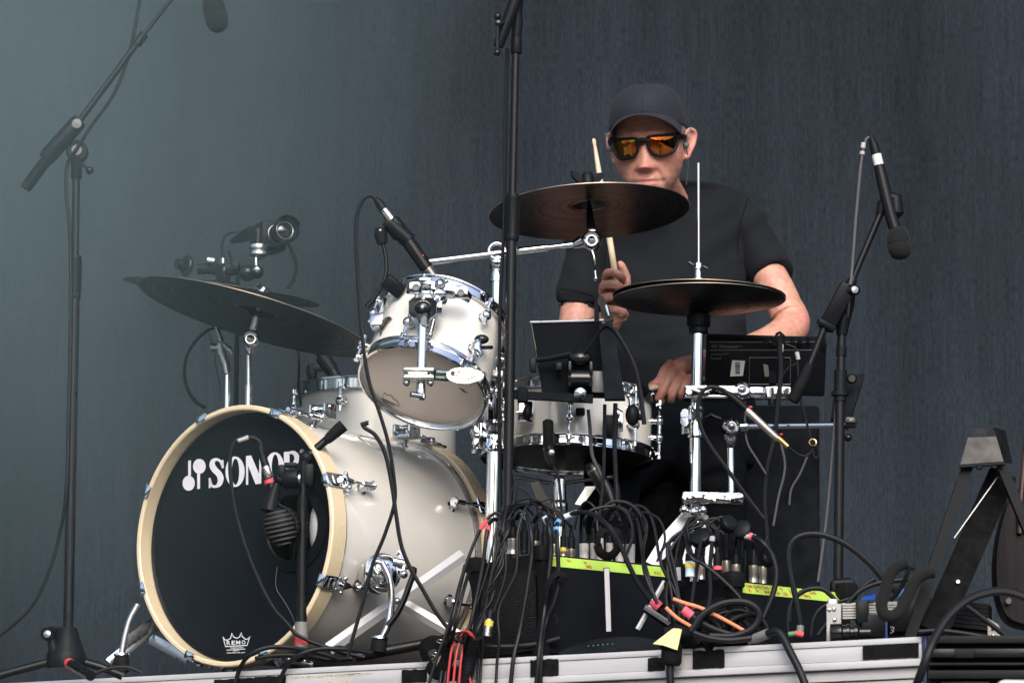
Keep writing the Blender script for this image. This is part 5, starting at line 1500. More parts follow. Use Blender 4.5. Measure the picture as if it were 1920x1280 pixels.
def xlr(t, b, sp, top, r, mat_b, ring=None):
    top = V((b.x, b.y, top.z)); sp = V((b.x, b.y, sp.z))
    part('plug_barrel', mat_b, t, lambda m: m.lathe([(0, 0), (r, 0), (r, .002), (r * .96, .003), (r * .96, (sp.z - b.z) * .5), (r, (sp.z - b.z) * .52), (r, sp.z - b.z), (0, sp.z - b.z)], frame(b, V((0, 0, 1))), 16))
    L = top.z - sp.z
    part('plug_sleeve', M_bplastic, t, lambda m: m.lathe([(0, -.001), (r * .98, -.001), (r * 1.02, L * .08), (r * .98, L * .3), (r * .92, L * .62), (r * .6, L * .68), (r * .45, L), (0, L)], frame(sp, V((0, 0, 1))), 16))
    if ring:
        part('colour_ring', ring, t, lambda m: m.lathe([(r * .9, .0), (r * 1.08, .0), (r * 1.08, .008), (r * .9, .008)], frame(b.lerp(sp, .6), V((0, 0, 1))), 16))
    return top

near1 = EY(992, -.055); near1.z = .0
B1, w1, d1, h1_ = stage_box('black centre stage box with perforated side and long lime tape, plugs bristling from its top', near1, 34, .352, .26, .232, None,
    [('Sm', 'T', .05), ('Vn', '', .19), ('m', '385', .33), ('', 'PX2', .90)], True)
near2 = EY(1352, -.06); near2.z = .0
B2, w2, d2, h2_ = stage_box('lower black stage box with many names on its lime tape, right of the centre one', near2, 36, .315, .2, .150, None,
    [('FFV', '', .03), ('DM', '8', .115), ('SHG', 'FI', .185), ('TAS', 'MAG', .265), ('GET', 'AU4', .345), ('IT', 'LSI', .44), ('2A', 'TO', .52), ('BM', 'TMG', .63), ('GoS', '', .72), ('TK', '', .88)], False)

# ------------------------------------------------------------------ cables
CNUM = [0]
def cable(label, pts, r=.0042, m=None, Y=None, group=None, seg=7, n=8, lie=False):
    q = pp(pts, Y)
    mb = MB(); mb.tube(spl(q, seg), r, n)
    o = mb.build('cable', m or M_cable, None)
    tag(o, label, 'cable', group)
    return o
def band(o, pts, m, r, Y=None, name='tape_band'):
    mb = MB(); mb.tube(pp(pts, Y), r, 12)
    c = mb.build(name, m, o)
    return c
Yf = near1.y
def fY(px):   # just in front of the riser edge
    return EY(px).y - .02
# plugs + leads standing in box 1
b1 = [(944, 985, 1015, 8, M_nickel, None), (961, 975, 1010, 11, M_pearl, None), (983, 979, 1019, 8, M_bplastic, None), (1005, 979, 1014, 7, M_pearl, None), (1022, 981, 1030, 8, M_nickel, None),
      (1039, 1000, 1020, 7, M_pearl, None), (1056, 993, 1026, 6, M_pearl, M_yetape), (1071, 993, 1029, 8, M_pearl, None),
      (1095, 991, 1019, 9, M_whtape, None), (1113, 993, 1018, 7, M_whtape, None), (1125, 989, 1009, 7, M_whtape, None), (1143, 992, 1018, 7, M_whtape, None), (1162, 991, 1020, 8, M_whtape, None), (1182, 995, 1020, 9, M_whtape, None)]
leads1 = {
 944: [(938, 965), (925, 963), (905, 985), (884, 1030), (862, 1095), (846, 1160), (818, 1235), (802, 1290)],
 961: [(961, 955), (966, 930), (968, 906), (962, 880)],
 983: [(984, 966), (976, 957), (968, 962), (962, 972)],
 1005: [(1006, 968), (1015, 955), (1028, 958), (1033, 975)],
 1022: [(1022, 972), (1030, 965), (1046, 975), (1052, 986)],
 1039: [(1040, 985), (1030, 950), (1000, 938), (965, 948), (948, 970)],
 1056: [(1055, 985), (1048, 965), (1020, 945), (985, 940), (958, 950)],
 1071: [(1069, 985), (1058, 972), (1040, 955), (1010, 944), (975, 946)],
 1095: [(1096, 975), (1106, 958), (1130, 950), (1150, 948)],
 1113: [(1114, 980), (1122, 962), (1150, 950), (1175, 958), (1186, 985)],
 1125: [(1125, 975), (1128, 955), (1150, 940), (1180, 945), (1200, 965), (1208, 995)],
 1143: [(1144, 975), (1152, 962), (1172, 956), (1192, 970), (1200, 1000), (1205, 1040), (1222, 1100), (1232, 1132)],
 1162: [(1162, 975), (1158, 955), (1170, 940), (1196, 955), (1212, 985), (1206, 1030), (1208, 1070), (1228, 1124)],
 1182: [(1182, 985), (1178, 965), (1190, 948), (1212, 955), (1226, 985), (1236, 1046)],
}
lab1 = {944: 'black cable with red tape arching left from the centre stage box over the riser edge', 961: 'fat beige barrelled plug whose thin lead runs up the central pole', 983: 'all black plug standing next to the fat beige plug',
 1005: 'slim plug with short beige barrel left of centre in the plug row', 1022: 'black plug with a thin metal foot in the plug row', 1039: 'bare beige barrel with low bent lead in the plug row', 1056: 'plug with a yellow ring at its foot on the centre stage box', 1071: 'tapered black plug right of the yellow ringed plug',
 1095: 'first plug with clear white wrapped barrel, leftmost of the wrapped ones', 1113: 'narrow white wrapped plug second from the left of the wrapped ones', 1125: 'tall white wrapped plug just left of the velcro loop', 1143: 'white wrapped plug half hidden by the velcro loop',
 1162: 'white wrapped plug just right of the velcro loop', 1182: 'last white wrapped plug at the right end of the centre stage box'}
for k, (px, yt, ys, rp, mb_, ring) in enumerate(b1):
    ins = .045 + .03 * (k % 2)
    b, sp, top = plug_on(B1, h1_, px, yt, ys, rp, mb_, ins)
    t = thing('plugged_cable', lab1[px], 'cable', b, 'audio plugs standing in the centre stage box')
    top = xlr(t, b, sp, top, rp * S(-.5), mb_, ring)
    Yb1 = b.y
    pts = [top - V((0, 0, .004)), top + V((0, 0, .008))]
    for (x, y) in leads1[px]:
        f = min(1, max(0, (y - 960) / 90)) if px in (944, 1143, 1162) else 0
        yy = Yb1 + (min(B1.translation.y - .03, fY(x)) - Yb1) * f if f > 0 else Yb1 - .01 - .004 * (k % 3)
        pts.append(P(x, y, yy))
    part('lead', M_cable, t, lambda m: m.tube(spl(pts, 6), .0038 if rp > 6 else .0028, 8))
    if px == 944:
        band(t, [(913, 974), (900, 992)], M_redtape, .0052, Yb1 - .03)
# single cables that run over the box front
Yo = Yf - .035
c = cable('black cable with red tape falling straight down the left side of the centre stage box', [(934, 975, Yo + .06), (922, 975, Yo + .03), (913, 1000), (905, 1060), (893, 1120), (880, 1180), (866, 1235, fY(866)), (858, 1290, fY(858))], .0046, Y=Yo)
band(c, [(917, 985), (911, 1010)], M_redtape, .0058, Yo + .005)
c = cable('black cable with pale blue tape dropping past the rubber corner to the riser edge', [(968, 972, Yo + .08), (976, 962, Yo + .06), (988, 968, Yo + .03), (996, 1000), (997, 1040), (991, 1085), (984, 1130), (974, 1185), (963, 1232, fY(963)), (957, 1290, fY(957))], .0050, Y=Yo)
band(c, [(979, 961), (989, 972)], M_ltblue, .0062, Yo + .037)
c = cable('black cable with pale blue tape near the start of the lime tape', [(1000, 978, Yo + .09), (1010, 965, Yo + .07), (1022, 970, Yo + .04), (1030, 990), (1033, 1030), (1028, 1085), (1020, 1150), (1011, 1220, fY(1011)), (1005, 1290, fY(1005))], .0050, Y=Yo)
band(c, [(1020, 968), (1027, 981)], M_ltblue, .0062, Yo + .035)
c = cable('black cable with blue taped elbow hanging through the velcro strap on the box front', [(1062, 968, Yo + .12), (1050, 975, Yo + .09), (1043, 988, Yo + .03), (1045, 1020), (1047, 1070), (1046, 1100), (1036, 1135), (1022, 1170), (1015, 1222, fY(1015)), (1013, 1290, fY(1013))], .0048, Y=Yo)
band(c, [(1042.5, 987), (1044.5, 1004)], M_bluetape, .0064, Yo + .022)
band(c, [(1050, 974), (1043, 984)], M_bluetape, .0064, Yo + .06)
c = cable('black cable with pale taped end arching right from the plug row towards the pink band', [(1050, 975, Yo + .12), (1066, 966, Yo + .11), (1085, 960, Yo + .10), (1112, 964, Yo + .06), (1140, 985), (1163, 1022), (1182, 1065), (1203, 1102), (1226, 1130), (1252, 1155), (1282, 1182, Yo)], .0056, Y=Yo)
band(c, [(1058, 969), (1083, 960)], M_ltblue, .0066, Yo + .11)
band(c, [(1222, 1126), (1236, 1138)], M_pinktape, .0125, Yo)
cable('thick black trunk cable with pink band descending to the yellow tag', [(1222, 1122), (1232, 1134), (1256, 1158), (1290, 1184)], .0105, Y=Yo + .012)
# thin twisted bundle
for k in range(8):
    o1 = [random.uniform(-5, 5) for _ in range(12)]
    ph = random.uniform(0, 6)
    base = [(1006 - 6 * k, 944 + 2 * k, Yo + .10), (978 - 3 * k, 946, Yo + .08), (955 - k, 960, Yo + .04), (946, 990), (942, 1020), (934, 1060), (926, 1090), (914, 1125), (903, 1155), (893, 1190), (884, 1225, fY(884)), (874, 1260, fY(874))]
    pts = []
    for i, q in enumerate(base):
        a = ph + i * 1.7
        s = 1.0 if i < 9 else .6
        pts.append((q[0] + s * 9 * math.sin(a) * (.5 + .5 * (i % 2)), q[1] + o1[i] * .4, (q[2] if len(q) > 2 else Yo) + .008 * math.cos(a)))
    cable('thin black wire in the twisted bundle hanging over the left stage box face', pts, .0021, group='thin wires twisted in a bundle', n=6)
# wrapped trunk of the bundle, red cables
def _wrap(m):
    fr = [P(892, 1192, Yo - .005), P(884, 1225, fY(884) - .01), P(876, 1262, fY(876) - .01), P(868, 1295, fY(868) - .01)]
    m.tube(spl(fr, 6), .0135, 14)
    q = spl(fr, 14)
    for i in range(0, len(q) - 1, 2):
        m.torus(.0138, .0011, frame(q[i], q[i + 1] - q[i]), 16, 5)
mb = MB(); _wrap(mb); tag(mb.build('wrapped_trunk', M_bplastic), 'thick black tape wrapped cable trunk beside the loose red cables', 'cable')
for q in ([(889, 1194), (876, 1183), (858, 1191), (846, 1222), (838, 1290)], [(889, 1196), (879, 1185), (867, 1192), (856, 1224), (849, 1290)],
          [(890, 1198), (881, 1188), (873, 1197), (865, 1232), (860, 1290)], [(890, 1200), (885, 1190), (879, 1206), (875, 1238), (885, 1290)]):
    cable('red cable looping out from the black trunk over the riser edge', [(q[0][0], q[0][1], Yo - .005), (q[1][0], q[1][1], Yo - .018), (q[2][0], q[2][1], fY(860) - .02), (q[3][0], q[3][1], fY(860) - .028), (q[4][0], q[4][1], fY(860) - .028)], .0028, M_redcable, group='red cables hanging together')
for k, (ax, bx, lab) in enumerate(((868, 838, 'black cable crossing behind the red cables from the bass drum side'), (876, 846, 'black cable alongside the red cables passing under the velcro tab'))):
    cable(lab, [(ax + 4, 1060 + 10 * k, Yo + .05), (ax - 8, 1110, Yo), (bx + 8, 1170, Yo - .02), (bx - 4, 1225, fY(840) - .01), (bx - 14, 1290, fY(840) - .01)], .0044)
mb = MB(); mb.tube(spl([P(800, 1238, fY(800) - .012), P(794, 1215, fY(800) - .02), P(812, 1203, fY(812) - .03), P(833, 1212, fY(830) - .03), P(838, 1236, fY(830) - .02), P(820, 1262, fY(820) - .015), P(802, 1245, fY(800) - .012)], 6), .015, 4, flat=.15, up=(.8, .6, 0))
tag(mb.build('velcro_loop', M_velcro), 'wide black velcro loop hanging at the riser edge left of the red cables', 'strap')
mb = MB()
for (x, y) in ((826, 1202), (816, 1226)):
    mb.torus(.0085, .0013, frame(P(x, y, fY(830) - .045), V((.2, -.5, .8))), 18, 6)
tag(mb.build('cable_ring', M_satin), 'two thin white metal rings around the black cables at the velcro loop', 'ring')
# more of the tangle round the boxes
rt_ = random.Random(11)
for k in range(4):
    x0 = 950 + 14 * k + rt_.uniform(-10, 10); xe = (868, 902, 893, 931)[k] + rt_.uniform(-5, 5)
    dz = rt_.uniform(-8, 8)
    cable('thin black cable among those hanging down the front of the centre stage box', [(x0 + 30, 962 + dz, Yo + .10), (x0 + 12, 945 + dz, Yo + .08), (x0 - 8, 955 + dz, Yo + .03), (x0 - 20 + rt_.uniform(-5, 5), 1000, Yo + .005), (xe + .55 * (x0 - xe) + rt_.uniform(-12, 12), 1070), (xe + .25 * (x0 - xe) + rt_.uniform(-14, 14), 1140), (xe + 4, 1200, Yo - .003), (xe, 1238, fY(xe)), (xe - 3, 1295, fY(xe))], .0026 + .0008 * (k % 2), Y=Yo - .002 * (k % 3), group='cables hanging down the stage box front')
for k in range(3):
    x0 = 1085 + 34 * k + rt_.uniform(-12, 12); a = 944 + rt_.uniform(-10, 16); wd = rt_.uniform(.6, 1.25)
    cable('black cable curling in the tangle above the wrapped plugs', [(x0 + rt_.uniform(-5, 5), 992, Yo + .20), (x0 + 12 * wd, a + 18, Yo + .19), (x0 + 34 * wd, a, Yo + .18), (x0 + 62 * wd, a + 14, Yo + .17), (x0 + 78 * wd + rt_.uniform(-14, 6), a + 52, Yo + .16), (x0 + 70 * wd + rt_.uniform(-20, 10), a + 92, Yo + .15)], .0028 + .0008 * (k % 2), group='cables curling above the wrapped plugs')
for k in range(6):
    x0 = 1306 + 16 * k
    cable('black cable lying in the heap before the right stage box', [(x0 - 30, 1172 + rt_.uniform(-8, 8)), (x0, 1150 + rt_.uniform(-12, 10)), (x0 + 34, 1158 + rt_.uniform(-10, 10)), (x0 + 52, 1182), (x0 + 24, 1196), (x0 - 20, 1195)], .0044 + .001 * (k % 2), Y=near2.y - .02 - .006 * k, group='cables heaped before the right stage box')
for k in range(5):
    x0 = 1275 + 14 * k
    cable('black cable dropping behind the ribbed caps', [(x0, 1062), (x0 + 4, 1020), (x0 + 16 + rt_.uniform(-6, 6), 985), (x0 + 40, 975 + rt_.uniform(-6, 6)), (x0 + 58, 1000), (x0 + 60, 1045)], .0036, Y=near2.y + .06, group='cables dropping behind the ribbed caps')
# loose xlr with yellow band
t = thing('loose_plug', 'loose silver plug with yellow band dangling on the left face of the centre stage box', 'plug', P(914, 1196, Yo - .01))
part('plug_barrel', M_nickel, t, lambda m: m.tube(pp([(918, 1160), (914, 1192)], Yo - .01), .0088, 16))
part('plug_sleeve', M_bplastic, t, lambda m: m.tube(pp([(921, 1142), (919, 1150), (918, 1160)], Yo - .01), [.004, .0078, .0086], 14))
part('yellow_band', M_yetape, t, lambda m: m.tube(pp([(917.5, 1163), (916, 1173)], Yo - .01), .0092, 16))
# velcro cable ties
mb = MB(); mb.tube(spl(pp([(1120, 1020), (1124, 1000), (1142, 990), (1160, 1000), (1160, 1024), (1144, 1042), (1126, 1036), (1120, 1020)], Yo), 6), .0115, 4, flat=.16, up=(.8, .6, 0))
tag(mb.build('velcro_tie', M_velcro), 'open black velcro loop standing among the white wrapped plugs', 'strap')
mb = MB(); mb.tube(spl(pp([(1022, 1128), (1026, 1098), (1036, 1080), (1050, 1074), (1058, 1082), (1050, 1092)], Yo - .012), 6), [.008] * 6 + [.011] * 25, 4, flat=.18, up=(.8, .6, 0))
tag(mb.build('velcro_tie', M_velcro), 'curled velcro strap hooked on the front of the centre stage box below its lime tape', 'strap')
cable('thin dark strap end hanging on the front of the centre stage box', [(1040, 1150), (1046, 1166), (1041, 1168)], .003, M_rubber, Y=Yo - .005)

# thin black wires along the centre pole and above the plugs
cable('thin black lead running down the left side of the central pole', [(951, 92), (947, 250), (945, 420), (938, 560), (936, 720), (937, 860), (940, 950)], .0042, Y=Yc + .02)
cable('thin black wire arching over the plug row from the central pole', [(957, 950), (959, 922), (966, 912), (985, 920), (1004, 945), (1012, 975)], .0022, Y=Yo + .10)
cable('second thin wire tangled over the plug row ending on the snare stand side', [(960, 944), (985, 934), (1012, 940), (1035, 934), (1040, 952), (1050, 985)], .0020, Y=Yo + .11)
rt_ = random.Random(11)
# right trunk cables of box 2
b2 = [(1294, 1028, 1052, 9, M_ltblue, M_yetape), (1314, 1035, 1058, 8, M_pearl, None), (1345, 1027, 1056, 8, M_bplastic, M_pinktape), (1362, 1019, 1051, 8, M_pearl, None), (1380, 1027, 1058, 8, M_pearl, None), (1397, 1033, 1066, 6, M_bplastic, None), (1413, 1033, 1060, 9, M_pearl, None), (1430, 1041, 1062, 8, M_pearl, None)]
lab2 = {1294: 'plug with yellow and pale blue tape at the left end of the right stage box', 1314: 'beige barrelled plug next to the yellow and blue taped plug', 1345: 'all black plug with a pink ring on the right stage box', 1362: 'tall sleeved plug with narrow beige foot beside the pink ringed plug',
 1380: 'beige footed plug under the round ribbed caps', 1397: 'slim all black plug between two beige footed plugs', 1413: 'broad beige barrelled plug below the white taped lead', 1430: 'rightmost beige plug on the right stage box'}
leads2 = {1294: [(1292, 1010), (1288, 985), (1300, 968)], 1314: [(1316, 1015), (1322, 1000), (1332, 995)], 1345: [(1346, 1012), (1342, 995), (1332, 985)], 1362: [(1360, 1006), (1352, 996), (1338, 992)], 1380: [(1380, 1012), (1384, 1002), (1396, 1000)],
 1397: [(1396, 1015), (1392, 1002), (1384, 990)], 1413: [(1411, 1015), (1408, 1005), (1400, 1001)], 1430: [(1432, 1026), (1436, 1015), (1440, 1004)]}
for k, (px, yt, ys, rp, mb_, ring) in enumerate(b2):
    b, sp, top = plug_on(B2, h2_, px, yt, ys, rp, mb_, .04 + .025 * (k % 2))
    t = thing('plugged_cable', lab2[px], 'cable', b, 'audio plugs standing in the right stage box')
    top = xlr(t, b, sp, top, rp * S(-.6), mb_, ring)
    pts = [top - V((0, 0, .004)), top + V((0, 0, .006))] + [P(x, y, b.y - .01) for x, y in leads2[px]]
    part('lead', M_cable, t, lambda m: m.tube(spl(pts, 6), .0036, 8))
Y2o = B2.translation.y - .03
for (x, y, r, ax, lb) in ((1314, 1008, 19, (-.25, -.6, .5), 'round ribbed black dust cap over a hanging lead, lowest and leftmost of the four caps'), (1366, 982, 15, (.4, -.7, .4), 'small ribbed black dust cap tucked below the hi-hat foot'),
                      (1392, 993, 17, (-.3, -.8, .3), 'ribbed black dust cap beside the white taped lead'), (1440, 1046, 15, (.5, -.7, .2), 'ribbed black dust cap at the right end of the plug row')):
    t = thing('dust_cap', lb, 'cap', P(x, y, Y2o + .03), 'ribbed dust caps above the right stage box')
    fr = frame(P(x, y, Y2o + .03), V(ax)); k = S(-.6)
    def _cap(m):
        m.lathe([(0, .011), (r * k * .8, .011), (r * k, .008), (r * k, -.010), (r * k * .9, -.012), (r * k * .85, -.004), (0, -.003)], fr, 24)
    part('shell', M_bplastic, t, _cap)
    def _rb(m):
        for q in range(16):
            a = 2 * math.pi * q / 16
            m.box((.003, .004, .015), fr @ Mx.Rotation(a, 4, 'Z') @ Mx.Translation((r * k, 0, 0)), b=.001)
    part('ribs', M_rubber, t, _rb)
c = cable('black cable with white and pink tape curving down the right of the plug row', [(1393, 1002, Y2o + .03), (1410, 1006, Y2o + .02), (1430, 1016), (1448, 1040), (1456, 1075), (1450, 1110), (1434, 1150), (1420, 1178)], .0062, Y=Y2o)
band(c, [(1396, 1003), (1416, 1008)], M_whtape, .0075, Y2o + .022)
band(c, [(1404, 1004), (1409, 1006)], M_pinktape, .0085, Y2o + .022)
cable('dark grey cable hanging from the leftmost dust cap', [(1315, 1012), (1310, 1040), (1304, 1080), (1297, 1130)], .0046, Y=Y2o + .01)
c = cable('black cable with white sleeve dropping straight past the rubber corner of the right stage box', [(1336, 1006), (1334, 1030), (1331, 1070), (1332, 1110), (1328, 1145)], .0046, Y=Y2o - .01)
band(c, [(1336, 1005), (1335, 1014)], M_whtape, .0062, Y2o - .01)
cable('black cable slanting across the right stage box and its lime tape', [(1285, 990, Y2o + .05), (1293, 1040), (1320, 1058), (1350, 1082), (1384, 1116), (1404, 1150), (1420, 1175), (1424, 1185)], .0046, Y=Y2o - .012)
cable('thick black loop of cable lying in front of the right stage box', [(1296, 1184), (1318, 1152), (1352, 1132), (1392, 1128), (1418, 1140), (1423, 1160), (1408, 1180), (1374, 1192), (1330, 1192)], .0078, Y=Y2o - .045)
cable('tall arched black cable rising from the riser right of the stage box', [(1502, 1176), (1494, 1130), (1480, 1060), (1482, 1022), (1502, 1004), (1540, 1002), (1586, 1020), (1630, 1055), (1662, 1092), (1690, 1118)], .0064, Y=Y2o - .03)
cable('black cable arching over the right end of the lime tape', [(1480, 1165), (1486, 1128), (1510, 1106), (1542, 1104), (1564, 1122), (1578, 1140)], .0052, Y=Y2o - .02)
cable('black cable dropping beside the tall arch to the riser edge', [(1488, 1122), (1478, 1150), (1478, 1188)], .0042, Y=Y2o - .02)
cable('dark grey cable bowing round the silver metal box', [(1521, 1192), (1526, 1160), (1545, 1136), (1580, 1126), (1605, 1118)], .0042, Y=Y2o - .04)
cable('black cable slanting up in front of the silver metal box', [(1534, 1190), (1560, 1158), (1590, 1130), (1618, 1100), (1640, 1085)], .0052, Y=Y2o - .055)
cable('black cable sweeping from the silver box up towards the foam guitar rest', [(1572, 1170), (1584, 1140), (1612, 1108), (1650, 1092), (1702, 1086)], .0050, Y=Y2o - .06)
c = cable('orange cable running from the router past the loop of black cable', [(1262, 1122), (1284, 1130), (1316, 1140), (1360, 1162), (1404, 1187)], .0042, M_orange, Y=Y2o - .035)
cable('short orange cable emerging under the pink taped cable', [(1248, 1138), (1270, 1158), (1300, 1176)], .0042, M_orange, Y=Y2o - .025)
c = cable('black cable with pink band lying between the two orange cables', [(1262, 1124), (1284, 1144), (1304, 1160), (1336, 1178), (1372, 1190)], .0072, Y=Y2o - .03)
band(c, [(1281, 1141), (1297, 1154)], M_pinktape, .0098, Y2o - .03)
cable('black cable curling below the orange cables at the riser edge', [(1290, 1150), (1320, 1152), (1344, 1168), (1352, 1186), (1350, 1200)], .0052, Y=Y2o - .02)
for k in range(5):
    cable('black cable crowding behind the antennas between the two stage boxes', [(1306 + 4 * k, 966 + 6 * k, Y2o + .09), (1280 - 5 * k + rt_.uniform(-8, 8), 996 + 5 * k, Y2o + .07), (1262 - 3 * k + rt_.uniform(-12, 12), 1050 + rt_.uniform(-14, 14), Y2o + .06 - .004 * k), (1250 + 6 * k + rt_.uniform(-14, 14), 1110 + rt_.uniform(-14, 14), Y2o + .03 + .003 * k), (1256 + 9 * k, 1165, Y2o + .01)], .0034, group='black cables between the stage boxes')
cable('black cable running low from the yellow tag along the riser edge', [(1300, 1186), (1330, 1196), (1370, 1200), (1420, 1194)], .0068, Y=Y2o - .06)
t = thing('hanging_cable', 'thick black cable with grey green plug draped over the white riser edge', 'cable', EY(1440, .0))
Ye = EY(1450).y
part('plug_body', M_grtape, t, lambda m: m.tube([P(1410, 1199, Ye + .03), P(1418, 1196, Ye + .02), P(1440, 1187, Ye + .0)], [.009, .011, .0105], 14))
part('plug_tip', M_pearl, t, lambda m: m.tube([P(1404, 1201, Ye + .035), P(1411, 1198, Ye + .03)], .008, 12))
part('lead', M_cable, t, lambda m: m.tube(spl([P(1438, 1188, Ye), P(1456, 1183, Ye - .02), P(1468, 1194, Ye - .03), P(1482, 1222, EY(1482).y - .025), P(1500, 1258, EY(1500).y - .03), P(1516, 1300, EY(1516).y - .03)], 7), .0085, 12))
t = thing('hanging_plug', 'dark plug with red ring and green tip at the foot of the tall cable arch', 'plug', P(1500, 1185, Y2o - .03))
part('plug_body', M_grtape, t, lambda m: m.tube(pp([(1501, 1172), (1500, 1186)], Y2o - .03), .008, 12))
part('red_ring', M_redtape, t, lambda m: m.tube(pp([(1490, 1186), (1506, 1190)], Y2o - .035), .006, 12))
M_green = mat('green_plastic', (.05, .2, .06), 0.5)
part('green_tip', M_green, t, lambda m: m.tube(pp([(1478, 1189), (1490, 1187)], Y2o - .035), .0058, 12))

# black wrapped bundle with yellow tag at the riser edge
Yt_ = EY(1265).y
t = thing('cable_wrap', 'bulky black cable wrap with a folded yellow paper tag at the riser edge', 'cable wrap', EY(1265, .03))
def _cw2(m):
    m.tube(spl([P(1246, 1188, Yt_ - .03), P(1270, 1184, Yt_ - .03), P(1296, 1190, Yt_ - .03), P(1312, 1206, Yt_ - .03)], 5), [.018] * 4 + [.028] * 8 + [.024] * 4, 10, flat=.8)
    m.tube(spl([P(1300, 1186, Yt_ - .03), P(1316, 1196, Yt_ - .02), P(1330, 1212, EY(1330).y - .01)], 4), .017, 8, flat=.6)
    m.lathe([(0, 0), (.019, 0), (.022, .006), (.022, .036), (.018, .05), (0, .05)], frame(P(1258, 1246, Yt_ - .035), V((.05, 0, 1))), 20)
part('wrap', M_velcro, t, _cw2)
part('lead', M_cable, t, lambda m: m.tube([P(1257, 1244, Yt_ - .035), P(1256, 1262, Yt_ - .035), P(1259, 1300, Yt_ - .035)], .0085, 12))
def _tag(m):
    a = [P(1224, 1206, Yt_ - .062), P(1262, 1177, Yt_ - .058), P(1279, 1178, Yt_ - .056), P(1276, 1190, Yt_ - .060), P(1270, 1218, Yt_ - .066), P(1244, 1209, Yt_ - .066)]
    n = V((0, .0007, 0))
    m.add(a + [p + n for p in a], [(0, 1, 5), (1, 4, 5), (1, 2, 3), (1, 3, 4), (11, 7, 6), (11, 10, 7), (9, 8, 7), (10, 9, 7)] + [(i, (i + 1) % 6, (i + 1) % 6 + 6, i + 6) for i in range(6)])
part('paper_tag', M_paper, t, _tag, ang=10)

# wifi router with four antennas
rt = thing('wifi_router', 'flat black router with pale edged antennas in front of the centre stage box', 'router', EY(1120, -.03))
def _rt(m):
    pts = [EY(1042, -.014), EY(1232, -.014)]
    x = (pts[1] - pts[0]).normalized()
    fr = frame((pts[0] + pts[1]) / 2, V((0, 0, 1)), x)
    L = (pts[1] - pts[0]).length
    n = 24; prof = []
    for i in range(n + 1):
        q = -1 + 2 * i / n
        prof.append((q * L / 2, .012 + .020 * (1 - abs(q) ** 2.2) + .006 * q))
    poly = [(p[0], p[1]) for p in prof] + [(L / 2, .002), (-L / 2, .002)]
    m.prism(poly, fr @ Mx.Rotation(R(90), 4, 'X'), -.05, .0)
part('case', M_bgloss, rt, _rt)
part('status_light', M_teal, rt, lambda m: [m.ball(EY(1098 + 9 * k, -.013) + V((0, 0, .016 + .0004 * k)), .0011, n=6) for k in range(6)])
M_ant = mat('antenna_pale', (0.55, 0.53, 0.55), 0.35, 0.3, rvar=0.08, vscale=40)
for (a, b, lb) in (((1137, 1064), (1142, 1184), 'upright'), ((1271, 1062), (1277, 1172), 'upright'), ((1246, 1088), (1196, 1180), 'tilted')):
    an = part('antenna', M_bplastic, rt, lambda m: m.tube(pp([a, b], Yo + .004), .0068, 4, up=(0, 1, 0)))
    part('pale_face', M_ant, an, lambda m: m.tube(pp([(a[0] + .5, a[1] + 1), (b[0] - .5, b[1] - 1)], Yo - .005), .0052, 4, flat=.4, up=(0, 1, 0)))
an = part('antenna', M_bplastic, rt, lambda m: m.tube(pp([(1209, 1140), (1262, 1176)], Yo - .02), .0085, 4, up=(0, 1, 0)))
part('pale_face', M_greyp, an, lambda m: m.tube(pp([(1209, 1137), (1256, 1168)], Yo - .029), .0056, 4, flat=.4, up=(0, 1, 0)))
cable('black lead leaving the left end of the router along the riser', [(1050, 1196), (1000, 1208), (930, 1212), (880, 1206), (846, 1196)], .0058, Y=EY(950).y + .02)

# ------------------------------------------------------------------ cables left
Ykm = Yk - .03
c = cable('cable of the kick microphone looping over the lettering and down to the taped stand', [(492, 846), (486, 828), (472, 820), (452, 821), (438, 832), (432, 856), (432, 890), (440, 950), (456, 1010), (480, 1075), (510, 1135), (540, 1170), (558, 1190), (600, 1208), (650, 1226)], .0044, Y=Ykm)
band(c, [(466, 819.5), (446, 826)], M_whtape, .0056, Ykm)
cable('thin pale wire dangling below the drum head port', [(520, 1062), (517, 1085), (519, 1105), (532, 1125), (545, 1148), (554, 1170), (553, 1186), (543, 1198)], .0009, M_gcable, Y=Ykm + .05)
cable('black tom microphone cable hanging in front of the rack tom and bass drum shell', [(703, 372), (694, 367), (680, 376), (670, 402), (668, 450), (672, 540), (680, 640), (692, 715), (712, 775), (728, 830), (738, 890), (740, 940), (722, 1000), (698, 1060), (680, 1130), (660, 1200), (652, 1232)], .0043, Y=-.46)
cable('second black cable crossing the bass drum shell towards the stage box', [(676, 796), (690, 792), (682, 800), (704, 816), (722, 850), (734, 905), (742, 960), (752, 1020), (768, 1062), (790, 1100), (818, 1148), (850, 1190)], .0047, Y=-.47)
cable('cable falling from the long boom beside the left pole out of the picture', [(263, -5), (244, 95), (214, 175), (172, 235), (140, 285, Yl - .02), (126, 310, Yl - .01), (124, 360, Yl - .01), (131, 440, Yl - .012), (132, 600, Yl - .016), (128, 800, Yl - .016), (124, 920, Yl - .016), (114, 990, Yl), (92, 1070, Yl), (56, 1140, Yl), (0, 1190, Yl), (-40, 1215, Yl)], .0042, Y=Yl - .02)
cable('black cable rising and dropping over the riser edge below the printed crown', [(640, 1236, EY(640).y + .05), (600, 1224, EY(600).y + .03), (550, 1214), (505, 1213), (470, 1226), (450, 1252, EY(450).y - .02), (436, 1300, EY(436).y - .02)], .0052, Y=EY(520).y - .005)
cable('black cable dropping over the riser edge just right of the torn patch', [(700, 1224, EY(700).y + .04), (650, 1217, EY(650).y + .03), (600, 1216), (560, 1228), (535, 1252, EY(535).y - .02), (516, 1300, EY(516).y - .02)], .0052, Y=EY(590).y - .005)
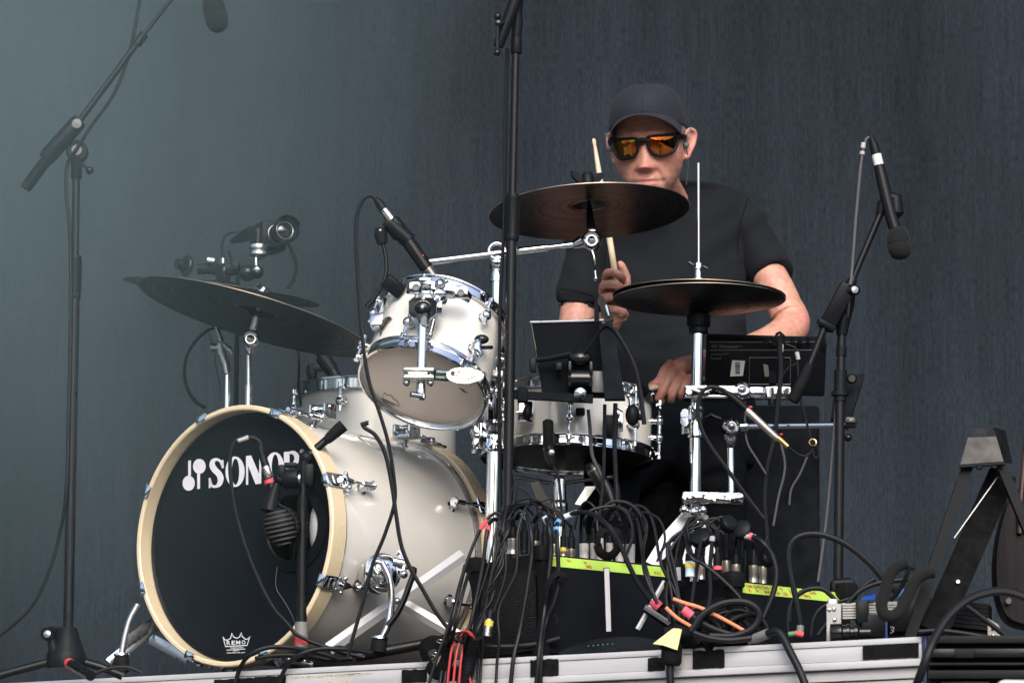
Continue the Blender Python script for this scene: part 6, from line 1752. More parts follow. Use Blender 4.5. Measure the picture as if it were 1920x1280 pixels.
cable('black cable lying flat along the riser behind the taped stand foot', [(478, 1234), (520, 1228), (570, 1229), (620, 1236), (660, 1234)], .0050, Y=EY(570).y + .04)
cable('black cable passing behind the taped stand towards the long tripod leg', [(576, 1200), (610, 1212), (650, 1224), (684, 1232)], .0046, Y=EY(630).y + .05)
cable('thin wire loop on the riser near the tripod leg tip', [(616, 1222), (628, 1212), (644, 1212), (652, 1226)], .002, Y=EY(630).y + .06)
cable('black cable lying behind the rubber foot of the left bass drum spur', [(172, 1264), (200, 1254), (224, 1250), (246, 1252), (264, 1260)], .0042, Y=Yl - .06)
cable('curved cable dropping from the rear cymbal clamp to the bass drum rim', [(404, 612), (378, 628), (354, 658), (346, 692), (350, 725), (366, 752), (385, 764)], .0042, Y=.3)
cable('thin black cable hanging from the left cymbals to the floor tom', [(559, 650), (561, 690), (560, 720), (564, 760)], .0034, Y=.3)
cable('black cable bowed behind the lens of the video camera', [(541, 455), (553, 476), (558, 500), (552, 525), (541, 542)], .0026, Y=.30)
cable('second cable bowed behind the lens, inside the first', [(539, 456), (549, 480), (555, 502), (548, 524), (537, 541)], .0024, Y=.31)
c = cable('black cable looping from the rear of the video camera to the clamp arm', [(444, 434), (428, 437), (419, 448), (416, 466), (420, 486)], .0038, Y=.36)
cable('thin wire hanging from the camera clamp beside the stand tube', [(388, 610), (398, 650), (408, 700), (414, 745)], .0010, Y=.36)

# ------------------------------------------------------------------ cables right
c = cable('cable of the foam microphone hanging down along the right stand', [(1634, 258), (1624, 262), (1617, 290), (1612, 330), (1604, 420), (1598, 500), (1592, 560), (1584, 640, Yr + .03), (1570, 740, Yr + .03), (1561, 850, Yr + .03), (1550, 970, Yr + .03), (1534, 1090, Yr + .03)], .0034, M_gcable, Y=Yv)
band(c, [(1619, 268), (1618, 278)], M_whtape, .0058, Yv)
band(c, [(1617, 284), (1616.5, 290)], M_whtape, .0058, Yv)
cable('black cable loop from the beige connector round the hi-hat clamp', [(1364, 737), (1350, 728), (1330, 726), (1314, 738), (1308, 765), (1314, 800), (1332, 836), (1364, 880), (1400, 930), (1432, 972)], .0050, Y=Yi)
cable('thin lead from the gold tip up to the knot beside the right stand', [(1476, 836), (1494, 850), (1510, 855), (1522, 846), (1527, 830), (1520, 824), (1524, 845), (1530, 860), (1536, 848), (1526, 826)], .0026, Y=Yi)
mb = MB(); mb.torus(.0085, .0016, frame(P(1524, 829, Yi - .005), V((.2, -1, .3))), 20, 6)
tag(mb.build('wire_ring', M_gold), 'small brass coloured ring tying the thin leads beside the right stand', 'ring')
cable('black bundle of leads falling from the pad sockets to the right stage box', [(1470, 628), (1462, 640), (1464, 700), (1458, 760), (1452, 820), (1438, 880), (1434, 940), (1438, 1000), (1440, 1030)], .0062, Y=.0)
c = cable('black lead with white sleeve looped over the top of the percussion pad', [(1458, 640), (1456, 628), (1464, 624), (1467, 640), (1463, 680), (1463, 730)], .0034, Y=.02)
band(c, [(1466, 646), (1465, 660)], M_whtape, .0048, .015)
c = cable('second lead with white sleeve curling at the pad sockets', [(1474, 646), (1490, 652), (1496, 666), (1496, 690), (1500, 740), (1512, 790), (1522, 830)], .0030, Y=.0)
band(c, [(1494, 660), (1497, 674)], M_whtape, .0052, -.004)
cable('thin lead curling from the pad bracket', [(1466, 706), (1478, 690), (1494, 680), (1498, 668)], .0020, Y=.0)
cable('grey lead hanging left of the black bundle below the round joint', [(1397, 752), (1397, 800), (1402, 832), (1420, 862), (1436, 888)], .0026, M_gcable, Y=-.02)
cable('grey lead falling right of the black bundle', [(1462, 824), (1471, 862), (1470, 890), (1460, 930), (1450, 985)], .0030, M_gcable, Y=.0)
cable('thin lead bent back towards the black bundle from the knot', [(1516, 850), (1500, 888), (1484, 916), (1480, 946)], .0026, M_gcable, Y=.0)
cable('grey cable of the snare microphone rising to the snare rim', [(1103, 768), (1106, 800), (1110, 850), (1122, 880), (1140, 915), (1152, 950)], .0042, M_gcable, Y=-.2)
cable('black cable falling from the tablet holder straight to the plugs', [(1134, 758), (1133, 830), (1131, 900), (1124, 968)], .0042, Y=-.24)
t = thing('hanging_lead', 'black lead ending in a plug hanging right of the snare microphone', 'cable', P(1156, 950, -.24))
part('lead', M_cable, t, lambda m: m.tube(spl(pp([(1154, 756), (1152, 820), (1154, 880), (1156, 920)], -.24), 6), .0052, 8))
part('plug', M_bplastic, t, lambda m: m.tube(pp([(1156, 905), (1157, 925), (1157, 942)], -.24), [.006, .0085, .0085], 12))
c = cable('black cable running from the tablet clip round the side plate to the snare', [(1150, 615), (1166, 640), (1180, 665), (1192, 695), (1200, 735), (1206, 778), (1208, 795)], .0056, Y=-.3)
cable('black lead of the clip microphone below the snare', [(1036, 872), (1046, 890), (1050, 920), (1052, 955)], .0034, Y=-.22)
t = thing('spare_clip', 'black rounded microphone clip dangling at the right side of the snare drum', 'microphone clip', P(1190, 800, -.24))
part('body', M_bplastic, t, lambda m: m.ball(P(1186, 778, -.25), .022, None, (.75, .6, 1.15), 16))
part('screw', M_chrome, t, lambda m: (m.cyl(P(1180, 745, -.25), P(1182, 760, -.25), .004, n=8), m.ball(P(1178, 742, -.25), .006, n=8)))
part('thumb_nut', M_bgloss, t, lambda m: m.ball(P(1200, 782, -.26), .008, None, (.6, 1, 1), 10))

# ================================================================== RIGHT SIDE
Yg = -1.0
gs = thing('guitar_stand', 'black A shaped guitar stand with glossy trapezoid head and foam arms at far right', 'guitar stand', V((P(1800, 1195, Yg).x, Yg, 0)))
def _gh(m):
    f = [P(1820, 802, Yg), P(1862, 800, Yg), P(1868, 818, Yg - .012), P(1882, 866, Yg - .02), P(1800, 872, Yg - .02), P(1815, 820, Yg - .012)]
    # order: top-left, top-right, mid-right, low-right, low-left, mid-left
    b = [P(1826, 802, Yg + .07), P(1884, 806, Yg + .07), P(1888, 820, Yg + .07), P(1898, 868, Yg + .07), P(1806, 872, Yg + .07), P(1818, 820, Yg + .07)]
    m.add(f + b, [(0, 1, 2, 5), (5, 2, 3, 4), (0, 6, 7, 1), (1, 7, 8, 2), (2, 8, 9, 3), (3, 9, 10, 4), (4, 10, 11, 5), (5, 11, 6, 0), (6, 11, 8, 7), (11, 10, 9, 8)])
part('head', M_gshead, gs, _gh, ang=15)
part('head_lip', M_bplastic, gs, lambda m: m.tube(pp([(1799, 874), (1884, 868)], Yg - .02), .0042, 6))
def beam(m, a, b, wpx, dep, Yn):
    """flat bar seen from the front: a, b centre line in the photo, given width and real depth"""
    pa, pb = P(a[0], a[1], Yn), P(b[0], b[1], Yn)
    d = (pb - pa).normalized(); s = d.cross(V((0, 1, 0))).normalized()
    w = wpx * S(Yn) / 2
    q = [pa - s * w, pa + s * w, pb + s * w, pb - s * w]
    m.add([*q, *[p + V((0, dep, 0)) for p in q]], [(0, 1, 2, 3), (7, 6, 5, 4), (0, 4, 5, 1), (1, 5, 6, 2), (2, 6, 7, 3), (3, 7, 4, 0)])
part('leg', M_bplastic, gs, lambda m: beam(m, (1815, 872), (1706, 1196), 20, .028, Yg))
part('leg', M_bplastic, gs, lambda m: beam(m, (1878, 870), (1936, 1010), 18, .028, Yg))
part('rear_strut', M_velcro, gs, lambda m: beam(m, (1882, 885), (1752, 1182), 52, .03, Yg + .06))
part('strut_highlight', M_satin, gs, lambda m: m.tube(pp([(1871, 893), (1789, 1008)], Yg + .055), .0016, 6))  # thin bright tube stands in for the highlight along the strut
part('foam_arm', M_foam, gs, lambda m: m.tube(spl(pp([(1700, 1054), (1682, 1062), (1668, 1078), (1660, 1105), (1653, 1132), (1658, 1150), (1674, 1154), (1690, 1142), (1704, 1112), (1718, 1086), (1736, 1074), (1752, 1072)], Yg - .07), 6), .0125, 14))
part('foam_hook', M_rubber, gs, lambda m: m.tube(spl(pp([(1716, 1066), (1706, 1064), (1700, 1078), (1690, 1100), (1670, 1125)], Yg - .03), 5), .0045, 8))

part('bolt', M_bgloss, gs, lambda m: m.lathe([(0, .004), (.005, .004), (.007, 0)], frame(P(1836, 875, Yg - .024), V((0, -1, 0))), 12))
part('bolt', M_satin, gs, lambda m: m.lathe([(0, .003), (.004, .003), (.006, 0)], frame(P(1748, 1066, Yg - .002), V((0, -1, 0))), 12))
part('bolt', M_satin, gs, lambda m: m.lathe([(0, .003), (.004, .003), (.006, 0)], frame(P(1796, 1090, Yg + .058), V((0, -1, 0))), 12))
gt = thing('guitar', 'dark stringed instrument resting at the right edge with reddish brown neck edge', 'guitar', P(1910, 1160, -.72))
Ygt = -.72
def _gb(m):
    out = [(1886, 945), (1874, 985), (1866, 1030), (1864, 1075), (1868, 1115), (1878, 1148), (1892, 1166), (1920, 1176), (1960, 1176), (1990, 1140), (2000, 1060), (1985, 980), (1960, 935), (1930, 915), (1905, 918)]
    p = spl(pp(out + [out[0]], Ygt), 4)[:-1]
    n = len(p); c = sum(p, V()) / n
    fr_ = [c + (q - c) * .96 + V((0, -.022, 0)) for q in p]; bk = [q + V((0, .05, 0)) for q in p]
    m.add(fr_ + p + bk, [tuple(range(n))] + [(i, (i + 1) % n, n + (i + 1) % n, n + i) for i in range(n)] + [(n + i, n + (i + 1) % n, 2 * n + (i + 1) % n, 2 * n + i) for i in range(n)] + [tuple(reversed(range(2 * n, 3 * n)))])
part('body', M_gbody, gt, _gb, ang=50)
part('neck', M_wood, gt, lambda m: m.tube(spl(pp([(1936, 690), (1929, 780), (1920, 870), (1914, 940), (1912, 1000)], Ygt - .03), 5), [.0095] * 21, 10, flat=.7))
part('knob', M_satin, gt, lambda m: m.cyl(P(1892, 1125, Ygt - .03), P(1891, 1126, Ygt - .045), .006, n=12))
cable('thick blurred black cable arching in front at the lower right corner', [(1712, 1300, -1.55), (1730, 1252), (1748, 1205), (1778, 1156), (1818, 1122), (1866, 1108), (1905, 1112), (1945, 1130)], .0088, Y=-1.6)
cable('black cable stretched along the top of the dark cases to the guitar', [(1722, 1184), (1760, 1182), (1800, 1186), (1860, 1196), (1900, 1204)], .0052, Y=-1.12)
cable('blue black cable slanting down right behind the guitar stand', [(1776, 1112), (1812, 1136), (1850, 1164), (1896, 1200)], .0056, Y=-.92)
# silver metal box with sockets
pb = thing('metal_box', 'silver metal box with screws, blue panel and round black couplings near the riser corner', 'power box', G(1620, 1200))
Yx = EY(1620).y + .12
part('end_plate', M_plate, pb, lambda m: (m.box((.020, .02, .088), frame(P(1561, 1162, Yx), V((0, 0, 1))), b=.002), m.quad(P(1550, 1131, Yx - .011), P(1550, 1202, Yx - .011), P(1577, 1202, Yx - .011), P(1577, 1131, Yx - .011), -.003)))
part('screw', M_chrome, pb, lambda m: [m.ball(P(x, y, Yx - .014), .0042, None, (1, .5, 1), 10) for x, y in ((1564, 1141), (1565, 1161), (1555, 1142), (1566, 1188))])
def _fin(m):
    for k in range(6):
        m.quad(P(1580, 1131 + 5 * k, Yx - .004), P(1580, 1134.5 + 5 * k, Yx - .004), P(1680, 1132.5 + 5 * k, Yx - .004), P(1680, 1129 + 5 * k, Yx - .004), -.010)
    m.quad(P(1578, 1130, Yx + .004), P(1578, 1162, Yx + .004), P(1682, 1160, Yx + .004), P(1682, 1127, Yx + .004), -.002)
part('ribbed_panel', M_plate, pb, _fin)
part('clamp_block', M_bplastic, pb, lambda m: (m.box((.026, .03, .05), frame(P(1617, 1148, Yx - .02), V((0, 0, 1))), b=.003), m.box((.05, .05, .05), frame(P(1636, 1175, Yx - .01), V((0, 0, 1))), b=.004)))
def _cpl(m):
    fr = frame(P(1556, 1187, Yx - .05), V((1, -.1, .02)))
    m.lathe([(.010, 0), (.019, .001), (.021, .004), (.021, .024), (.017, .028), (.017, .034), (.019, .035), (.019, .041), (.015, .043), (.015, .050), (.018, .051), (.018, .058), (.012, .062), (.012, .085)], fr, 26)
    m.lathe([(0, .004), (.010, .004), (.010, 0)], fr, 16)
part('coupling', M_bgloss, pb, _cpl)
part('blue_panel', M_blue, pb, lambda m: (m.quad(P(1636, 1160, Yx - .012), P(1652, 1196, Yx - .012), P(1664, 1196, Yx - .012), P(1664, 1162, Yx - .012), -.004), m.quad(P(1614, 1122, Yx - .02), P(1622, 1114, Yx + .03), P(1644, 1112, Yx + .03), P(1640, 1121, Yx - .02), .003), m.quad(P(1682, 1121, Yx), P(1684, 1121, Yx), P(1696, 1104, Yx), P(1693, 1103, Yx), .004)))
part('side_case', M_bplastic, pb, lambda m: m.box((.10, .14, .07), frame(P(1705, 1160, Yx + .08), V((0, 0, 1))), b=.004))
part('speckled_port', M_label, pb, lambda m: [m.ball(P(1668 + random.uniform(0, 8), 1174 + random.uniform(0, 16), Yx - .004), .0013, n=6) for _ in range(9)])
# rack device and dark cases beyond the riser
rk = thing('rack_device', 'black ribbed amplifier unit with screwed end plate behind the guitar stand', 'amplifier', V((P(1800, 1190, -.75).x, -.75, 0)))
Yk2 = -.75
def _rk(m):
    for k in range(6):
        m.quad(P(1738, 1122 + 8 * k, Yk2), P(1738, 1128.5 + 8 * k, Yk2), P(1852, 1141 + 8 * k, Yk2 - .03), P(1852, 1134 + 8 * k, Yk2 - .03), -.02)
    m.quad(P(1736, 1120, Yk2 + .012), P(1736, 1192, Yk2 + .012), P(1854, 1196, Yk2 - .018), P(1854, 1132, Yk2 - .018), -.06)
part('ribbed_case', M_bplastic, rk, _rk)
part('end_plate', M_kmg, rk, lambda m: m.quad(P(1852, 1158, Yk2 - .03), P(1852, 1196, Yk2 - .03), P(1884, 1198, Yk2 - .03), P(1872, 1170, Yk2 - .03), -.01))
part('screw', M_chrome, rk, lambda m: [m.ball(P(x, y, Yk2 - .034), .0036, n=8) for x, y in ((1856, 1164), (1862, 1178), (1862, 1190))])
dc = thing('dark_case', 'worn black flight case with horizontal ledges below the guitar at lower right', 'flight case', V((P(1840, 1290, -1.0).x, -1.0, -.45)))
xr = P(1734, 1240, -1.12)
CMx = frame(V((xr.x + .005, -1.13, 0)), V((0, 0, 1)), V((1, -.10, 0)))
def _dc(m):
    m.box((.9, .5, .40), CMx, (.45, .262, -.215), .003)
part('case', M_grid, dc, _dc)
for (z0, z1, y0) in ((-.004, -.020, -.0), (-.030, -.050, .004), (-.060, -.066, -.004), (-.074, -.092, .004)):
    part('ledge', M_grid, dc, lambda m: m.box((.9, .03, z0 - z1), CMx, (.45, y0, (z0 + z1) / 2), .0025))
part('ledge_plate', M_bmetal, dc, lambda m: (m.box((.25, .006, .017), CMx, (.22, -.014, -.040), .001), m.box((.05, .006, .017), CMx, (.03, -.014, -.040), .001)))
M_bluep = mat('dull_blue_print', (.05, .11, .16), .6)
part('blue_label', M_bluep, dc, lambda m: m.box((.075, .004, .03), CMx, (.075, .010, -.112), .001))
part('front_panel', M_bplastic, dc, lambda m: (m.box((.10, .01, .09), CMx, (.075, .006, -.14), .002), m.box((.09, .01, .05), CMx, (.19, .004, -.128), .002)))
wc = thing('pale_object', 'blurred pale rounded case corner at the bottom right of the picture', 'case', P(1910, 1300, -2.2))
part('corner', M_label, wc, lambda m: m.box((.12, .05, .10), frame(P(1932, 1328, -2.2), V((0, 0, 1))), b=.012))
# ================================================================== THE DRUMMER
def remeshed(mbs, voxel, smooth=3):
    me = bpy.data.meshes.new('tmp'); 
    vs, fs = [], []
    for mb in mbs:
        n = len(vs); vs += [tuple(p) for p in mb.v]; fs += [tuple(i + n for i in f) for f in mb.f]
    me.from_pydata(vs, [], fs)
    bm = bmesh.new(); bm.from_mesh(me); bmesh.ops.recalc_face_normals(bm, faces=bm.faces[:]); bm.to_mesh(me); bm.free()
    o = bpy.data.objects.new('tmp', me); C.objects.link(o)
    r = o.modifiers.new('r', 'REMESH'); r.mode = 'VOXEL'; r.voxel_size = voxel
    if smooth:
        s = o.modifiers.new('s', 'SMOOTH'); s.factor = .5; s.iterations = smooth
    dg = bpy.context.evaluated_depsgraph_get(); dg.update()
    out = bpy.data.meshes.new_from_object(o.evaluated_get(dg))
    bpy.data.objects.remove(o); bpy.data.meshes.remove(me)
    return out
def link_mesh(me, name, mt, parent, off):
    for v in me.vertices: v.co -= off
    me.shade_smooth()
    me.materials.clear(); me.materials.append(mt)
    o = bpy.data.objects.new(name, me); C.objects.link(o); o.parent = parent
    ROOT[o.name] = off
    return o
def loft(m, st, n=28):
    """stations: (centre, halfwidth, halfdepth, widthdir, depthdir)"""
    vs = []
    for (c, w, d, wd, dd) in st:
        for k in range(n):
            a = 2 * math.pi * k / n
            ca, sa = math.cos(a), math.sin(a)
            e = 2 / 2.3
            vs.append(V(c) + V(wd) * w * math.copysign(abs(ca) ** e, ca) + V(dd) * d * math.copysign(abs(sa) ** e, sa))
    fs = []
    for i in range(len(st) - 1):
        for k in range(n):
            l = (k + 1) % n
            fs.append((i * n + k, i * n + l, (i + 1) * n + l, (i + 1) * n + k))
    fs.append(tuple(reversed(range(n)))); fs.append(tuple(range((len(st) - 1) * n, len(st) * n)))
    m.add(vs, fs)

Yhd = .36
HK = S(Yhd)
HF = frame(P(1216, 266, Yhd), camdir(-.13, -.035, 1), camdir(1, .05, .13))
drummer = thing('person', 'drummer in black T-shirt, navy cap and mirrored sunglasses playing behind the kit', 'person', V((P(1250, 900, .6).x, .6, 0)))
OFF = ROOT[drummer.name]

def lerp_tab(tab, y):
    for i in range(len(tab) - 1):
        y0, v0 = tab[i]; y1, v1 = tab[i + 1]
        if (y0 >= y >= y1):
            t = (y0 - y) / (y0 - y1)
            t = t * t * (3 - 2 * t) * .35 + t * .65
            return v0 + (v1 - v0) * t
    return tab[-1][1] if y < tab[-1][0] else tab[0][1]
HW = [(104, 4), (98, 28), (86, 45), (68, 58), (44, 66), (20, 69), (0, 68.5), (-20, 67.5), (-36, 65), (-52, 61), (-66, 55), (-78, 48), (-90, 39), (-100, 26), (-107, 13), (-110, 3)]
HFd = [(104, 4), (98, 30), (86, 50), (68, 65), (44, 76), (20, 81), (0, 79), (-20, 77), (-36, 76), (-52, 76), (-66, 77), (-78, 76), (-90, 76), (-100, 72), (-107, 58), (-110, 40)]
HBk = [(104, 4), (98, 30), (86, 54), (68, 74), (44, 90), (20, 96), (0, 95), (-20, 90), (-36, 80), (-52, 66), (-66, 52), (-78, 40), (-90, 24), (-100, 6), (-107, -20), (-110, -36)]
def g2(x, y, cx, cy, sx, sy): return math.exp(-((x - cx) / sx) ** 2 / 2 - ((y - cy) / sy) ** 2 / 2)
def face_disp(x, y):
    z = 0
    # nose
    t = min(1, max(0, (8 - y) / 60))
    if y > -70:
        w = 6.5 + 4.5 * t
        hgt = (3 + 20 * t ** 1.25) * (1 if y > -48 else math.exp(-((y + 48) / 6.5) ** 2))
        z += hgt * math.exp(-(x / w) ** 2 / 2) * (1 if y < 8 else math.exp(-((y - 8) / 9) ** 2))
    z += 6 * g2(x, y, 0, -49, 7.5, 7)
    for s in (-1, 1):
        z += 7.0 * g2(x, y, s * 11.5, -51.5, 4.6, 5)                       # nostril wings
        z += 3.5 * g2(x, y, s * 28, 9, 20, 7)                        # brow ridge
        z -= 7.5 * g2(x, y, s * 27, -9, 13, 9)                       # sockets
        z += 5 * g2(x, y, s * 43, -30, 13, 9)                        # cheek bones
        z -= 4.5 * g2(x, y, s * 41, -62, 11, 14)                     # hollow cheeks
        # nasolabial fold
        for k in range(6):
            q = k / 5
            z -= 2.8 * g2(x, y, s * (18 + 13 * q), -52 - 28 * q, 3.4, 5.5)
            z += 1.5 * g2(x, y, s * (26 + 14 * q), -52 - 28 * q, 5.0, 6)
        z -= 2.2 * g2(x, y, s * 23.5, -78, 3.5, 3.5)                 # mouth corners
        z -= (6.0 if s > 0 else 3.5) * g2(x, y, s * 52, -76, 3.2, 17)
        z -= (3.5 if s > 0 else 1.5) * g2(x, y, s * 41, -82, 2.8, 11)                    # cheek crease by the jaw
        z += 3.0 * g2(x, y, s * 48, -86, 7, 9)
        z -= 3.4 * g2(x, y, s * 6.5, -58, 3.0, 2.2)                  # nostrils
    z -= 2.2 * g2(x, y, 0, -64, 4, 5)                                # philtrum
    z += 4.2 * g2(x, y, 0, -71.5, 16, 3.4)                           # upper lip
    z += 4.6 * g2(x, y, 0, -81, 14, 4.2)                           # lower lip
    z -= 4.2 * g2(x, y, 0, -76, 20, 1.7)                           # mouth line
    z -= 3.2 * g2(x, y, 0, -89, 15, 3.4)
    z += 5.5 * g2(x, y, 0, -97, 15, 10)
    for k in range(3):
        z -= .9 * g2(x, y, 0, 24 + 9 * k, 30, 1.6)                   # forehead lines
    return z
hd = MB()
NR, NA = 170, 150
vs, fs = [], []
for i in range(NR + 1):
    y = 104 - 214 * i / NR
    w, f, b = lerp_tab(HW, y), lerp_tab(HFd, y), lerp_tab(HBk, y)
    for k in range(NA):
        # denser in front
        u = k / NA
        a = 2 * math.pi * (u - .085 * math.sin(4 * math.pi * u) / 1.0 * .5)
        ca, sa = math.cos(a), math.sin(a)
        e = 2 / 2.25
        zc = (f - b) / 2 if b < 0 else 0
        x = w * math.copysign(abs(ca) ** e, ca)
        if sa >= 0: z = f * abs(sa) ** e
        else: z = -b * abs(sa) ** e
        if sa > 0.05:
            z += face_disp(x, y) * min(1, (sa - .05) / .25)
        vs.append(HF @ (V((x, y, z)) * HK))
for i in range(NR):
    for k in range(NA):
        l = (k + 1) % NA
        fs.append((i * NA + k, i * NA + l, (i + 1) * NA + l, (i + 1) * NA + k))
fs.append(tuple(range(NA))); fs.append(tuple(reversed(range(NR * NA, (NR + 1) * NA))))
hd.add(vs, fs)
def hp(x, y, z): return HF @ (V((x, y, z)) * HK)
# ears
for s, ox in ((-1, -1), (1, 1)):
    ex_ = 1.0 if s > 0 else .90
    ear = [(s * 66, 2, 8), (s * 73, 14, 2), (s * 81, 19, -6), (s * 88, 14, -13), (s * 88, 2, -14), (s * 83, -12, -9), (s * 77, -24, -3), (s * 72, -32, 2), (s * 67, -32, 6)]
    hd.tube([hp(p[0] * (ex_ if abs(p[0]) > 70 else 1), p[1], p[2]) for p in spl([V(q) for q in ear], 4)], [4.2 * HK] * 18 + [4.8 * HK] * 8 + [6 * HK] * 7, 8)
    hd.tube([hp(s * 60, 2, 4), hp(s * 76, 4, -6), hp(s * 84, 5, -12)], [15 * HK, 13 * HK, 9 * HK], 10, flat=1.0) if False else None
    m_ = MB()
    plate = [(s * 64, 0, 4), (s * 74, 12, -2), (s * 82, 14, -9), (s * 84, 2, -11), (s * 78, -14, -5), (s * 68, -28, 4)]
    c = V((s * 72, -4, -1)); plate = [(p[0] * (ex_ if abs(p[0]) > 70 else 1), p[1], p[2]) for p in plate]; pts = [hp(*p) for p in plate]; n = len(pts)
    bk = [hp(p[0] - s * 1.5, p[1], p[2] - 6) for p in plate]
    hd.add(pts + bk, [tuple(range(n)), tuple(reversed(range(n, 2 * n)))] + [(i, (i + 1) % n, n + (i + 1) % n, n + i) for i in range(n)])
    hd.tube([hp(s * 68, -6, 8), hp(s * 71, -10, 6)], 4 * HK, 8)
# neck and hidden trunk
def cw(px, py, Y, wpx, dm): 
    return (P(px, py, Y), wpx * S(Y), dm, CR @ V((1, 0, 0)), V((0, 1, 0)))
nk = MB()
loft(nk, [cw(1226, 318, .40, 40, .062), cw(1230, 345, .43, 47, .065), cw(1240, 372, .48, 52, .066), cw(1248, 400, .53, 62, .07), cw(1252, 430, .56, 90, .08), cw(1252, 700, .56, 120, .09)])
# tendons
for (a, b) in (((1270, 300, .40), (1258, 385, .43)), ((1190, 320, .40), (1232, 388, .43))):
    nk.tube([P(*a), P(*b)], [.010, .008], 8)
# arms
def limb(m, pts, rs, n=32, flat=1.0, up=None):
    q = spl([P(*p) for p in pts], 5)
    rr = []
    for i in range(len(rs) - 1):
        rr += [rs[i] + (rs[i + 1] - rs[i]) * k / 5 for k in range(5)]
    rr.append(rs[-1])
    m.tube(q, rr, n, flat=flat, up=up)
ar = MB()
# viewer-right (his left) arm
limb(ar, [(1368, 410, .55), (1415, 475, .53), (1455, 540, .50), (1478, 592, .47)], [.042, .044, .044, .044])
limb(ar, [(1474, 578, .478), (1485, 610, .462), (1450, 640, .40), (1400, 660, .33), (1340, 676, .26), (1306, 682, .22)], [.043, .0445, .043, .040, .032, .027])
ar.ball(P(1486, 606, .468), .041, None, (1, 1, 1), 16)
# viewer-left (his right) arm
limb(ar, [(1120, 420, .52), (1100, 480, .49), (1086, 560, .46), (1078, 630, .43)], [.042, .043, .0435, .043])
limb(ar, [(1078, 625, .43), (1084, 640, .39), (1112, 628, .33), (1138, 606, .27), (1150, 588, .24)], [.042, .044, .042, .032, .027])
ar.ball(P(1074, 636, .435), .034, None, (1, 1, 1), 14)
# ---- hand with the raised stick (fist round the stick)
YH = .22
hnd = MB()
limb(hnd, [(1156, 604, .245), (1152, 580, .238), (1148, 555, .235), (1148, 530, .235)], [.026, .030, .032, .022], flat=.72, up=(0, 1, 0))
# fingers curled round the stick: knuckle, middle joint (front), tip
def finger(m, pts, r0, r1):
    q = spl([P(*p) for p in pts], 5); n = len(q)
    rr = [r0 + (r1 - r0) * i / (n - 1) for i in range(n)]
    for j in range(1, len(pts) - 1):
        rr[j * 5] *= 1.08
    m.tube(q, rr, 10); m.ball(q[-1], r1 * .98, n=8); m.ball(q[0], r0, n=8)
finger(hnd, [(1136, 523, .225), (1139, 513, .20), (1152, 511, .185), (1165, 518, .19), (1168, 526, .215)], .0118, .0095)      # index
finger(hnd, [(1130, 545, .225), (1133, 535, .197), (1148, 533, .182), (1162, 538, .186), (1167, 545, .21)], .0122, .0098)     # middle
finger(hnd, [(1129, 566, .23), (1133, 558, .20), (1148, 556, .188), (1161, 560, .19), (1166, 566, .215)], .0115, .0093)       # ring
finger(hnd, [(1134, 586, .235), (1138, 580, .207), (1152, 579, .195), (1168, 584, .20), (1174, 590, .222)], .0102, .0082)     # little
# thumb along the stick
finger(hnd, [(1158, 560, .235), (1170, 538, .222), (1174, 520, .213), (1166, 500, .208), (1163, 495, .208)], .0132, .0088)
finger(hnd, [(1172, 530, .22), (1177, 527, .205), (1176, 536, .198)], .0085, .008)
# ---- lower hand (knuckles up, stick under the fingers)
limb(hnd, [(1312, 680, .225), (1296, 682, .205), (1276, 688, .19), (1262, 692, .182)], [.027, .031, .033, .026], flat=.68, up=(0, .4, .9))
finger(hnd, [(1258, 682, .172), (1246, 694, .150), (1236, 712, .140), (1226, 720, .142), (1221, 722, .147)], .0118, .0085)     # index on top of the stick
finger(hnd, [(1266, 694, .165), (1252, 712, .140), (1242, 734, .136), (1236, 746, .145), (1240, 752, .16)], .0124, .0096)
finger(hnd, [(1280, 704, .165), (1268, 722, .145), (1260, 740, .142), (1258, 750, .155)], .0118, .0092)
finger(hnd, [(1294, 708, .17), (1284, 722, .152), (1276, 736, .152), (1275, 744, .165)], .0105, .0082)
finger(hnd, [(1284, 690, .20), (1262, 708, .19), (1244, 720, .172), (1230, 722, .16)], .0125, .0088)                          # thumb behind
sk_me = remeshed([hd, nk, ar, hnd], .0023, 3)
M_skin = mat('skin', (0.50, 0.27, 0.20), 0.48, sss=0.0, bump=0.6, bscale=300, dist=0.0012)
def _skin():
    nt = M_skin.node_tree; b = bs(M_skin)
    at = nt.nodes.new('ShaderNodeAttribute'); at.attribute_name = 'tint'
    tc = nt.nodes.new('ShaderNodeTexCoord')
    n1 = nt.nodes.new('ShaderNodeTexNoise'); n1.inputs['Scale'].default_value = 55; n1.inputs['Detail'].default_value = 9; n1.inputs['Roughness'].default_value = .7
    nt.links.new(tc.outputs['Object'], n1.inputs['Vector'])
    cr = nt.nodes.new('ShaderNodeValToRGB')
    cr.color_ramp.elements[0].position = .3; cr.color_ramp.elements[0].color = (.74, .62, .59, 1)
    cr.color_ramp.elements[1].position = .7; cr.color_ramp.elements[1].color = (1.16, 1.18, 1.18, 1)
    nt.links.new(n1.outputs['Fac'], cr.inputs[0])
    mx = nt.nodes.new('ShaderNodeMix'); mx.data_type = 'RGBA'; mx.blend_type = 'MULTIPLY'; mx.inputs[0].default_value = 1
    nt.links.new(at.outputs['Color'], mx.inputs[6]); nt.links.new(cr.outputs[0], mx.inputs[7])
    nt.links.new(mx.outputs[2], b.inputs['Base Color'])
    b.inputs['Subsurface Weight'].default_value = .12
    b.inputs['Subsurface Radius'].default_value = (.012, .004, .002)
_skin()
ca = sk_me.color_attributes.new('tint', 'FLOAT_COLOR', 'POINT')
HI = HF.inverted()
base = V((.54, .285, .215)); red = V((.53, .195, .155)); lip = V((.46, .165, .155)); stub = V((.42, .265, .22))
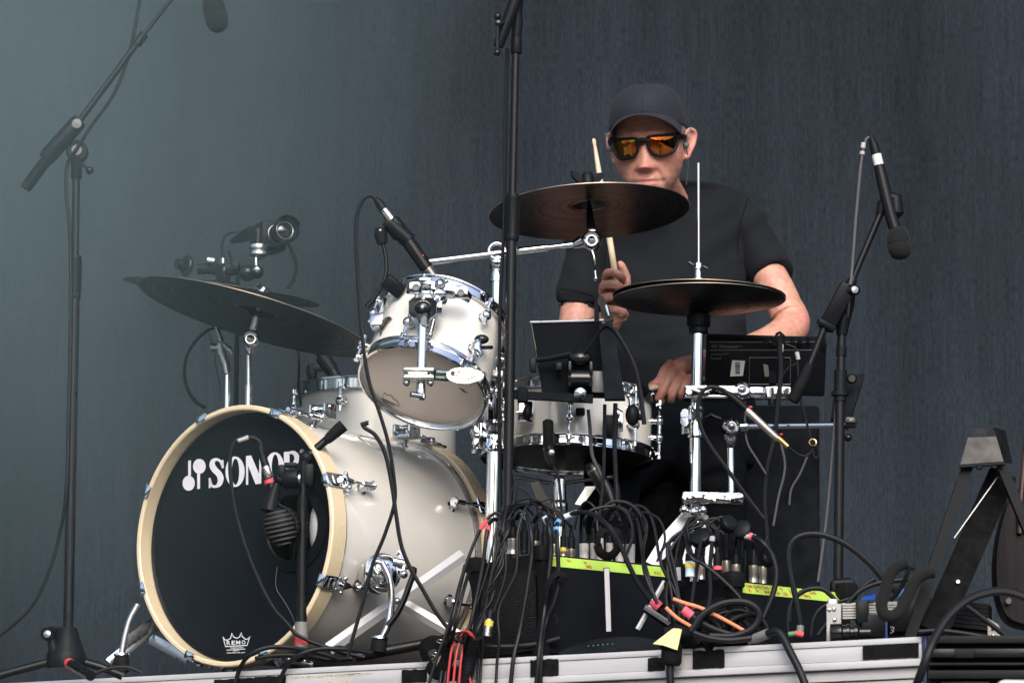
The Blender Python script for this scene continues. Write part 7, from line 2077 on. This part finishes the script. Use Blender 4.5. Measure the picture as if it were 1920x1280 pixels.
kn = [P(*q) for q in ((1138, 516, .20), (1162, 520, .19), (1160, 540, .186), (1133, 540, .2), (1252, 690, .16), (1266, 696, .16), (1242, 734, .136), (1236, 712, .14), (1226, 721, .142), (1281, 706, .16))]
elb = P(1500, 625, .46)
for i, v in enumerate(sk_me.vertices):
    q = HI @ v.co / HK
    c = base.copy()
    if q.y > -115 and abs(q.x) < 95 and q.z > -30 and q.y < 110:
        f = max(g2(q.x, q.y, 0, -50, 13, 9) * .8, g2(q.x, q.y, -42, -34, 14, 14) * .55, g2(q.x, q.y, 42, -34, 14, 14) * .55, g2(q.x, q.y, 0, 30, 40, 16) * .35, (1 if abs(q.x) > 72 else 0) * .6, g2(q.x, q.y, 0, -98, 14, 9) * .4)
        c = c.lerp(red, min(1, f))
        if q.z > 40:
            l = max(g2(q.x, q.y, 0, -71.8, 15, 3.2), g2(q.x, q.y, 0, -80.5, 13.5, 3.8))
            c = c.lerp(lip, min(1, l * 1.1))
            st = g2(q.x, q.y, 0, -86, 40, 16) * .45 * (1 - min(1, l * 1.3))
            c = c.lerp(stub, st)
    else:
        d = min((v.co - p).length for p in kn) if v.co.z < elb.z + .2 else 9
        c = c.lerp(red, .75 * math.exp(-(d / .014) ** 2))
        c = c.lerp(red, .6 * math.exp(-((v.co - elb).length / .05) ** 2))
    ca.data[i].color = (c.x, c.y, c.z, 1)
link_mesh(sk_me, 'body', M_skin, drummer, OFF)

# ---- T-shirt
sh = MB()
loft(sh, [cw(1248, 346, .50, 44, .055), cw(1249, 349, .51, 90, .070), cw(1250, 354, .53, 130, .080), cw(1251, 366, .55, 152, .092), cw(1252, 390, .56, 155, .105), cw(1252, 430, .56, 152, .115), cw(1252, 480, .56, 152, .125), cw(1252, 560, .56, 148, .13), cw(1252, 640, .56, 147, .135), cw(1254, 720, .56, 152, .145), cw(1256, 800, .56, 156, .15)])
limb(sh, [(1356, 382, .55), (1390, 414, .545), (1422, 468, .53), (1444, 510, .515), (1448, 517, .51)], [.056, .056, .054, .053, .0525], 20)
limb(sh, [(1140, 392, .53), (1108, 420, .52), (1096, 480, .49), (1087, 550, .462), (1086, 560, .46)], [.058, .062, .057, .0545, .054], 20)
sh_me = remeshed([sh], .0045, 6)
for v in sh_me.vertices:
    pass
sh_me.update()
import numpy as np
nv = len(sh_me.vertices)
nor = [v.normal.copy() for v in sh_me.vertices]
for i, v in enumerate(sh_me.vertices):
    p = v.co
    xs, zs = p.x, p.z
    d = .0065 * mnoise.noise(V((p.x * 6, p.y * 6, p.z * 3.0))) + .0035 * mnoise.noise(V((p.x * 16 + p.z * 6, p.y * 12, p.z * 6)))
    sgn = 1 if p.x > P(1252, 500, .5).x else -1
    q = p.x * sgn * .8 + p.z * .6; r_ = -p.x * sgn * .6 + p.z * .8
    edge = min(1, abs(p.x - P(1252, 500, .5).x) / .16)
    d += .0140 * edge * mnoise.noise(V((q * 5, r_ * 20, p.y * 5)))
    d += .0050 * mnoise.noise(V((p.x * 9, p.y * 9, p.z * 30))) * max(0, min(1, (P(1252, 560, .5).z - p.z) / .1))
    v.co = p + nor[i] * d
link_mesh(sh_me, 'tshirt', M_shirt, drummer, OFF)
from mathutils.bvhtree import BVHTree
_bm = bmesh.new(); _bm.from_mesh(sh_me); _bv = BVHTree.FromBMesh(_bm); _bm.free()
def on_shirt(px, py):
    d = ray(px, py).normalized()
    h = _bv.ray_cast(CAMP - OFF, d, 30)
    return (h[0] + OFF - d * .0006) if h[0] is not None else None
def _seam(m, pts, r):
    q = []
    for i in range(len(pts) - 1):
        for k in range(6):
            t = k / 6
            p = on_shirt(pts[i][0] + (pts[i + 1][0] - pts[i][0]) * t, pts[i][1] + (pts[i + 1][1] - pts[i][1]) * t)
            if p is not None: q.append(p)
    if len(q) > 2: m.tube(q, r, 6)
part('shoulder_seam', M_velcro, drummer, _seam, [(1404, 366), (1396, 392), (1388, 420), (1383, 450), (1384, 480)], .0014)
part('sleeve_stitching', M_velcro, drummer, _seam, [(1420, 523), (1440, 510), (1470, 492)], .0010)
part('sleeve_stitching', M_velcro, drummer, _seam, [(1052, 541), (1085, 547), (1118, 556)], .0010)
def _collar(m):
    ring = []
    for k in range(40):
        a = 2 * math.pi * k / 40
        y_ = 350 + 14 * max(0, -math.sin(a)) - 5 * max(0, math.sin(a))
        ring.append(P(1249 + 50 * math.cos(a), y_, .505 + .070 * math.sin(a)))
    m.tube(ring, .006, 8, closed=True)
part('collar', M_shirt, drummer, _collar)
def _hems(m):
    for (c, nx, r) in ((P(1447, 510, .512), P(1470, 560, .50) - P(1428, 470, .53), .0552), (P(1086, 551, .462), P(1080, 600, .45) - P(1096, 480, .49), .0530)):
        m.torus(r, .0032, frame(c, nx), 48, 8)

# ---- trousers, shoes
tr = MB()
loft(tr, [cw(1254, 770, .56, 150, .14), cw(1254, 830, .54, 165, .16), cw(1254, 880, .52, 160, .15)])
limb(tr, [(1200, 850, .5), (1170, 868, .35), (1150, 890, .22), (1150, 910, .18)], [.095, .085, .072, .066])
limb(tr, [(1150, 895, .20), (1146, 1000, .22), (1144, 1120, .26), (1144, 1180, .28)], [.068, .062, .052, .055])
limb(tr, [(1310, 850, .5), (1330, 868, .38), (1346, 890, .26), (1350, 910, .22)], [.095, .085, .072, .066])
limb(tr, [(1350, 895, .24), (1352, 1000, .28), (1352, 1120, .32), (1352, 1180, .34)], [.068, .062, .052, .055])
link_mesh(remeshed([tr], .010, 4), 'trousers', M_trous, drummer, OFF)
for (x, Y0) in ((P(1144, 1180, .28).x, .24), (P(1352, 1180, .34).x, .30)):
    part('shoe', M_rubber, drummer, lambda m: (m.ball((x, Y0 - .05, .045), .05, None, (.9, 2.5, .8), 16), m.box((.085, .26, .02), None, (x, Y0 - .05, .014), .008)))
# ---- cap
def capz(y): return y
def _cap(m):
    n, k2 = 60, 22
    outer = []
    for i in range(k2 + 1):
        t = i / k2                                  # 0 rim .. 1 top
        for k in range(n):
            a = 2 * math.pi * k / n
            front = max(0, math.sin(a))
            rim = 26 + 29 * front ** 2 - 14 * max(0, -math.sin(a))
            el = t * math.pi / 2
            r_ = math.cos(el) ** .62
            y = rim + (110 - rim) * math.sin(el) ** 1.0
            x = 74.5 * math.cos(a) * r_
            z = -8 + (94 if math.sin(a) > 0 else 98) * math.sin(a) * r_
            dn = 1.0 + .012 * mnoise.noise(V((x * .03, y * .03, z * .03)))
            outer.append(hp(x * dn, y, z * dn))
    fs = []
    for i in range(k2):
        for k in range(n):
            l = (k + 1) % n
            fs.append((i * n + k, i * n + l, (i + 1) * n + l, (i + 1) * n + k))
    m.add(outer, fs)
    inner = [hp(*( (HI @ p) / HK * .975 )) for p in outer[:n * 3]]
    m.add(inner, [(i * n + (k + 1) % n, i * n + k, (i + 1) * n + k, (i + 1) * n + (k + 1) % n) for i in range(2) for k in range(n)])
    m.add(outer[:n] + inner[:n], [(k, n + k, n + (k + 1) % n, (k + 1) % n) for k in range(n)])
cap = part('cap', M_cap, drummer, _cap, ang=60)
def _seams(m):
    for a in (90, 30, 150):
        pts = []
        for i in range(20):
            t = i / 19 * .97; ar_ = R(a); el = t * math.pi / 2
            rim = 26 + 29 * max(0, math.sin(ar_)) ** 2
            r_ = math.cos(el) ** .62
            pts.append(hp(74.9 * math.cos(ar_) * r_, rim + (110.3 - rim) * math.sin(el), -8 + 94.4 * math.sin(ar_) * r_))
        m.tube(pts, .0009, 6)
    m.ball(hp(0, 110, -8), .006, None, (1, 1, .6), 10)
part('panel_seam', M_cap, cap, _seams)
def _bill(m):
    nu, nvv = 40, 12
    top = []
    for j in range(nvv + 1):
        v = j / nvv
        for i in range(nu + 1):
            u = -1 + 2 * i / nu
            ph = u * R(66)
            bx, bz, by = 74 * math.sin(ph), -8 + 93 * math.cos(ph), 54 - 27 * u * u
            ex, ez, ey = 69 * math.sin(u * R(78)), -8 + 93 * math.cos(ph) + 62 * max(0, math.cos(u * R(86))) ** .7, 50 - 42 * abs(u) ** 1.7
            x = bx + (ex - bx) * v; z = bz + (ez - bz) * v; y = by + (ey - by) * v - 2.5 * math.sin(v * math.pi) * u * u
            top.append((x, y, z))
    W = nu + 1
    f = [(j * W + i, j * W + i + 1, (j + 1) * W + i + 1, (j + 1) * W + i) for j in range(nvv) for i in range(nu)]
    m.add([hp(*p) for p in top], f)
    m.add([hp(p[0], p[1] - 2.6, p[2] - .5) for p in top], [tuple(reversed(q)) for q in f])
    e = [nvv * W + i for i in range(W)]
    m.add([hp(*top[i]) for i in e] + [hp(top[i][0], top[i][1] - 2.6, top[i][2] - .5) for i in e], [(i, i + 1, W + i + 1, W + i) for i in range(nu)])
    m.tube([hp(top[i][0], top[i][1] - 1.3, top[i][2]) for i in e], .0018, 6)
part('bill', M_cap, cap, _bill, ang=60)
# ---- hair at the temples
def _hair(m):
    random.seed(3)
    for s in (-1, 1):
        for k in range(420):
            y0 = random.uniform(-6, 34); z0 = random.uniform(-60, 22)
            w = lerp_tab(HW, y0)
            x0 = s * (w * math.sqrt(max(0.05, 1 - (max(0, z0) / 80) ** 2 if z0 > 0 else 1 - (z0 / 96) ** 2)) + 1.0)
            p0 = V((x0, y0, z0)); p1 = p0 + V((s * 2.0, -10 + random.uniform(-3, 3), -7 + random.uniform(-4, 4)))
            m.tube([hp(*p0), hp(*((p0 + p1) / 2 + V((s * 1.5, 0, 0)))), hp(*p1)], [.0012, .0011, .0004], 3, caps=False)
part('hair', M_hair, drummer, _hair)
# ---- sunglasses
def zf(x): return 90.5 - x * x / 120
def loc(px, py): return (px - 1216, -(py - 268) - .05 * (px - 1216))
LL = [(1157, 272), (1160, 265.5), (1180, 263.5), (1201, 263.5), (1205, 270), (1203, 283), (1197, 295), (1184, 300.5), (1167, 300.5), (1158.5, 290)]
LR = [(1221, 264.5), (1226, 260), (1247, 257.5), (1270, 256.5), (1276, 260), (1276, 270), (1270, 286), (1254, 294.5), (1237, 294), (1225.5, 283)]
def outl(L): 
    q = [loc(*p) for p in L]
    return spl([V((x, y, zf(x))) for x, y in q + [q[0]]], 5)[:-1]
M_frame = mat('matt_black_frame', (.006, .006, .007), .4, spec=.15)
sg = part('sunglasses', M_frame, drummer, lambda m: (
    [m.tube([hp(*p) for p in outl(L)], 2.9 * HK, 8, closed=True) for L in (LL, LR)],
    m.tube([hp(x, loc(1212, 266 + 0.012 * x * x)[1], zf(x) - .5) for x in (-16, -10, -4, 2, 8)], [4.2 * HK, 4.6 * HK, 5 * HK, 4.6 * HK, 4.2 * HK], 8),
    [m.tube([hp(s * 56, (5 if s > 0 else 3), zf(58) + 1), hp(s * 66, 6, 42), hp(s * 71, 5, 22), hp(s * 73, 3, 2), hp(s * 74, -2, -12)], [5.5 * HK, 6.5 * HK, 5 * HK, 3.6 * HK, 3 * HK], 8, flat=1.0) for s in (-1, 1)]), ang=60)
M_mir = mat('orange_mirror_lens', (0.8, 0.3, 0.06), 0.05, 1.0)
def _mir():
    nt = M_mir.node_tree; b = bs(M_mir)
    lw = nt.nodes.new('ShaderNodeLayerWeight'); lw.inputs['Blend'].default_value = .35
    tc = nt.nodes.new('ShaderNodeTexCoord')
    n1 = nt.nodes.new('ShaderNodeTexNoise'); n1.inputs['Scale'].default_value = 60; n1.inputs['Detail'].default_value = 2
    nt.links.new(tc.outputs['Object'], n1.inputs['Vector'])
    ad = nt.nodes.new('ShaderNodeMath'); ad.operation = 'ADD'
    nt.links.new(lw.outputs['Facing'], ad.inputs[0]); nt.links.new(n1.outputs['Fac'], ad.inputs[1])
    cr = nt.nodes.new('ShaderNodeValToRGB')
    e = cr.color_ramp.elements
    e[0].position = .45; e[0].color = (.40, .06, .015, 1)
    e[1].position = 1.0; e[1].color = (.03, .10, .02, 1)
    x = e.new(.65); x.color = (.36, .12, .02, 1)
    x = e.new(.8); x.color = (.20, .20, .03, 1)
    nt.links.new(ad.outputs[0], cr.inputs[0]); nt.links.new(cr.outputs[0], b.inputs['Base Color'])
_mir()
for L in (LL, LR):
    def _lens(m):
        o = outl(L); n = len(o); c = sum(o, V()) / n
        rings = [o]
        for t in (.75, .5, .25):
            rings.append([V((c.x + (p.x - c.x) * t, c.y + (p.y - c.y) * t, zf(c.x + (p.x - c.x) * t) + 2.2 * (1 - t * t))) for p in o])
        vs = [hp(*p) for r in rings for p in r] + [hp(c.x, c.y, zf(c.x) + 2.2)]
        f = [(i * n + k, i * n + (k + 1) % n, (i + 1) * n + (k + 1) % n, (i + 1) * n + k) for i in range(3) for k in range(n)]
        f += [(3 * n + k, 3 * n + (k + 1) % n, 4 * n) for k in range(n)]
        m.add(vs, f)
    part('lens', M_mir, sg, _lens, ang=80)
# ---- in-ear pieces
for s in (-1, 1):
    part('earpiece', M_greyp, drummer, lambda m: (m.ball(hp(s * 72, -10, 12), 6.5 * HK, n=10), m.tube(spl([hp(s * 72, -8, 14), hp(s * 77, 6, 12), hp(s * 80, 18, 2), hp(s * 84, 20, -10)], 5), 1.6 * HK, 6), m.tube(spl([hp(s * 72, -12, 14), hp(s * 74, -40, 2), hp(s * 66, -85, -20)], 5), 1.1 * HK, 6)))
# ---- drumsticks
def stick(label, a, b, flipped=False):
    a, b = V(a), V(b); d = (b - a); L = d.length; fr = frame(a, d)
    mb = MB(); mb.lathe([(0, 0), (.0055, .001), (.0072, .004), (.0074, .02), (.0074, L * .66), (.0062, L * .84), (.0040, L * .955), (.0036, L * .962), (.0048, L * .975), (.0046, L * .99), (.0025, L - .0005), (0, L)], fr, 16)
    o = mb.build('drumstick', M_stick); tag(o, label, 'drumstick', 'drumsticks in the drummer\'s hands')
    return o
s1 = stick('pale wooden drumstick held upright behind the upper cymbal', P(1166, 592, .205), P(1113, 260, .15))
def _sprint(m):
    a, b = P(1166, 592, .205), P(1113, 260, .15)
    fr = frame(a.lerp(b, .33), b - a, V((1, 0, 0)))
    v, f = text_mesh('B MAPLE 5A', .0075, .0, 1.0)
    M2 = fr @ Mx.Rotation(R(90), 4, 'Y') @ Mx.Rotation(R(90), 4, 'X') 
    m.add([(fr @ V((-.0018 + p[1] * .5, -.0076, p[0]))) for p in v], f)
s2 = stick('pale wooden drumstick with its end showing under the lower hand at the snare rim', P(1219, 727, .128), P(1420, 690, .36))

th_ = thing('drum_throne', 'dark round drum stool with black cloth skirt added to darken the gap under the drummer', 'stool', V((P(1254, 900, .62).x, .62, 0)))
zt_ = P(1254, 880, .52).z - .03
part('seat', M_velcro, th_, lambda m: m.lathe([(0, zt_ - .07), (.17, zt_ - .07), (.18, zt_ - .05), (.18, zt_ - .015), (.16, zt_), (0, zt_)] + [], frame(V((P(1254, 900, .62).x, .62, 0)), V((0, 0, 1))), 36))
part('infill', M_velcro, th_, lambda m: m.lathe([(.195, zt_ - .05), (.20, zt_ - .2), (.205, zt_ - .42), (.195, zt_ - .42), (.185, zt_ - .06)], frame(V((P(1235, 900, .62).x, .60, 0)), V((0, 0, 1))), 36))  # black cloth added below the seat so the gap there stays dark
part('post', M_chrome, th_, lambda m: m.cyl((P(1254, 900, .62).x, .62, .1), (P(1254, 900, .62).x, .62, zt_ - .06), .014))
for a in (90, 210, 330):
    part('leg', M_chrome, th_, lambda m: m.tube([V((P(1254, 900, .62).x, .62, .25)), V((P(1254, 900, .62).x + .25 * math.cos(R(a)), .62 + .25 * math.sin(R(a)), .01))], .011, 8))

# ================================================================== STAGE SMOKE drifting at the left
def smoke():
    m = bpy.data.materials.new('stage_smoke'); m.use_nodes = True
    nt = m.node_tree
    for n in list(nt.nodes):
        if n.type != 'OUTPUT_MATERIAL': nt.nodes.remove(n)
    out = [n for n in nt.nodes if n.type == 'OUTPUT_MATERIAL'][0]
    pv = nt.nodes.new('ShaderNodeVolumePrincipled')
    pv.inputs['Color'].default_value = (.54, .80, .83, 1)
    pv.inputs['Anisotropy'].default_value = 0.0
    tc = nt.nodes.new('ShaderNodeTexCoord')
    mp = nt.nodes.new('ShaderNodeMapping')
    mp.inputs['Scale'].default_value = (1, 1, 1)
    nt.links.new(tc.outputs['Object'], mp.inputs[0])
    ln = nt.nodes.new('ShaderNodeVectorMath'); ln.operation = 'LENGTH'
    nt.links.new(mp.outputs[0], ln.inputs[0])
    mr = nt.nodes.new('ShaderNodeMapRange'); mr.interpolation_type = 'SMOOTHERSTEP'
    mr.inputs['From Min'].default_value = 0.0; mr.inputs['From Max'].default_value = 1.0
    mr.inputs['To Min'].default_value = SMOKE; mr.inputs['To Max'].default_value = 0.0
    nt.links.new(ln.outputs['Value'], mr.inputs['Value'])
    nt.links.new(mr.outputs[0], pv.inputs['Density'])
    nt.links.new(pv.outputs[0], out.inputs['Volume'])
    mb = MB(); mb.ball((0, 0, 0), 1.0, None, (1, 1, 1), 24)
    o = mb.build('smoke', None, None, loc=(0, 0, 0))
    o.data.materials.append(m)
    o.location = (-1.45, -.35, 1.5); o.scale = (1.75, 1.7, 2.2)
    o['kind'] = 'stuff'; o['label'] = 'thin grey blue stage smoke drifting over the left side'
SMOKE = 0.24
smoke()
